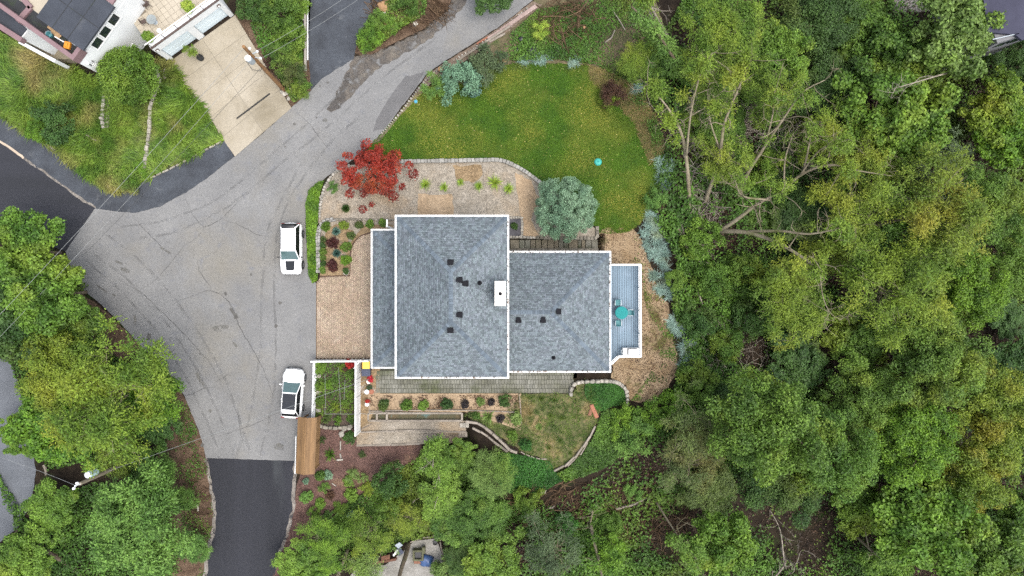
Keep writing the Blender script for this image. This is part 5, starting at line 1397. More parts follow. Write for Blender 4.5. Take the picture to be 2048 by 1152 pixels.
# ------------------------------------------------------------------ cars
def car(label, px, py, heading, L, Wd, Ht, spec):
    """heading: direction of the nose in the ground plane; +y of the car is forward"""
    o = thing("parked_car", label, "car", P(px, py, .035), heading - math.pi / 2, "white cars parked beside the patio")
    h = Wd / 2
    # body shell: stations along the length, half sections from sill to shoulder
    st = spec["stations"]             # (y as share of L, half width share, shoulder height, centre height)
    prof = []
    for (y, w, zs, zc_) in st:
        w_ = h * w
        prof.append([(0, .24), (w_ * .80, .24), (w_ * .97, .36), (w_, .55), (w_ * .985, zs - .12), (w_ * .93, zs - .03), (w_ * .80, zs), (w_ * .4, zc_ - .004), (0, zc_)])
    vs, fs = [], []; n = len(prof[0]) * 2 - 2
    for (y, w, zs, zc_), pr in zip(st, prof):
        ring = [(x, y * L, z) for x, z in pr] + [(-x, y * L, z) for x, z in pr[-2:0:-1]]
        vs += ring
    m = len(st)
    for i in range(m - 1):
        for k in range(n): fs.append((i * n + k, i * n + (k + 1) % n, (i + 1) * n + (k + 1) % n, (i + 1) * n + k))
    fs += [tuple(range(n - 1, -1, -1)), tuple((m - 1) * n + k for k in range(n))]
    MB().add(vs, fs).build("body", m_carw, o, True)
    # greenhouse
    yb0, yb1, yt0, yt1, zb, zt, wb, wt = spec["cabin"]       # base rear/front, top rear/front (shares), heights, half widths
    A = [Vector((s_ * h * wb, y * L, zb)) for y in (yb0, yb1) for s_ in (-1, 1)]       # rl rr fl fr
    B = [Vector((s_ * h * wt, y * L, zt)) for y in (yt0, yt1) for s_ in (-1, 1)]
    MB().add(A + B, [(0, 2, 3, 1), (4, 5, 7, 6), (0, 1, 5, 4), (2, 6, 7, 3), (0, 4, 6, 2), (1, 3, 7, 5)]).build("cabin", m_carw, o, True, .09, 3)
    def pane(name, quad, mat, inset, out=.012, parent=o, bev=.0):
        c = sum(quad, Vector()) / 4; n_ = (quad[1] - quad[0]).cross(quad[3] - quad[0]).normalized()
        if n_.dot(c - Vector((0, (yb0 + yb1) / 2 * L, (zb + zt) / 2))) < 0: n_ = -n_
        v = []
        for i, q in enumerate(quad):
            a, b = quad[(i + 1) % 4], quad[i - 1]
            v.append(q + (a - q).normalized() * inset + (b - q).normalized() * inset)
        top = [q + n_ * out for q in v]; bot = [q - n_ * .03 for q in v]
        return MB().add(top + bot, [(0, 1, 2, 3), (0, 4, 5, 1), (1, 5, 6, 2), (2, 6, 7, 3), (3, 7, 4, 0)]).build(name, mat, parent)
    pane("windscreen", [A[2], A[3], B[3], B[2]], m_windsh, .06)
    pane("rear_window", [A[0], A[1], B[1], B[0]], m_carg, .06)
    for s_ in (0, 1):
        a0, a1, b1, b0 = A[s_], A[2 + s_], B[2 + s_], B[s_]
        pane("window_surround", [a0.lerp(a1, .01), a0.lerp(a1, .99), b0.lerp(b1, .97), b0.lerp(b1, .03)], m_carb, .035, .008)
        for t0, t1 in ((.03, .33), (.35, .66), (.68, .98)):
            pane("side_window", [a0.lerp(a1, t0), a0.lerp(a1, t1), b0.lerp(b1, t1), b0.lerp(b1, t0)], m_carg, .055)
    if spec.get("glass_roof"):
        q = [B[0], B[1], B[3], B[2]]
        g = pane("glass_roof", [B[0].lerp(B[2], .06), B[1].lerp(B[3], .06), B[1].lerp(B[3], 1.0), B[0].lerp(B[2], 1.0)], m_sunroof, .05, .014)
        MB().box((0, (yt0 * .45 + yt1 * .55) * L, zt + .017), (h * wt * 1.6, .03, .012)).build("roof_bar", m_carb, o)
    for s_ in (-1, 1):
        MB().tube([(s_ * h * wt * .90, yt0 * L + .12, zt + .01), (s_ * h * wt * .90, yt0 * L + .3, zt + .045), (s_ * h * wt * .90, yt1 * L - .3, zt + .045), (s_ * h * wt * .90, yt1 * L - .12, zt + .01)], .018, 5).build("roof_rail", spec["rail"], o)
        mr = MB().box((s_ * (h + .1), yb1 * L - .28, zb + .06), (.2, .1, .13)).build("wing_mirror", spec["mirror"], o, True, .03, 2)
        MB().box((s_ * (h * .62), L * .5 - .17, .72), (.34, .2, .12)).build("headlight", m_lampw, o, True, .04, 2)
        MB().box((s_ * (h * .72), -L * .5 + .10, .88), (.3, .12, .16)).build("tail_light", m_lampr, o, True, .03, 2)
        for yy, r in ((spec["axles"][0], .36), (spec["axles"][1], .36)):
            MB().lathe([(r + .055, -.06), (r + .055, .02), (r - .02, .02), (r - .02, -.06)], 20).build("wheel_arch", spec["arch"], o, True).matrix_basis = Matrix.Translation((s_ * (h - .01), yy * L, .37)) @ Matrix.Rotation(s_ * math.pi / 2, 4, 'Y')
            w = MB().lathe([(r * .6, -.11), (r, -.09), (r, .09), (r * .62, .115), (r * .6, .08)], 24).build("wheel", m_tyre, o, True)
            w.matrix_basis = Matrix.Translation((s_ * (h - .055), yy * L, .36)) @ Matrix.Rotation(s_ * math.pi / 2, 4, 'Y')
            rim = MB().lathe([(r * .6, .07), (r * .6, .10), (r * .52, .085), (.02, .075)], 20)
            rm = rim.build("rim", m_rim, w)
            sp = MB()
            for k in range(5):
                a = k * 1.2566; sp.bar((.03 * math.cos(a), .03 * math.sin(a), .1), (r * .55 * math.cos(a), r * .55 * math.sin(a), .1), .07, .03)
            sp.build("spokes", m_rim, w)
        for y in (.1, -.13): MB().box((s_ * (h * 1.0), y * L, .86), (.03, .16, .025)).build("door_handle", m_carw, o)
    MB().box((0, L * .5 - .05, .48), (Wd * .72, .14, .22)).build("front_bumper", m_carb, o, True, .04, 2)
    MB().box((0, -L * .5 + .06, .48), (Wd * .76, .16, .2)).build("rear_bumper", spec["bumper"], o, True, .04, 2)
    gq = MB()
    for k in range(7): gq.box((-.45 + k * .15, L * .5 - .045, .76), (.09, .06, .14))
    gq.build("grille", m_carb, o)
    MB().box((0, -L * .5 + .02, .72), (.5, .05, .12)).build("number_plate", m_porc, o)
    for s_ in (-.35, .2): MB().bar((s_ * h, yb1 * L - .03, zb + .035), (s_ * h + .5, yb1 * L + .01, zb + .02), .025, .02).build("wiper", m_carb, o)
    MB().tube([(0, yt0 * L + .25, zt + .01), (0, yt0 * L + .16, zt + .09)], [.035, .012], 5).build("antenna", m_carw if not spec.get("glass_roof") else m_carb, o)
    hy = [(yb1 * L + .04), .30 * L, .42 * L]
    for s_ in (-1, 1): MB().tube([(s_ * h * .80, hy[0], 1.05), (s_ * h * .78, hy[1], 1.0), (s_ * h * .68, hy[2], .935)], .012, 4).build("bonnet_seam", m_carb, o)
    MB().tube([(-h * .68, .425 * L, .93), (0, .45 * L, .955), (h * .68, .425 * L, .93)], .012, 4).build("bonnet_seam", m_carb, o)
    for s_ in (-1, 1):
        for yy in (.2, -.02, -.25): MB().tube([(s_ * h * 1.0, yy * L, .4), (s_ * h * 1.002, yy * L, .8), (s_ * h * .95, yy * L, 1.02)], .011, 4).build("door_seam", m_carb, o)
    if spec.get("decal"):
        y0, y1 = yb1 * L + .06, L * .42
        MB().add([(-.42, y0, 1.068), (.42, y0, 1.068), (.36, y1 - .1, 1.03), (.3, y1, 1.012), (-.3, y1, 1.012), (-.36, y1 - .1, 1.03)], [(0, 1, 2, 3, 4, 5)]).build("bonnet_decal", m_decal, o)
    if spec.get("spoiler"):
        MB().box((0, yt0 * L - .04, zt - .02), (h * wt * 1.7, .34, .05)).build("spoiler", spec["spoiler"], o, True, .02, 1)
    return o
suv = dict(stations=[(-.5, .62, .74, .78), (-.488, .82, .86, .88), (-.465, .93, .98, 1.0), (-.40, .985, 1.06, 1.08), (-.2, 1.0, 1.06, 1.08), (.1, 1.0, 1.05, 1.07), (.19, 1.0, 1.03, 1.06), (.33, .985, .99, 1.03), (.42, .955, .94, .99), (.46, .89, .88, .92), (.487, .76, .78, .8), (.5, .55, .66, .68)],
           cabin=(-.485, .225, -.40, .045, .98, 1.66, .90, .72), axles=(-.29, .31), rail=m_carb, mirror=m_carb, arch=m_carb, bumper=m_carb, decal=True, spoiler=m_carb)
cross = dict(stations=[(-.5, .56, .76, .80), (-.485, .8, .88, .9), (-.46, .92, .98, 1.0), (-.40, .975, 1.03, 1.06), (-.2, 1.0, 1.02, 1.04), (.1, 1.0, 1.01, 1.03), (.17, 1.0, 1.0, 1.03), (.30, .98, .95, 1.0), (.40, .93, .89, .95), (.45, .84, .82, .87), (.483, .68, .74, .77), (.5, .45, .64, .66)],
             cabin=(-.46, .235, -.33, .03, .95, 1.60, .89, .72), axles=(-.29, .31), rail=m_carw, mirror=m_carw, arch=m_carw, bumper=m_carw, glass_roof=True, spoiler=m_carw)
car("white SUV with a black bonnet decal, parked beside the hedge", 587.5, 498.5, -math.pi / 2, 4.66, 1.9, 1.68, suv)
car("white car with a dark glass roof, parked beside the white fence", 590, 784, math.radians(86), 4.5, 1.86, 1.62, cross)

# ------------------------------------------------------------------ white fences round the vegetable plot
def fence(name, label, pts, z0, h, board=.15, panel=True, post=1.8):
    W = [P(a, b, z0) for a, b in pts]
    o = thing(name, label, "fence", W[0]); L = o.location.copy()
    for i, (a, b) in enumerate(zip(W[:-1], W[1:])):
        d = (b - a); n = max(1, round(d.length / post)); t = d.normalized()
        for k in range(n + 1):
            if i and k == 0: continue
            p = a.lerp(b, k / n) - L
            MB().box((p.x, p.y, h / 2), (.13 if panel else .1, .13 if panel else .1, h + .06), math.atan2(t.y, t.x)).build("post", m_white, o)
        for k in range(n):
            p0, p1 = a.lerp(b, k / n) - L + t * .07, a.lerp(b, (k + 1) / n) - L - t * .07
            MB().bar(p0 + Vector((0, 0, h - .02)), p1 + Vector((0, 0, h - .02)), .12 if panel else .08, .07).build("top_rail", m_white, o)
            MB().bar(p0 + Vector((0, 0, .15)), p1 + Vector((0, 0, .15)), .06, .09).build("bottom_rail", m_white, o)
            if not panel: MB().bar(p0 + Vector((0, 0, h * .55)), p1 + Vector((0, 0, h * .55)), .05, .11).build("rail", m_white, o); continue
            m = max(1, round((p1 - p0).length / .3)); 
            for j in range(m):
                q0, q1 = p0.lerp(p1, (j + .03) / m), p0.lerp(p1, (j + .97) / m)
                MB().bar(q0 + Vector((0, 0, h * .52)), q1 + Vector((0, 0, h * .52)), .03, h * .8).build("board", m_white, o)
    return o
fence("privacy_fence", "tall white board fence between the vegetable plot and the bins", [(721, 720), (720.5, 862)], .05, 2.0)
fence("privacy_fence", "white board fence between the brick patio and the vegetable plot", [(632, 720), (742, 719)], .05, 1.5)
fence("rail_fence", "low open white rail fence beside the parked car", [(633, 722), (632, 780), (630, 834)], .05, 1.0, panel=False, post=1.5)
gt_ = thing("garden_gate", "white diagonal brace gate standing open beside the yellow bin", "gate", P(715, 733, .05))
MB().bar((0, 0, .15), (.62, .75, .15), .06, .08).build("bottom_rail", m_white, gt_); MB().bar((0, 0, 1.5), (.62, .75, 1.5), .06, .08).build("top_rail", m_white, gt_)
for k in range(5): MB().box((.62 * (k + .5) / 5, .75 * (k + .5) / 5, .82), (.12, .03, 1.3), .88).build("board", m_white, gt_)
for (a, b) in ((632, 752), (632, 785), (632, 821)):
    p = P(a + 5, b, .07); o = MB().box((0, 0, .05), (.42, .3, .1)).build("stepping_stone", m_stone, None, False, .02, 1, (p.x, p.y, .05))
    tag(o, {752: "pale square slab inside the rail fence, nearest the patio", 785: "pale square slab inside the rail fence, the middle one", 821: "pale square slab inside the rail fence, nearest the brown shelter"}[b], "slab", "slabs along the rail fence")
o = thing("trellis", "thin white wire trellis frame standing in the vegetable plot", "trellis", P(650, 828, .05)); L = o.location
def tl(a, b, z): return P(a, b, z) - L
for seg in (((650, 815, .8), (650, 828, .8)), ((650, 828, .8), (711, 828, .8)), ((711, 826, .6), (740, 829, .6)), ((740, 829, .6), (739, 805, .6))):
    MB().bar(tl(*seg[0]), tl(*seg[1]), .022).build("rail", m_wire, o)
for a, b in ((650, 815), (650, 828), (680, 828), (711, 828)): MB().bar(tl(a, b, 0.02), tl(a, b, .8), .03).build("post", m_galv, o)
for k, (a, b, c, d) in enumerate(((677, 735, 682, 828), (650, 748, 651, 815), (690, 760, 688, 800))):
    tag(MB().bar(P(a, b, .6), P(c, d, .6), .02).bar(P(a, b, .05), P(a, b, .6), .02).bar(P(c, d, .05), P(c, d, .6), .02).build("plant_stake", m_wire), ["long thin wire support through the middle of the vegetable plot", "thin wire support nearest the rail fence in the vegetable plot", "short wire support beside the longest one in the vegetable plot"][k], "stake", "wire supports in the vegetable plot")

# bins and bits between the fence and the house
def bin_(px, py, label, lidm, body, w, d, hgt):
    o = thing("wheelie_bin", label, "bin", P(px, py, .05))
    MB().add([(-w * .42, -d * .42, .05), (w * .42, -d * .42, .05), (w * .42, d * .42, .05), (-w * .42, d * .42, .05), (-w / 2, -d / 2, hgt), (w / 2, -d / 2, hgt), (w / 2, d / 2, hgt), (-w / 2, d / 2, hgt)],
             [(0, 3, 2, 1), (4, 5, 6, 7), (0, 1, 5, 4), (1, 2, 6, 5), (2, 3, 7, 6), (3, 0, 4, 7)]).build("body", body, o, False, .03, 2)
    l = MB().box((0, 0, hgt + .04), (w + .05, d + .05, .07)).box((0, 0, hgt + .085), (w * .7, d * .7, .03)).build("lid", lidm, o, False, .02, 2)
    MB().bar((-w * .4, d / 2 + .06, hgt), (w * .4, d / 2 + .06, hgt), .04).build("handle", body, o)
    for s_ in (-1, 1): MB().tube([(s_ * w * .4, d * .4, .1), (s_ * w * .5, d * .4, .1)], .1, 12).build("wheel", m_tyre, o)
    return o
bin_(737, 727.5, "bin with a yellow lid beside the lean-to roof", m_yellow, m_carb, .6, .62, 1.0)
bin_(736, 742.5, "bin with a dark navy lid between the yellow bin and the flower pots", m_navy, m_navy, .74, .62, .9)
pot("flower_pot", 743, 757, .05, .2, .35, m_red, "red pot of red flowers beside the navy bin", L_flower, 6)
pot("flower_pot", 738.5, 763, .05, .19, .3, m_porc, "white pot below the red flower pot by the path")
pot("flower_pot", 741, 773.5, .05, .2, .3, flat("teal_glaze", (.05, .28, .30)), "teal glazed pot with a plant beside the slab path", L_grey, 5)
pot("flower_pot", 735, 783, .05, .21, .32, m_porc, "white pot beside the terracotta bowl")
pot("flower_pot", 743.5, 783, .05, .24, .2, m_terra, "wide terracotta bowl at the corner of the slab path")
pot("flower_pot", 737, 801, .05, .17, .3, m_red, "small red pot near the stepping corner of the shrub bed", L_flower, 4)
pot("flower_pot", 735, 808, .05, .19, .25, m_porc, "round white bowl at the end of the shrub bed")

# ------------------------------------------------------------------ wooden shelter beside the drive
sh = thing("shelter", "long narrow shelter with a golden-brown gabled board roof beside the road", "shelter", P(616, 892, 0)); SLc = sh.location.copy()
c0, c1 = P(615, 834, 2.3), P(610.5, 947, 2.3)           # ridge line ends, seen at eave height
rd = (c1 - c0).normalized(); rn = Vector((-rd.y, rd.x, 0))        # rn points east
if rn.x < 0: rn = -rn
c0 = Vector((c0.x, c0.y, 0)) - SLc; c1 = Vector((c1.x, c1.y, 0)) - SLc; hw = .82
for s_ in (-1, 1):
    nbd = 6
    for k in range(nbd):
        a, b = k / nbd, (k + 1) / nbd
        za, zb_ = 2.72 - .42 * a, 2.72 - .42 * b
        o0, o1 = rn * s_ * hw * a, rn * s_ * hw * (b + .015)
        th = Vector((0, 0, .05 - .012 * (k % 2)))
        vs = [c0 + o0 + Vector((0, 0, za)), c1 + o0 + Vector((0, 0, za)), c1 + o1 + Vector((0, 0, zb_)), c0 + o1 + Vector((0, 0, zb_))]
        MB().add(vs + [v + th for v in vs], [(0, 1, 2, 3), (4, 7, 6, 5), (0, 4, 5, 1), (1, 5, 6, 2), (2, 6, 7, 3), (3, 7, 4, 0)]).build("roof_board", m_wood, sh)
MB().tube([c0 - rd * .02 + Vector((0, 0, 2.76)), c1 + rd * .02 + Vector((0, 0, 2.76))], .06, 6).build("ridge_board", m_wood, sh)
for s_ in (-1, 1):
    for t in (.05, .5, .95):
        p = c0.lerp(c1, t) + rn * s_ * .6; MB().box((p.x, p.y, 1.15), (.12, .12, 2.3)).build("post", m_wood, sh)
for k in range(9):
    MB().bar(c0.lerp(c1, .04) + rn * .6 + Vector((0, 0, .3 + k * .2)), c0.lerp(c1, .96) + rn * .6 + Vector((0, 0, .3 + k * .2)), .03, .17).build("wall_board", m_wood, sh)
o = thing("white_rail", "long white board standing against the road side of the brown shelter", "board", P(596, 905, 0)); L = o.location
MB().bar(P(596, 870, .9) - L, P(594, 944, .9) - L, .07, 1.2).build("board", m_white, o)

# ------------------------------------------------------------------ utility poles and wires
p0 = P(568, 180, 0); ptop = P(487, 93, 9.7)
up_ = thing("utility_pole", "brown wooden utility pole with a grey transformer beside the concrete drive", "utility pole", p0)
tv = Vector((ptop.x - p0.x, ptop.y - p0.y, 0))
MB().tube([(0, 0, -.3), tv * .5 + Vector((0, 0, 4.9)), tv + Vector((0, 0, 9.7))], [.19, .165, .13], 10).build("post", m_pole, up_)
tr = Vector((tv.x, tv.y, 7.8)) + Vector((-.2, -.42, 0))
tf = MB().lathe([(.2, -.45), (.26, -.42), (.26, .36), (.2, .44), (.05, .46)], 16, tr).build("transformer", m_galv, up_)
MB().lathe([(.24, .0), (.25, .08), (.12, .14), (.03, .15)], 14, tr + Vector((0, 0, .44))).build("cap", m_porc, tf)
MB().lathe([(.05, 0), (.05, .3)], 8, tr + Vector((.1, .05, .5))).build("bushing", m_porc, tf)
MB().tube([tr + Vector((-.2, -.2, .3)), tr + Vector((.1, -.7, -.2)), tr + Vector((.5, -.6, -.9)), Vector((tv.x * .6, tv.y * .6, 5.6))], .025, 5).build("cable", m_wired, up_)
for k, (dx, dy, z) in enumerate(((.55, .2, 8.2), (.6, -.1, 7.6), (.25, .12, 9.0))):
    b = Vector((tv.x * z / 9.7, tv.y * z / 9.7, z)); e = b + Vector((dx, dy, 0))
    MB().bar(b, e, .06).build("bracket", m_galv, up_); MB().lathe([(.05, 0), (.09, .05), (.05, .1), (.09, .15), (.03, .2)], 8, e).build("insulator", m_porc, up_)
w1s = [p0 + Vector((tv.x * z / 9.7, tv.y * z / 9.7, z)) for z in (9.5, 8.2, 7.6, 5.6)]
p2 = P(289, 909, 0); pt2 = P(150, 972, 9.9)
up2 = thing("utility_pole", "grey utility pole with a pale blue transformer rising among the trees", "utility pole", p2)
tv2 = Vector((pt2.x - p2.x, pt2.y - p2.y, 0))
MB().tube([(0, 0, -.3), tv2 * .5 + Vector((0, 0, 4.9)), tv2 + Vector((0, 0, 9.3))], [.19, .165, .13], 10).build("post", m_pole2, up2)
MB().lathe([(.06, 9.3), (.06, 9.9)], 8, tv2).build("pole_top_pin", m_porc, up2)
for s_ in (-1, 1): MB().lathe([(.05, 0), (.1, .06), (.05, .12), (.1, .18), (.03, .24)], 8, tv2 + Vector((s_ * .12, s_ * .2, 9.75))).build("insulator", m_porc, up2)
tr2 = Vector((tv2.x * .9, tv2.y * .9, 8.0)) + Vector((.15, .48, 0))
tf2 = MB().lathe([(.2, -.5), (.27, -.46), (.27, .4), (.2, .5), (.05, .52)], 16, tr2).build("transformer", surf("pale_blue_steel", (.42, .55, .58), None, 2.0, rough_=.4), up2)
MB().lathe([(.22, 0), (.24, .1), (.05, .16)], 14, tr2 + Vector((0, 0, .5))).build("cap", m_porc, tf2)
MB().bar(Vector((tv2.x * .88, tv2.y * .88, 8.1)), tr2, .1).build("bracket", m_galv, up2)
def wire(a, b, sag, r, mat, label, n=14):
    pts = [a.lerp(b, t) - Vector((0, 0, sag * 4 * t * (1 - t))) for t in np.linspace(0, 1, n)]
    return tag(MB().tube(pts, r, 4).build("wire", mat), label, "wire", "overhead wires")
wire(w1s[0], P(-60, 692, 9.2), .3, .013, m_wire, "pale overhead wire from the pole top down across the upper dark road")
wire(w1s[2], P(-40, 715, 7.0), .5, .011, m_wire, "lower overhead wire crossing the junction toward the big roadside tree")
wire(w1s[3], P(30, 650, 6.0), .3, .014, m_wired, "dark cable sagging over the concrete drive from the pole")
wire(w1s[1], P(720, -25, 8.5), .3, .011, m_wire, "upper of two wires from the pole over the hedge to the top edge")
wire(w1s[2] + Vector((.6, -.1, 0)), P(780, -45, 8.0), .4, .011, m_wire, "lower of two wires from the pole over the hedge to the top edge")
wire(p2 + Vector((tv2.x * .62, tv2.y * .62, 5.9)), P(738, 758, 3.1), .25, .014, m_wire, "service wire from the lower pole over the parked car to the house")
wire(p2 + tv2 + Vector((0, 0, 9.8)), P(-30, 905, 10), .2, .011, m_wire, "short wire from the lower pole to the edge of the picture")
# white railing beside the top driveway
rl = thing("rail_fence", "white board rail beside the dark driveway at the top edge", "fence", P(612, 70, 0)); L = rl.location
MB().bar(P(610.5, -30, .7) - L, P(611, 142, .7) - L, .2, .12).build("rail", m_stone, rl); MB().bar(P(615.5, -30, .5) - L, P(615.5, 120, .5) - L, .08, .1).build("rail", m_white, rl)
for y in (0, 45, 90, 138): p = P(611, y, 0) - L; MB().box((p.x, p.y, .35), (.12, .12, .7)).build("post", m_stone, rl)

# ------------------------------------------------------------------ odds and ends
def timber(label, a, b, w, mat, dz=.12):
    return tag(MB().bar(PG(*a, dz), PG(*b, dz), w, .16).build("fallen_timber", mat, None, False, .03, 1), label, "timber", "timbers beside the road")
timber("thick pinkish timber lying beside the road, nearest the top edge", (1072, 12), (1000, 62), .36, m_pinkwood)
timber("pinkish timber in line below the thick one, beside the road", (1000, 62), (975, 78), .3, m_pinkwood, .1)
timber("long grey timber reaching down to the blue juniper", (1020, 52), (914, 122), .2, m_timber, .22)
timber("short grey timber at the inner side of the long one", (1010, 67), (978, 84), .2, m_timber, .1)
timber("thin reddish stick beside the road verge pebbles", (976, 74), (953, 88), .12, m_terra, .1)
def stump(px, py, r, label):
    o = thing("tree_stump", label, "stump", PG(px, py))
    MB().lathe([(r * 1.25, -.1), (r * 1.05, .12), (r, .3), (r * .97, .32)], 14).build("bark", m_bark, o); MB().lathe([(r * .92, .28), (r * .92, .335), (.02, .34)], 14).build("cut_face", m_cutwood, o)
stump(1009, 122, .26, "round tree stump at the upper edge of the lawn")
stump(803, 981, .27, "cut tree stump among the dark shrubs below the mulch bed")
stump(882, 140, .26, "brown stump behind the blue juniper at the roadside")
stump(1168, 57, .14, "small pale stump in the brush beyond the lawn")
d = thing("garden_ball", "turquoise round lid lying on the lawn", "lid", PG(1196, 324, .05))
MB().lathe([(.32, 0), (.34, .06), (.25, .16), (.05, .2)], 20).build("dome", flat("mint_plastic", (.03, .36, .30), .6), d); MB().lathe([(.06, .19), (.06, .24), (.02, .25)], 10).build("knob", m_teal, d)
b_ = thing("beach_ball", "small sky-blue ball at the road edge of the lawn", "ball", PG(832, 204, .05))
MB().lathe([(.03, 0), (.1, .03), (.155, .11), (.165, .17), (.14, .26), (.08, .31), (.02, .33)], 14).build("ball", m_skyb, b_, True); MB().lathe([(.166, .15), (.166, .19)], 14).build("band", m_porc, b_)
def bag(px, py, r, label, mat, seed, cat="bag", fl=.6, z=None):
    rs = np.random.RandomState(seed); bm = bmesh.new(); bmesh.ops.create_icosphere(bm, subdivisions=3, radius=r)
    for v in bm.verts:
        k = 1 + .3 * mnoise.noise(v.co / r * 1.6 + Vector((seed, 0, 0))) + .1 * mnoise.noise(v.co / r * 5)
        v.co = Vector((v.co.x * k * 1.15, v.co.y * k, max(-.02, v.co.z * k * fl)))
    me = bpy.data.meshes.new("bag"); bm.to_mesh(me); bm.free(); me.polygons.foreach_set("use_smooth", [True] * len(me.polygons))
    o = link("plastic_bag", me, mat, None, PG(px, py, .04) if z is None else P(px, py, z)); return tag(o, label, cat)
bag(1062, 103, .5, "large ragged black plastic sack at the top of the lawn", m_black_p, 1)
bag(1037, 101, .28, "small black plastic sack next to the large ragged one", m_black_p, 2)
bag(1042, 78, .26, "black plastic sack half in the weeds near the fallen timbers", m_black_p, 3)
bag(852, 1120, .62, "blue tarpaulin bundle on the lower concrete patio", m_blue, 5, "tarp", .8)
# lower patio: brick fire pit, folded chair, timber edge
fp = thing("fire_pit", "square olive stone grill with a dark opening on the lower patio", "grill", PG(838, 1106))
mb_ = [(-.42, 0, .18, 1.0), (.42, 0, .18, 1.0), (0, .42, .68, .18), (0, -.42, .68, .18)]
for (x, y, w, dd) in mb_: MB().box((x, y, .35), (w, dd if abs(x) > .1 else .18, .7)).build("wall", m_olive, fp, False, .02, 1)
MB().box((0, 0, .45), (.64, .64, .06)).build("grate", m_carb, fp); MB().box((.1, -.72, .2), (1.1, .36, .22)).build("hearth_step", m_brickred, fp, False, .02, 1); MB().box((.52, .5, .5), (.3, .6, .5)).build("side_block", m_olive, fp, False, .03, 1)
lc = thing("lounge_chair", "grey and white folding lounger beside the trunk on the lower patio", "chair", PG(800, 1100), .6)
MB().box((0, 0, .35), (.6, .7, .06)).build("seat", m_navy, lc, False, .02, 1); MB().box((.35, .55, .55), (.55, .6, .05), .0, Matrix.Rotation(.6, 3, 'X')).build("backrest", m_galv, lc, False, .02, 1)
MB().box((-.35, .1, .42), (.7, .18, .04), .3).build("armrest", m_white, lc)
for sx in (-1, 1):
    for sy in (-1, 1): MB().bar((sx * .25, sy * .3, .34), (sx * .28, sy * .36, 0), .03).build("leg", m_galv, lc)
row_wall("retaining_timbers", "red-brown timber wall along the back of the lower patio", "wall", [(700, 1134), (730, 1128), (760, 1122), (788, 1117)], .9, .25, .45, stone_meshes("timber", m_brickred, 3, .04, .05), "timber", dz=.1, jit=.02)
bx2 = thing("crate", "rusty brown box on the timber wall of the lower patio", "box", PG(772, 1113, .35))
MB().box((0, 0, .15), (.75, .34, .3), .2).build("body", m_card, bx2, False, .02, 1); MB().box((0, 0, .31), (.8, .38, .03), .2).build("lid", m_brickred, bx2)
o = row_wall("paving_edge", "thin dark edging boards round the lower patio", "edging", [(815, 1096), (830, 1080), (872, 1074), (884, 1100), (893, 1150)], .8, .12, .25, ST_timber, "board", dz=.1)
o = thing("plant_pot", "black pot at the corner of the lower patio", "pot", PG(871, 1084)); MB().lathe([(.16, 0), (.22, .3), (.19, .3), (.16, .1), (.02, .1)], 14).build("body", m_black_p, o)
o = tag(link("garden_rock", ST_pale[1], None, None, PG(879, 1073, .15), .3, (.45, .35, .35)), "pale pointed rock at the corner of the lower patio", "rock")
# logs and boulders on the mound
for i, (a, b, s_, lab) in enumerate(((770, 15, .62, "large pale cut log end on the overgrown mound"), (776, 48, .42, "smaller pale log chunk below the large one on the mound"), (757, 50, .34, "pale rock half hidden in leaves on the mound"), (830, 48, .24, "small pale rock on the brush side of the mound"), (787, 40, .3, "pale rock between the log chunk and the brush on the mound"))):
    bag(a, b, s_, lab, m_cutwood if i < 2 else m_stone, 20 + i, "log" if i < 2 else "rock", .7)
tag(MB().tube([PG(795, 8, .2), PG(772, 25, .3), PG(750, 30, .15)], [.05, .08, .06], 6).build("fallen_branch", m_stone), "pale crooked branch lying across the mound", "branch")
# bits in the mulch bed
for i, (a, b, c, d, w, lab) in enumerate(((681, 882, 681, 900, .1, "upright white edging piece in the mulch bed"), (680, 907, 682, 916, .14, "lower white edging piece in the mulch bed"), (673, 920, 686, 919, .16, "short white log lying at the end of the white edging"), (663, 966, 672, 972, .06, "thin pale stick in the mulch bed"))):
    tag(MB().bar(PG(a, b, .1), PG(c, d, .1), w, .12).build("edging_piece", m_stone, None, False, .02, 1), lab, "edging")
hand = tag(MB().tube([P(723, 858, .6), P(735, 852, .5), P(744, 847, .4)], .03, 5).build("hose_pipe", m_wired), "dark pipe leaning out from the end of the tall white fence", "pipe")
o = thing("clay_planter", "broken terracotta slab beside the ivy mound", "pot", PG(1188, 822)); MB().box((0, 0, .12), (.36, 1.3, .14), .42).build("slab", m_terra, o, False, .03, 1); MB().box((-.35, -.1, .1), (.3, .6, .16), -.3).build("shard", m_brickred, o, False, .03, 1)

# ------------------------------------------------------------------ grass and ground cover (nobody could count it)
def lawn_d(X, Y): return np.ones(len(X))
grass_stuff("lawn_grass", LAWN, 90000, .13, .035, (.2, 1.3), L_lawngrass, "short mown lawn grass, greener and yellower in patches", "grass", 401)
grass_stuff("tall_grass", RGRASS, 7000, .95, .075, (.6, 1.4), L_tallgrass, "long uncut grass on the bank below the white house", "grass", 402, clump=8, flow=-.9)
grass_stuff("weedy_grass", EBED, 1100, .35, .035, (.4, 1.3), L_weed, "thin weedy grass in the dry bed above the log edge", "grass", 403, clump=6)
HEDGE = [(618, 382), (638, 364), (648, 362), (644, 380), (639, 400), (637, 440), (634, 462), (633, 500), (636, 560), (626, 566), (618, 550), (616, 500), (614, 450), (613, 410)]
leaf_stuff("hedge_foliage", HEDGE, 7000, .16, L_hedge, "strip of bright green ground-cover hedge between the road and the block wall", "hedge", 404, .5)
IVY = catmull([(1172, 766), (1200, 764), (1235, 768), (1250, 785), (1252, 808), (1225, 812), (1198, 822), (1182, 806), (1170, 790)], 3, True)
leaf_stuff("ivy", IVY, 8000, .12, L_ivy, "dark glossy ivy mound inside the curved stone wall", "ivy", 405, .25)
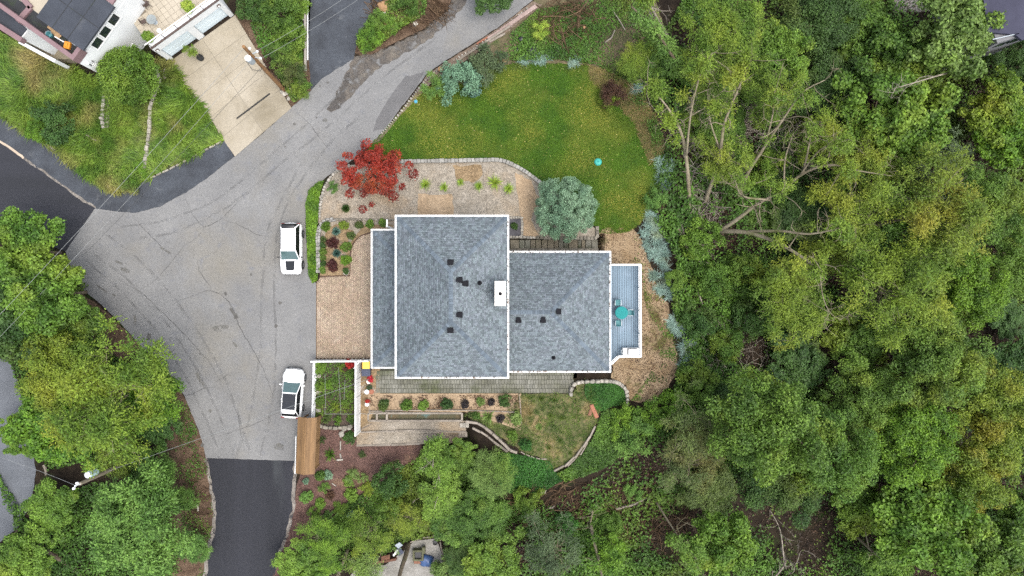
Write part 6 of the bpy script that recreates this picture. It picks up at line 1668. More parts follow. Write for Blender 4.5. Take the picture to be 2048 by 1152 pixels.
leaf_stuff("ivy", [(1000, 905), (1040, 908), (1100, 922), (1112, 945), (1125, 960), (1080, 985), (1020, 985), (990, 960), (985, 920)], 8000, .16, L_ivy, "dark green ground ivy below the weedy bed, beside the willow", "ivy", 406, .3)
leaf_stuff("ivy", [(1112, 945), (1140, 932), (1170, 900), (1190, 865), (1205, 820), (1260, 815), (1300, 830), (1270, 880), (1220, 930), (1170, 950), (1130, 962)], 9000, .2, L_under, "leafy green creeper on the slope outside the log edge", "creeper", 407, .5)
FOREST = [(1300, 430), (1330, 300), (1300, 200), (1330, 60), (1400, -60), (2150, -60), (2150, 1250), (900, 1250), (900, 1110), (980, 1050), (1100, 1000), (1200, 950), (1290, 860), (1340, 790), (1370, 700), (1340, 610), (1350, 520)]
HOLLOWS = ((1600, 1060, 85), (1500, 1015, 55), (1340, 1070, 55), (1735, 985, 40), (1945, 335, 60), (2010, 680, 50), (1660, 705, 45), (1500, 700, 40))      # undergrowth thinned here so the shade-dark floor and litter colours show
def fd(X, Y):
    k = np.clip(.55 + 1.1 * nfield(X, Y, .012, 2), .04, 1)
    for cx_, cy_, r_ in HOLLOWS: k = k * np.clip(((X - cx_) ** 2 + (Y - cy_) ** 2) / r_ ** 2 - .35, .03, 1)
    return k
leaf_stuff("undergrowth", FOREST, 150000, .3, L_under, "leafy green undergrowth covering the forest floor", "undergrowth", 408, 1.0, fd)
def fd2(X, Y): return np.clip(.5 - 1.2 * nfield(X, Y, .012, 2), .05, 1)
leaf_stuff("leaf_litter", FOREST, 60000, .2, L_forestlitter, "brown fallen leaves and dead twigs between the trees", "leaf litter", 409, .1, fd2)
leaf_stuff("leaf_litter", MULCH, 9000, .12, leafm("mulch_chip", (.16, .085, .06), (.08, .045, .035), trans=0.02, var=.6), "reddish bark chips in the mulch bed", "mulch", 410, .05, asp=.35)
leaf_stuff("leaf_litter", EDIRT, 5000, .13, L_litter, "dry brown leaves on the bare dirt slope beside the deck", "leaf litter", 411, .05)
leaf_stuff("undergrowth", [(-40, 880), (60, 1040), (100, 1000), (200, 960), (330, 1000), (360, 1100), (330, 1200), (-60, 1200), (-40, 1120), (40, 1060)], 16000, .26, L_under, "weedy green undergrowth between the side lane and the lower road", "undergrowth", 412, .6)
leaf_stuff("undergrowth", [(-60, 480), (120, 520), (180, 570), (130, 640), (250, 720), (330, 760), (340, 880), (100, 940), (20, 720), (-60, 680)], 14000, .26, L_under, "leafy undergrowth beneath the big roadside trees", "undergrowth", 413, .8)
leaf_stuff("undergrowth", [(480, -20), (610, -20), (608, 150), (622, 178), (590, 208), (560, 160), (520, 100)], 6000, .22, L_under, "green weeds along the hedge bank beside the top driveway", "undergrowth", 414, .5)
leaf_stuff("undergrowth", [(720, 100), (712, 85), (735, 45), (775, 5), (860, -20), (850, 30), (790, 70), (745, 104)], 5000, .22, L_under, "low leafy plants over the mound between the two roads", "undergrowth", 415, .7)
leaf_stuff("undergrowth", [(985, 120), (1020, 70), (1075, 20), (1300, -20), (1320, 80), (1300, 180), (1250, 160), (1190, 130), (1110, 120), (1040, 124)], 14000, .2, L_under, "patchy weeds on the rough ground above the lawn", "undergrowth", 416, .4, fd)
leaf_stuff("undergrowth", [(560, 1152), (640, 1060), (700, 1000), (760, 970), (850, 900), (940, 890), (1000, 1000), (1100, 1000), (1000, 1060), (900, 1080), (880, 1072), (820, 1078), (760, 1115), (700, 1130), (640, 1160)], 26000, .22, L_under, "green undergrowth on the slope below the mulch bed", "undergrowth", 417, .6, lambda X, Y: np.clip(.6 + 1.2 * nfield(X, Y, .016, 5), .05, 1))
leaf_stuff("vegetable_leaves", [(632, 724), (708, 724), (708, 846), (645, 846), (632, 834)], 2500, .16, L_mid, "scattered leafy vegetables in the fenced plot", "vegetables", 418, .35)
grass_stuff("dry_grass", [(1180, 130), (1260, 165), (1310, 230), (1330, 300), (1300, 330), (1270, 250), (1230, 200), (1180, 160)], 2500, .3, .03, (.4, 1.4), leafm("blade_dry", (.26, .20, .08), (.15, .13, .05)), "dry thin grass at the wooded edge of the lawn", "grass", 419, clump=4)
leaf_stuff("bed_litter", [(740, 790), (1038, 790), (1038, 816), (740, 818)], 1500, .13, L_litter, "brown leaf scraps and bark in the shrub bed below the slab path", "leaf litter", 423, .22, lambda X, Y: np.clip(.3 + 1.5 * nfield(X, Y, .04, 6), .05, 1))
leaf_stuff("fallen_leaves", LAWN, 420, .12, leafm("yellow_fallen_leaf", (.42, .36, .12), (.30, .24, .09), trans=.05), "few fallen yellow leaves scattered over the lawn", "leaf litter", 420, .05)
leaf_stuff("weeds", [(1225, 150), (1262, 160), (1305, 215), (1335, 300), (1330, 400), (1300, 440), (1285, 410), (1308, 340), (1300, 270), (1275, 215), (1240, 180)], 5000, .16, L_under, "ragged weeds along the wooded edge of the lawn", "weeds", 421, .3, lambda X, Y: np.clip(.45 + 1.3 * nfield(X, Y, .03, 9), .03, 1))
leaf_stuff("weeds", [(330, 735), (368, 792), (405, 882), (420, 950), (428, 1030), (405, 1190), (340, 1190), (350, 1000), (310, 850)], 4000, .16, L_under, "sparse weeds on the brown verge of the lower road", "weeds", 422, .25, lambda X, Y: np.clip(.3 + 1.5 * nfield(X, Y, .03, 4), .02, 1))
leaf_stuff("weeds", [(995, 132), (1040, 118), (1130, 116), (1200, 124), (1250, 150), (1240, 168), (1190, 146), (1110, 140), (1030, 142)], 2600, .14, L_weed, "ragged weeds blurring the top edge of the lawn", "weeds", 424, .2, lambda X, Y: np.clip(.4 + 1.4 * nfield(X, Y, .04, 11), .03, 1))
leaf_stuff("weeds", [(1268, 470), (1290, 500), (1310, 560), (1340, 612), (1352, 700), (1352, 745), (1325, 785), (1300, 803), (1262, 800), (1285, 770), (1318, 720), (1318, 660), (1290, 610), (1285, 560), (1270, 520)], 3600, .15, L_under, "patchy weeds over the outer edge of the dirt slope", "weeds", 425, .2, lambda X, Y: np.clip(.3 + 1.6 * nfield(X, Y, .03, 12), .02, 1))
sticks("brushwood", 820, 25, 80, 38, 240, 2.2, .03, m_brush, "tangled brown brushwood covering the mound beside the road", "brushwood", 501, .5, "stuff", -.6, .5)
sticks("brushwood", 1135, 40, 60, 45, 140, 2.6, .035, m_brush, "tangle of bare branches on the rough ground above the lawn", "brushwood", 502, .8, "stuff")
sticks("brushwood", 1280, 1030, 110, 60, 420, 1.9, .03, m_brush, "heaps of brown brushwood on the slope below the ivy", "brushwood", 503, .4, "stuff")
sticks("brushwood", 1120, 1010, 110, 50, 300, 1.9, .03, m_brush, "rusty brown branch litter below the willow and ivy", "brushwood", 504, .4, "stuff", .4, .7)
sticks("brushwood", 1400, 400, 40, 130, 220, 2.0, .03, m_dead, "grey dead twigs under the leaning trees at the lawn edge", "brushwood", 505, .8, "stuff")
sticks("brushwood", 1420, 240, 90, 60, 240, 2.2, .03, m_dead, "pale dead branches under the feathery trees above the lawn", "brushwood", 506, 1.6, "stuff")
sticks("brushwood", 1560, 280, 110, 90, 220, 2.4, .028, m_dead, "bare grey twigs tangled between the forked trees", "brushwood", 507, 2.5, "stuff")
sticks("brushwood", 1480, 690, 90, 60, 140, 2.0, .028, m_dead, "dead sticks on the forest floor beyond the blue grass", "brushwood", 508, 1.0, "stuff")
sticks("brushwood", 390, 1010, 24, 90, 90, 1.1, .025, m_brush, "dry sticks on the brown verge of the lower road", "brushwood", 509, .15, "stuff")

# ------------------------------------------------------------------ blue-grey ornamental grass patches
def blue_patch(label, poly, n, seed, L=.85):
    rs = np.random.RandomState(seed); B = scatter(poly, n, rs); B = np.repeat(B, 34, 0); m = len(B)
    a = rs.uniform(0, 6.283, m); B[:, :2] += rs.normal(size=(m, 2)) * .07; B[:, 2] += .02
    V, F = blade_geo(B, hdirs(a), L * rs.uniform(.6, 1.15, m), .035, rs.uniform(.3, 1.25, m), rs, .35)
    return tag(link("ornamental_grass", npmesh("ornamental_grass", V, F, L_bluegrass)), label, "grass clump", "blue-grey grass clumps at the wood edge")
blue_patch("blue-grey grass clump at the lawn edge, highest of the clumps", [(1316, 315), (1338, 312), (1344, 340), (1340, 372), (1322, 378), (1314, 345)], 20, 601, .7)
blue_patch("large sweep of blue-grey grass beside the upper end of the deck", [(1298, 428), (1310, 430), (1314, 460), (1330, 490), (1335, 540), (1322, 546), (1302, 520), (1285, 490), (1276, 465), (1286, 452)], 58, 602, .75)
blue_patch("blue-grey grass clump ending the large sweep, level with the deck table", [(1302, 545), (1330, 550), (1346, 575), (1344, 602), (1328, 598), (1308, 575)], 22, 603, .75)
blue_patch("small blue-grey grass tuft on the dirt, level with the grill", [(1342, 628), (1362, 635), (1366, 662), (1350, 668), (1340, 650)], 18, 604, .8)
blue_patch("drooping blue-grey grass clump at the bottom of the dirt slope", [(1362, 672), (1386, 680), (1386, 715), (1376, 742), (1356, 740), (1358, 705)], 22, 605, .75)
blue_patch("small pale blue grass tuft beside the brown-red bush", [(1264, 168), (1284, 172), (1284, 186), (1268, 186)], 9, 606, .6)
blue_patch("row of short blue-grey grass along the top of the lawn", [(1040, 116), (1102, 116), (1104, 126), (1042, 127)], 22, 607, .5)
blue_patch("faint blue-grey grass tuft at the end of the top lawn row", [(1134, 118), (1158, 118), (1158, 130), (1136, 130)], 8, 608, .5)

# ------------------------------------------------------------------ bed plants
G1 = "ornamental grasses on the gravel terrace"
for a, b, r, lab in ((851, 370, 14, "yellow-green grass clump on the gravel, nearest the red maple"), (888, 375, 12, "yellow-green grass clump above the sandy patch, second from the maple"), (921, 365, 10, "smallest yellow-green grass clump on the gravel, by the bare brown patch"),
                     (958, 373, 12, "yellow-green grass clump beside the timber edging strip on the gravel"), (990, 366, 18, "largest yellow-green grass clump on the gravel terrace"), (1017, 378, 14, "grass clump touching the largest one, nearest the round pine")):
    tuft("ornamental_grass", "grass", a, b, r, L_ygrass, lab, "grass clump", G1, z=.06)
tuft("ornamental_grass", "spiky", 692, 417, 10, L_dark, "dark green grassy tuft on the gravel below the red maple", "plant", z=.06)
plant("shrub", "loose", 666, 376, 15, L_light, "bright green feathery shrub at the edge of the red maple", "shrub", sx=.8, z=.06)
plant("shrub", "mini", 1028, 452, 7, L_dark, "small dark plant in the slate bed at the house corner", "shrub", z=.07)
W_ = "shrubs in the driveway bed"
for k, a, b, r, m, lab in (("mini", 652, 453, 9, L_yg, "yellow-green ball shrub in the corner of the curved block wall"), ("mini", 688, 450, 9, L_yg, "yellow-green ball shrub above the upper blue spruce"), ("spiky", 673, 463, 10, L_blue2, "upper dwarf blue spruce in the driveway bed"),
                           ("mini", 702, 471, 8, L_olive, "straggly olive shrub beside the upper blue spruce"), ("mini", 717.5, 450, 8, L_olive, "dark olive ball shrub, first of three along the stone edging"), ("mini", 740, 448, 8, L_bright, "bright green shrub, middle of three along the stone edging"),
                           ("mini", 766, 446, 8, L_mid, "green shrub nearest the white post by the lean-to roof"), ("mini", 647, 479, 6, L_olive, "small dull shrub behind the block wall, nearest its curve"), ("mini", 646, 491, 6, L_dark, "small dark green shrub behind the block wall, second from its curve"),
                           ("mini", 646, 503, 7, L_mid, "small white-flecked shrub behind the block wall, third from its curve"), ("mini", 646, 515, 6, L_mid, "small green shrub behind the block wall, fourth from its curve"), ("mini", 646, 527, 6, L_dark, "small dark shrub behind the block wall, fifth from its curve"),
                           ("mini", 645, 540, 7, L_mid, "small green shrub at the patio end of the block wall"), ("mini", 665.6, 486, 11, L_maroon, "upper maroon ball shrub in the driveway bed"), ("mini", 692.5, 493, 10, L_bright, "leafy green shrub between the two maroon balls and the patio curve"),
                           ("spiky", 674, 507, 10, L_blue2, "lower dwarf blue spruce in the driveway bed"), ("mini", 692, 520, 10, L_hedge, "yellow-green leafy shrub beside the lower blue spruce"), ("mini", 665.6, 532, 11, L_maroon, "lower maroon ball shrub in the driveway bed"),
                           ("mini", 692, 542, 6, L_dark, "small dark shrub in a white ring at the patio corner")):
    if k == "mini": plant("shrub", k, a, b, r, m, lab, "shrub", W_, z=.055)
    else: tuft("dwarf_spruce", k, a, b, r, m, lab, "shrub", W_, z=.055)
row_wall("stone_border", "white stone ring round the small shrub at the patio corner", "edging", [(686, 546), (690, 549), (695, 549), (698, 545), (697, 538)], .16, .12, .14, ST_pale, "stone", z=.055, sink=.04)
SB = "clipped shrubs in the south bed"
for k, a, b, r, m, lab in (("mini", 767, 811, 11, L_dark, "dark green clipped ball in the south bed, nearest the white fence"), ("mini", 813, 810, 11, L_bright, "bright green clipped ball in the south bed, second from the fence"), ("mini", 847, 810, 10, L_bright, "bright green clipped ball in the south bed, third from the fence"),
                           ("mini", 894, 808, 11, L_dark, "large dark green clipped ball in the middle of the south bed"), ("mini", 930, 808, 8, L_black, "near-black shrub in the south bed, first of the dark trio"), ("mini", 961, 803, 8, L_pale, "pale loose plant between two near-black shrubs"),
                           ("mini", 983, 804, 7, L_black, "near-black shrub beside the big clipped bush"), ("mini", 1001, 837, 8, L_black, "near-black shrub below the spiky yucca"), ("mini", 952, 831, 8, L_mid, "small green shrub beside the yucca"), ("mini", 940, 829, 5, L_olive, "tiny olive shrub next to the planter end"),
                           ("mini", 1033, 838, 12, L_pale, "pale green leafy plant beside the white board"), ("mini", 1025, 871, 10, L_bright, "bright green plant above the curved sleepers"), ("mini", 1050, 890, 12, L_ivy, "dark green mound at the foot of the weedy bed")):
    plant("shrub", k, a, b, r, m, lab, "shrub", SB)
plant("shrub", "bush", 1010, 802, 15, L_dark, "big dark clipped bush at the end of the south bed", "shrub", SB)
tuft("yucca", "yucca", 977, 832, 17, L_pale, "spiky pale green yucca between the south bed and the sleepers")
tuft("yucca", "yucca", 1078, 853, 10, L_pale, "pale spiky plant in the middle of the weedy bed")
for a, b, r, lab in ((1082, 797, 9, "grassy tuft at the top of the weedy bed, nearest the path"), (1108, 800, 8, "grassy tuft at the top of the weedy bed, second along the path"), (1100, 830, 8, "grassy tuft in the weedy bed above the pale spiky plant"), (1098, 895, 10, "dry grassy tuft low in the weedy bed"), (1120, 880, 9, "yellowish grassy tuft near the log edge"), (1060, 826, 8, "grassy tuft beside the white board in the weedy bed"), (1123, 835, 8, "grassy tuft on the ivy side of the weedy bed"), (1140, 905, 7, "small green tuft against the log edge")):
    tuft("grass_tuft", "grass", a, b, r, L_weed, lab, "grass clump", "tufts in the weedy bed")
# mulch bed plants
MBG = "plants in the mulch bed"
tuft("yucca", "yucca", 661, 908, 16, L_mid, "large dark green yucca in the mulch bed", "plant", MBG)
tuft("yucca", "yucca", 705, 873, 5, L_dark, "tiny spiky plant under the dark shrub", "plant", MBG)
plant("shrub", "bush", 700, 875, 16, L_dark, "dark green round shrub at the end of the tall white fence", "shrub", hk=.9)
for k, a, b, r, m, lab in (("loose", 724, 910, 8, L_olive, "small olive tuft with a pale tag in the mulch bed"), ("loose", 703, 950, 15, L_pale, "yellow-green plant in the middle of the mulch bed"), ("loose", 696, 965, 12, L_bright, "green plant just below the yellow-green one in the mulch"), ("loose", 725, 955, 12, L_pale, "pale loose plant nearest the dark shrubs in the mulch"),
                           ("loose", 735, 975, 15, L_yg, "yellowish plant at the wooded edge of the mulch"), ("mini", 703, 990, 13, L_bright, "bright green plant low in the mulch bed"), ("mini", 613, 993, 12, L_light, "light green plant beside the lower road edge"), ("mini", 656, 950, 9, L_blue, "bluish plant below the big yucca"),
                           ("mini", 640, 952, 10, L_mid, "green plant beside the lower end of the shelter"), ("mini", 660, 990, 9, L_brownred, "reddish shrub in the mulch bed"), ("loose", 650, 975, 13, L_mid, "dull green spreading plant in the mulch"), ("mini", 640, 1007, 10, L_bright, "green plant below the reddish shrub"),
                           ("loose", 680, 1018, 15, L_yg, "yellow-green grass-like plant low in the mulch"), ("loose", 630, 1025, 15, L_bright, "bright plant near the lower road corner"), ("mini", 612, 962, 6, L_blue, "small bluish plant below the shelter roof corner"), ("loose", 655, 1030, 12, L_light, "light plant between the mulch and the roadside thicket"), ("mini", 700, 1028, 8, L_blue, "small bluish plant at the foot of the mulch bed"), ("loose", 645, 880, 9, L_olive, "straggly olive weed beside the shelter wall")):
    plant("shrub", k, a, b, r, m, lab, "shrub", MBG)
# vegetable plot
VG = "plants in the vegetable plot"
for k, a, b, r, m, lab in (("loose", 642, 738, 13, L_bright, "leafy green vegetable nearest the patio corner of the plot"), ("loose", 641, 772, 12, L_bright, "leafy green vegetable beside the middle slab of the plot"), ("loose", 656, 772, 10, L_hedge, "yellow-green vegetable next to the middle of the plot"), ("loose", 670, 762, 9, L_mid, "green vegetable in the centre of the plot"),
                           ("loose", 643, 802, 11, L_mid, "green vegetable in the lower half of the plot, by the rail fence"), ("loose", 670, 816, 11, L_yg, "yellowish vegetable inside the wire trellis"), ("loose", 700, 750, 9, L_mid, "green vegetable along the tall white fence, upper one"), ("loose", 702, 790, 10, L_bright, "green vegetable along the tall white fence, middle one"),
                           ("loose", 690, 806, 9, L_mid, "green vegetable beside the trellis corner"), ("loose", 675, 841, 10, L_hedge, "bright plant below the trellis"), ("loose", 700, 838, 10, L_mid, "green plant at the lower end of the tall white fence"), ("loose", 655, 838, 9, L_olive, "dry olive plant above the rough stone wall"), ("loose", 682, 738, 9, L_yg, "pale green plant in the upper middle of the plot"), ("mini", 700, 727, 9, L_flower, "red-flowered plant in the upper corner of the plot"), ("mini", 690, 737, 6, L_brownred, "rusty plant beside the red-flowered one")):
    plant("vegetable_plant", k, a, b, r, m, lab, "plant", VG, z=.05)

# ------------------------------------------------------------------ garden trees
plant("red_maple", "redmaple", 745, 348, 64, L_red, "red Japanese-style maple between the road and the gravel terrace", "tree", rz=.6)
plant("round_pine", "pine", 1130, 416, 68, L_blue, "round blue-green pine at the corner of the gravel terrace", "tree")
plant("juniper", "bush", 915, 160, 44, L_jun, "blue-green juniper at the roadside corner of the lawn", "tree", hk=1.1)
plant("juniper", "loose", 870, 172, 32, L_light, "lighter green juniper nearest the road patch", "tree", hk=1.1)
plant("juniper", "bush", 948, 170, 26, L_blue2, "small blue juniper on the lawn side of the group", "tree", hk=1.0)
plant("shrub", "loose", 968, 128, 40, L_grey, "sparse grey-green bush below the fallen timbers", "shrub", hk=.9)
plant("shrub", "loose", 985, 142, 22, L_olive, "olive bush beside the stump at the top of the lawn", "shrub")
plant("shrub", "bush", 1224, 190, 32, L_brownred, "brown-red bush at the upper edge of the lawn", "shrub", hk=1.0)
plant("shrub", "loose", 1215, 200, 22, L_yg, "yellow-green sprays in front of the brown-red bush", "shrub", hk=1.2)
plant("shrub", "loose", 1080, 62, 20, L_ygrass, "bright yellow weed clump on the rough ground above the lawn", "shrub")
plant("round_tree", "roundtree", 258, 152, 60, L_bright, "dense round green tree in front of the white house", "tree", hk=1.05)
plant("shrub", "bush", 112, 243, 46, L_dark, "dark leafy shrub on the grass bank by the kerb", "shrub", hk=.8)
plant("shrub", "bush", 78, 262, 26, L_hedge, "yellow-green shrub at the kerb beside the dark leafy shrub", "shrub", hk=.8)
plant("shrub", "loose", 245, 360, 34, L_tallgrass, "overgrown bright bush at the corner of the grass bank", "shrub", hk=.7)
plant("shrub", "loose", 272, 345, 26, L_hedge, "leafy growth beside the overgrown corner bush", "shrub", hk=.7)
tag(MB().tube([PG(170, 268, .2), PG(185, 278, .3), PG(205, 285, .2)], [.07, .06, .03], 6).build("fallen_branch", m_dead), "dry forked branch lying in the tall grass", "branch")

# ------------------------------------------------------------------ roadside trees, lower left
RT = "trees between the side lane and the junction"
for k, a, b, r, m, lab, hk in (("broad", 45, 500, 78, L_fresh, "bright green tree hanging over the upper dark road", 1.0), ("broad", 92, 585, 88, L_fresh, "large green tree whose branches reach the junction", 1.0), ("broad", 30, 650, 82, L_dark, "green tree behind the junction tree, beside the side lane", .9), ("broad", 150, 655, 60, L_mid, "smaller green tree over the brown verge of the junction", .8),
                               ("dense", 130, 745, 92, L_yg, "yellow-green tree between the junction verge and the side lane", .8), ("feather", 215, 790, 125, L_yg, "big yellow-green feathery tree beside the junction", .95), ("dense", 285, 795, 80, L_hedge, "green side of the big feathery tree, overhanging the road", .85), ("broad", 110, 850, 85, L_hedge, "green tree below the yellow-green one, beside the lane", .8), ("dense", 225, 885, 75, L_mid, "darker green tree next to the lower utility pole", .7), ("broad", 318, 850, 45, L_dark, "small dark green tree at the curve of the verge", .6),
                               ("sumac", 285, 1045, 112, L_light, "large light green feathery tree beside the lower road", 1.0), ("sumac", 310, 950, 55, L_light, "light green tree under the service wire", .9), ("sumac", 365, 1000, 30, L_light, "small light green tree nearest the lower road", .9), ("broad", 110, 1010, 52, L_bright, "green tree by the bend of the side lane", .7), ("broad", 50, 1115, 62, L_bright, "bright green tree in the bottom corner beside the lane", .7), ("sumac", 390, 1095, 34, L_light, "light green sapling on the verge below the big feathery tree", .7), ("broad", 40, 870, 45, L_hedge, "yellow-green tree at the narrow part of the side lane", .7)):
    plant("roadside_tree", k, a, b, r, m, lab, "tree", RT, hk)
for i, (a, b, c, d, w, lab) in enumerate(((95, 1100, 165, 1152, .24, "fallen grey log in the bottom corner near the lane"), (40, 1055, 18, 1082, .16, "short log at the edge of the side lane"), (88, 930, 92, 950, .14, "pale snapped stump among the roadside trees"), (392, 1008, 396, 1022, .1, "short pale stick on the brown verge"))):
    tag(MB().tube([PG(a, b, .15), PG((a + c) / 2 + 2, (b + d) / 2, .2), PG(c, d, .15)], [w, w * .9, w * .7], 7).build("fallen_log", m_bark if i < 2 else m_dead), lab, "log")
# hedge beside the top driveway and the mound
HB = "bushes beside the top driveway"
for k, a, b, r, m, lab in (("bush", 560, 25, 46, L_mid, "green bush at the top edge between the drives"), ("bush", 585, 70, 34, L_bright, "bright green bush beside the white board rail"), ("loose", 570, 110, 34, L_mid, "green bush halfway down the hedge bank"), ("loose", 585, 150, 32, L_olive, "dry olive bush beside the utility pole"), ("loose", 600, 175, 22, L_mid, "green grassy bush at the foot of the hedge bank"), ("bush", 505, 15, 34, L_dark, "dark bush at the corner of the garage"), ("loose", 545, 135, 20, L_brownred, "brown dry bush against the utility pole"), ("bush", 600, 15, 26, L_bright, "bright bush at the top end of the board rail"),
                           ("loose", 735, 75, 28, L_hedge, "yellow-green bush at the tip of the mound"), ("loose", 755, 45, 24, L_mid, "green bush beside the pale logs on the mound"), ("loose", 785, 55, 18, L_bright, "bright green bush on the road side of the mound"), ("bush", 815, 8, 26, L_mid, "green bush at the top edge on the mound")):
    plant("shrub", k, a, b, r, m, lab, "shrub", HB)
plant("overhanging_tree", "broad", 985, -22, 46, L_dark, "dark green tree whose tip overhangs the road at the top edge", "tree", hk=.8)

# ------------------------------------------------------------------ slope below the house
LS = "trees on the slope below the house"
for k, a, b, r, m, lab, hk in (("broad", 880, 918, 45, L_bright, "bright green tree at the end of the lower gravel terrace", .7), ("broad", 926, 912, 36, L_bright, "green tree between the gravel terrace and the willow", .6), ("willow", 985, 945, 50, L_pale, "feathery grey-green willow below the curved sleepers", 1.0), ("bush", 785, 962, 40, L_dark, "dark green shrub tree above the cut stump", 1.3), ("bush", 785, 1012, 30, L_mid, "green shrub tree below the cut stump", 1.2),
                               ("broad", 884, 990, 46, L_bright, "green tree in the middle of the slope below the terraces", .6), ("dense", 960, 1030, 56, L_mid, "dark dense tree below the willow", .6), ("broad", 905, 1045, 48, L_mid, "green tree above the lower patio", .55), ("sparse", 822, 1040, 38, L_yg, "thin yellow-green tree left of the lower patio", .6), ("sparse", 735, 1065, 46, L_yg, "yellowing thin tree over the mulch bed's lower end", .7), ("feather", 645, 1080, 50, L_hedge, "bright feathery tree overhanging the lower road", .6), ("broad", 600, 1130, 50, L_bright, "green tree at the bottom edge beside the lower road", .6), ("sparse", 738, 1138, 50, L_pale, "pale thin tree at the bottom edge beside the lower patio", .6), ("broad", 640, 1125, 42, L_hedge, "yellow-green tree at the bottom edge, second from the lower road", .6),
                               ("dense", 920, 1105, 40, L_dark, "dark tree beside the pale rock of the lower patio", .6), ("broad", 985, 1125, 62, L_bright, "bright green tree at the bottom edge, right of the lower patio", .7), ("bush", 1055, 1000, 30, L_bright, "bright bush in the brushwood below the ivy", 1.0), ("bush", 1130, 1045, 26, L_ivy, "small dark bush alone in the brown brushwood", 1.0), ("bush", 890, 1138, 34, L_pale, "pale bush at the bottom edge on the lower patio", 1.0),
                               ("sparse", 1110, 1110, 66, L_grey, "sparse grey-green tree over the brushwood at the bottom edge", .8), ("broad", 1222, 1105, 38, L_hedge, "narrow bright yellow-green tree at the bottom edge", .9), ("bush", 1215, 1045, 32, L_mid, "leafy bush between the brushwood heaps", 1.2), ("loose", 1265, 985, 20, L_light, "small light sapling in the brushwood", 1.2), ("loose", 1240, 840, 34, L_hedge, "yellow-green saplings outside the ivy mound", 1.1), ("loose", 1270, 875, 44, L_light, "light green saplings on the slope outside the log edge", 1.1), ("loose", 1300, 835, 36, L_hedge, "leafy yellow-green saplings at the foot of the dirt slope", 1.1)):
    plant("slope_tree", k, a, b, r, m, lab, "tree", LS, hk)

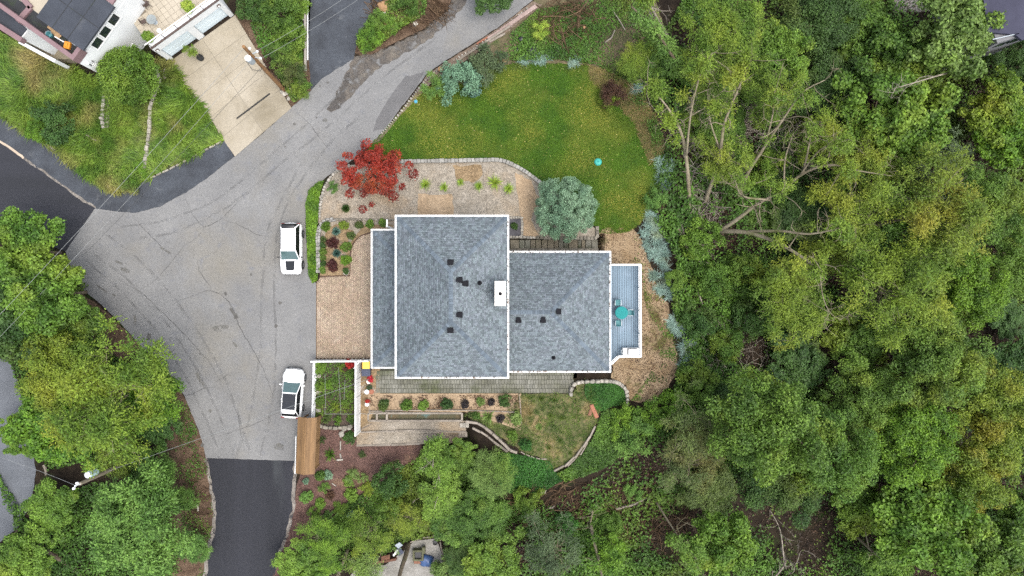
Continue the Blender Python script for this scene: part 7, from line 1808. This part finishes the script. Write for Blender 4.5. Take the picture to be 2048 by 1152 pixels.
# ------------------------------------------------------------------ the wood
WD = "trees of the wood"
WOOD = [
 ("feather", 1455, 60, 74, L_yg, "feathery yellow-green tree at the top edge above the dead branches", 1.0), ("broad", 1560, 115, 62, L_bright, "bright green tree with a yellow tinge near the top edge", 1.0), ("dense", 1640, 40, 84, L_dark, "dark green tree at the top edge between two brighter ones", .8), ("broad", 1715, 60, 72, L_mid, "mid green tree beside the crazy paving", .9), ("dense", 1660, 160, 82, L_dark, "dark tree in the shade below the crazy paving", .6),
 ("broad", 1890, 60, 100, L_pale, "tall pale green tree beside the dark purple roof", 1.2), ("broad", 1790, 130, 84, L_mid, "green tree with pale leaf undersides below the paving", 1.0), ("broad", 1800, 235, 104, L_bright, "large green and yellow tree above the shaded clearing", 1.0), ("broad", 1985, 215, 74, L_yg, "yellow-green tree below the dark purple roof", 1.0), ("broad", 2025, 285, 72, L_hedge, "yellow-green tree at the picture's edge above the clearing", 1.0), ("dense", 2040, 130, 58, L_dark, "dark tree at the picture's edge below the dark roof", .8),
 ("sparse", 1870, 325, 66, L_grey, "greyish sparse tree at the lower side of the shaded clearing", .8), ("feather", 1740, 300, 78, L_yg, "feathery yellow-green tree with bare white twigs", 1.0), ("sparse", 1640, 265, 66, L_yg, "thin twiggy tree between the forked trunks", 1.0), ("feather", 1415, 165, 60, L_yg, "feathery yellow-green tree at the corner of the lawn", .8), ("feather", 1540, 190, 64, L_yg, "yellow-green tree behind the leaning trunks", .9),
 ("broad", 1330, 120, 44, L_mid, "green vine-hung tree above the lawn corner", .7), ("feather", 1280, 120, 44, L_yg, "small yellow-green tree above the brown-red bush", .6), ("sparse", 1460, 330, 60, L_yg, "thin yellow-green tree over the leaning trunks", .8), ("broad", 1450, 255, 46, L_bright, "bright green low tree between the leaning trunks", .5),
 ("feather", 1700, 425, 84, L_yg, "yellow-green feathery tree right of the big leaning limb", 1.0), ("feather", 1860, 430, 104, L_yellow, "big yellowing feathery tree in the middle of the wood", 1.1), ("dense", 1985, 415, 82, L_mid, "fine-leaved green tree at the picture's edge", 1.0), ("dense", 2030, 520, 66, L_mid, "green tree at the picture's edge, middle height", 1.0), ("broad", 1600, 440, 56, L_dark, "dark low tree under the leaning limb", .5),
 ("feather", 1780, 575, 104, L_yg, "large yellow-green tree with many pale dead twigs", 1.1), ("feather", 1585, 600, 78, L_yg, "yellow-green tree beyond the dirt slope", .9), ("sparse", 1640, 520, 56, L_yg, "thin twiggy tree at the end of the leaning limb", .9), ("dense", 1930, 570, 84, L_hedge, "green and yellow tree left of the dark gap at the edge", 1.0), ("broad", 1710, 665, 74, L_mid, "green tree below the twiggy yellow-green one", .8), ("broad", 1600, 715, 64, L_dark, "dark green tree in the dip beyond the dirt slope", .6),
 ("dense", 1860, 720, 104, L_mid, "large green tree above the yellow-orange ones", 1.0), ("broad", 2030, 740, 56, L_dark, "dark tree below the gap at the picture's edge", .8), ("dense", 1980, 815, 92, L_yellow, "yellow tree at the picture's edge", 1.0),
 ("dense", 1535, 850, 118, L_mid, "very large dense green tree beyond the foot of the dirt slope", 1.2), ("dense", 1650, 905, 100, L_mid, "dense green tree joined to the very large one", 1.1), ("dense", 1570, 960, 84, L_dark, "dark green lower skirt of the dense trees", .9), ("dense", 1720, 800, 82, L_mid, "green tree above the dense pair", 1.0), ("dense", 1825, 885, 94, L_hedge, "green and yellow tree beside the dense pair", 1.0), ("dense", 1955, 925, 94, L_yellow, "yellow-orange tree in the lower part of the wood", 1.0), ("dense", 1900, 985, 66, L_yellow, "yellow-green tree below the yellow-orange one", .9),
 ("sparse", 1400, 860, 72, L_olive, "brownish olive tree beside the slope saplings", .8), ("sparse", 1370, 930, 66, L_olive, "olive tree above the dark hollow", .7), ("dense", 1420, 975, 62, L_olive, "low olive-green tree at the edge of the dark hollow", .7), ("broad", 1440, 1085, 74, L_bright, "bright green tree at the bottom edge beside the dark hollow", 1.0), ("broad", 1730, 1010, 66, L_bright, "green tree under the dense pair, beside a bare trunk", .8), ("broad", 1850, 1055, 104, L_bright, "large bright green tree at the bottom edge", 1.1), ("broad", 1960, 1100, 84, L_mid, "green tree at the bottom edge near the picture's corner", 1.0), ("broad", 2035, 1040, 64, L_mid, "green tree in the bottom corner of the picture", 1.0), ("broad", 1770, 1125, 56, L_bright, "bright green tree at the bottom edge beside the black gap", .9), ("broad", 2020, 640, 44, L_dark, "dark low tree inside the gap at the picture's edge", .5),
 ("bush", 1400, 480, 46, L_bright, "bright low bush beside the blue grass", 1.2), ("bush", 1420, 560, 44, L_mid, "green low bush beyond the deck", 1.2), ("bush", 1480, 540, 44, L_mid, "green bush under the leaning limb", 1.3), ("bush", 1400, 640, 40, L_dark, "dark bush behind the small blue grass tuft", 1.1), ("bush", 1450, 690, 42, L_mid, "green bush beyond the drooping blue grass", 1.1), ("bush", 1500, 640, 44, L_dark, "dark bush in front of the yellow-green tree beyond the slope", 1.2), ("bush", 1390, 760, 46, L_mid, "green bush at the lower corner of the dirt slope", 1.1), ("bush", 1440, 790, 42, L_dark, "dark bush against the very large dense tree", 1.1), ("bush", 1520, 330, 40, L_bright, "bright bush among the forked trunks", 1.2),
 ("bush", 1560, 380, 40, L_dark, "dark bush under the forked trunks", 1.2), ("bush", 1350, 560, 26, L_mid, "small green bush in the middle of the blue grass", 1.0), ("loose", 1308, 398, 24, L_light, "bright grassy sapling at the lower lawn corner", 1.0), ("bush", 1380, 250, 34, L_mid, "green bush under the tree at the lawn corner", 1.2), ("bush", 1345, 810, 36, L_hedge, "yellow-green bush below the dirt slope", 1.0), ("loose", 1590, 65, 40, L_light, "light feathery growth between the top-edge trees", 1.6)]
for k, a, b, r, m, lab, hk in WOOD: plant("forest_tree" if k not in ("bush", "loose") else "shrub", k, a, b, r, m, lab, "tree" if k not in ("bush", "loose") else "shrub", WD if k not in ("bush", "loose") else "bushes of the wood", hk)
tuft("broadleaf_rosette", "yucca", 1412, 541, 20, L_light, "bright green rosette plant among the dark bushes")

LT = "leaning trunks at the lawn edge"
limb_tree("leaning_tree", "tall bare trunk rising from the lawn edge toward the brown-red bush", [[(1380, 420, 0, .26), (1374, 330, 3, .22), (1362, 265, 5, .18), (1335, 215, 6.5, .12), (1295, 168, 7.5, .06)], [(1373, 310, 4, .14), (1382, 225, 7, .11), (1402, 145, 9, .08), (1425, 105, 10, .04)]], m_bark2, L_yg, 701, [(1300, 175, 7.5, 20), (1400, 140, 9, 24), (1340, 240, 6, 14)], group=LT)
limb_tree("leaning_tree", "second leaning trunk, right of the tall bare one", [[(1408, 410, 0, .26), (1438, 320, 3.5, .22), (1448, 250, 6, .17), (1475, 180, 8, .12), (1502, 120, 10, .06)], [(1440, 300, 4, .12), (1420, 240, 6, .08), (1415, 180, 7, .04)]], m_bark2, L_yg, 702, [(1480, 150, 9, 26), (1430, 220, 7, 16), (1500, 110, 10, 22)], group=LT)
limb_tree("leaning_tree", "leaning trunk whose tip points at the bright top-edge tree", [[(1478, 392, 0, .28), (1496, 345, 2, .24), (1530, 292, 4.5, .18), (1565, 240, 7, .13), (1605, 185, 9, .08), (1650, 160, 10, .04)], [(1530, 292, 4.5, .13), (1545, 230, 7, .09), (1550, 180, 8.5, .04)]], m_bark2, L_yg, 703, [(1610, 190, 9, 22), (1550, 200, 8, 20)], group=LT)
limb_tree("forked_tree", "pale forked trunk with limbs spreading above the yellow-green trees", [[(1540, 410, 0, .26), (1568, 380, 2.5, .22), (1606, 347, 4.5, .18), (1660, 330, 6.5, .12), (1720, 342, 8, .08), (1785, 352, 9, .03)], [(1606, 347, 4.5, .14), (1616, 300, 6.5, .1), (1625, 255, 8, .05)], [(1600, 350, 4.5, .12), (1640, 300, 7, .08), (1690, 280, 8.5, .04)], [(1568, 380, 2.5, .14), (1570, 320, 5, .1), (1585, 270, 7, .04)]], m_bark2, L_yg, 704, [(1700, 340, 8, 26), (1630, 260, 8, 18), (1690, 285, 8.5, 20)], group=LT)
limb_tree("leaning_tree", "big many-stemmed tree leaning away from the deck with long bare limbs", [[(1425, 462, 0, .34), (1452, 462, 1.8, .3), (1500, 466, 4, .24), (1560, 488, 6, .2), (1620, 525, 8, .15), (1645, 545, 8.6, .08)], [(1440, 462, 1.2, .28), (1475, 438, 3, .24), (1520, 405, 5, .18), (1560, 385, 6.5, .1)], [(1480, 464, 3, .2), (1560, 462, 6, .16), (1620, 468, 8, .11), (1685, 455, 9.5, .05)], [(1640, 540, 8.5, .07), (1645, 590, 9, .05), (1660, 625, 9.3, .04), (1682, 640, 9.5, .02)], [(1540, 400, 5.5, .14), (1485, 392, 6, .1), (1470, 360, 7, .05)]], m_bark2, L_yg, 705, [(1640, 540, 8.5, 24), (1690, 460, 9.5, 22), (1560, 380, 6.5, 16)], group=LT)
limb_tree("vine_tree", "dead leaning trunk wrapped in a bright green vine above the lawn", [[(1385, 165, 0, .2), (1350, 120, 3, .18), (1310, 60, 6, .14), (1262, 12, 8.5, .08)]], m_bark, L_light, 706, [(1380, 155, 1, 14), (1366, 140, 2, 16), (1350, 118, 3, 16), (1335, 95, 4.2, 16), (1320, 72, 5.2, 14), (1300, 50, 6.2, 14), (1275, 25, 7.5, 14)], per=46, leaf=.22, rc=(.35, .6), twigs=2)
limb_tree("bare_tree", "bare twin trunks crossing the top edge above the lawn", [[(1350, 95, 0, .18), (1325, 55, 3, .15), (1300, 10, 6, .11), (1285, -30, 8, .07)], [(1340, 85, 1, .14), (1305, 35, 4, .12), (1288, -10, 7, .06)]], m_dead, L_yg, 707, [(1290, 0, 7, 14)], twigs=6)
limb_tree("bare_tree", "mossy bare trunk at the bottom edge among the brushwood", [[(1180, 1040, 0, .24), (1186, 1075, 1.6, .2), (1196, 1115, 3, .17), (1206, 1165, 5, .13)], [(1180, 1050, .5, .1), (1186, 1020, 2, .05)]], m_bark2, L_hedge, 708, [(1215, 1110, 3, 24), (1225, 1135, 4, 22)], twigs=5)
limb_tree("bare_tree", "curved thin bare trunk in the dark hollow", [[(1310, 1000, 0, .14), (1335, 1040, 2, .12), (1365, 1085, 4, .1), (1395, 1120, 6, .06)]], m_bark2, L_mid, 709, [(1395, 1110, 5.5, 16)], twigs=6)
limb_tree("bare_tree", "thick bare trunk showing under the dense green pair", [[(1690, 1045, 0, .26), (1712, 1070, 3, .22), (1738, 1096, 6, .18), (1765, 1120, 8, .1)]], m_bark2, L_bright, 710, [(1780, 1120, 8, 26)], twigs=3)
limb_tree("bare_tree", "bare twisted dead tree at the bottom edge beside the black gap", [[(1560, 1090, 0, .2), (1570, 1125, 2, .16), (1545, 1160, 4, .1)], [(1565, 1110, 1, .12), (1590, 1128, 3, .08), (1600, 1105, 4.5, .04)], [(1568, 1120, 2, .1), (1560, 1060, 4, .06), (1540, 1020, 5, .03)]], m_dead, L_olive, 711, [], twigs=6)
limb_tree("patio_tree", "thick brown trunk leaning over the lower patio", [[(818, 1085, 0, .34), (812, 1110, 1.6, .3), (802, 1140, 3.2, .26), (792, 1185, 5.5, .2)]], m_bark, L_pale, 712, [], twigs=0)
limb_tree("patio_tree", "mossy trunk left of the timber wall at the bottom edge", [[(696, 1098, 0, .22), (688, 1118, 1.5, .2), (672, 1160, 4, .14)]], m_bark2, L_hedge, 713, [], twigs=2)
limb_tree("slender_tree", "slender pale sapling trunk standing in the bright tree below the terraces", [[(868, 1000, 0, .09), (867, 960, 2, .07), (866, 925, 3.6, .05), (872, 890, 4.8, .02)], [(868, 985, 1, .05), (885, 975, 2.5, .02)]], m_dead, L_bright, 714, [(868, 900, 4.6, 22), (885, 960, 2.6, 18)], twigs=3)
limb_tree("dead_branch_tree", "long white dead branch reaching across the trees above the clearing", [[(1920, 140, 5, .14), (1880, 150, 8, .1), (1830, 165, 10, .07), (1795, 175, 10.6, .04), (1785, 178, 10.8, .02)]], m_dead, L_pale, 715, [], twigs=9)
for i, (a, b, c, d, w, lab) in enumerate(((1355, 455, 1375, 500, .22, "short mossy log beside the blue grass sweep"), (1345, 508, 1440, 530, .07, "long thin branch lying between the blue grass and the rosette"), (1378, 545, 1415, 635, .08, "curved dead branch below the rosette plant"), (1232, 1018, 1295, 995, .12, "straight pale log on the brushwood slope"), (1095, 1015, 1110, 1010, .1, "short sawn log in the brushwood below the ivy"), (1210, 85, 1230, 60, .08, "thin upright dead stem on the rough ground"), (1082, 985, 1092, 980, .1, "tiny pale log end at the edge of the ivy"), (1250, 60, 1225, 20, .05, "bare grey branch above the lawn's far end"))):
    tag(MB().tube([PG(a, b, .25), PG((a + c) / 2 + 3, (b + d) / 2 + 3, .35), PG(c, d, .25)], [w, w * .9, w * .6], 7).build("fallen_log", m_dead if i else m_bark2), lab, "log", "fallen logs and branches")
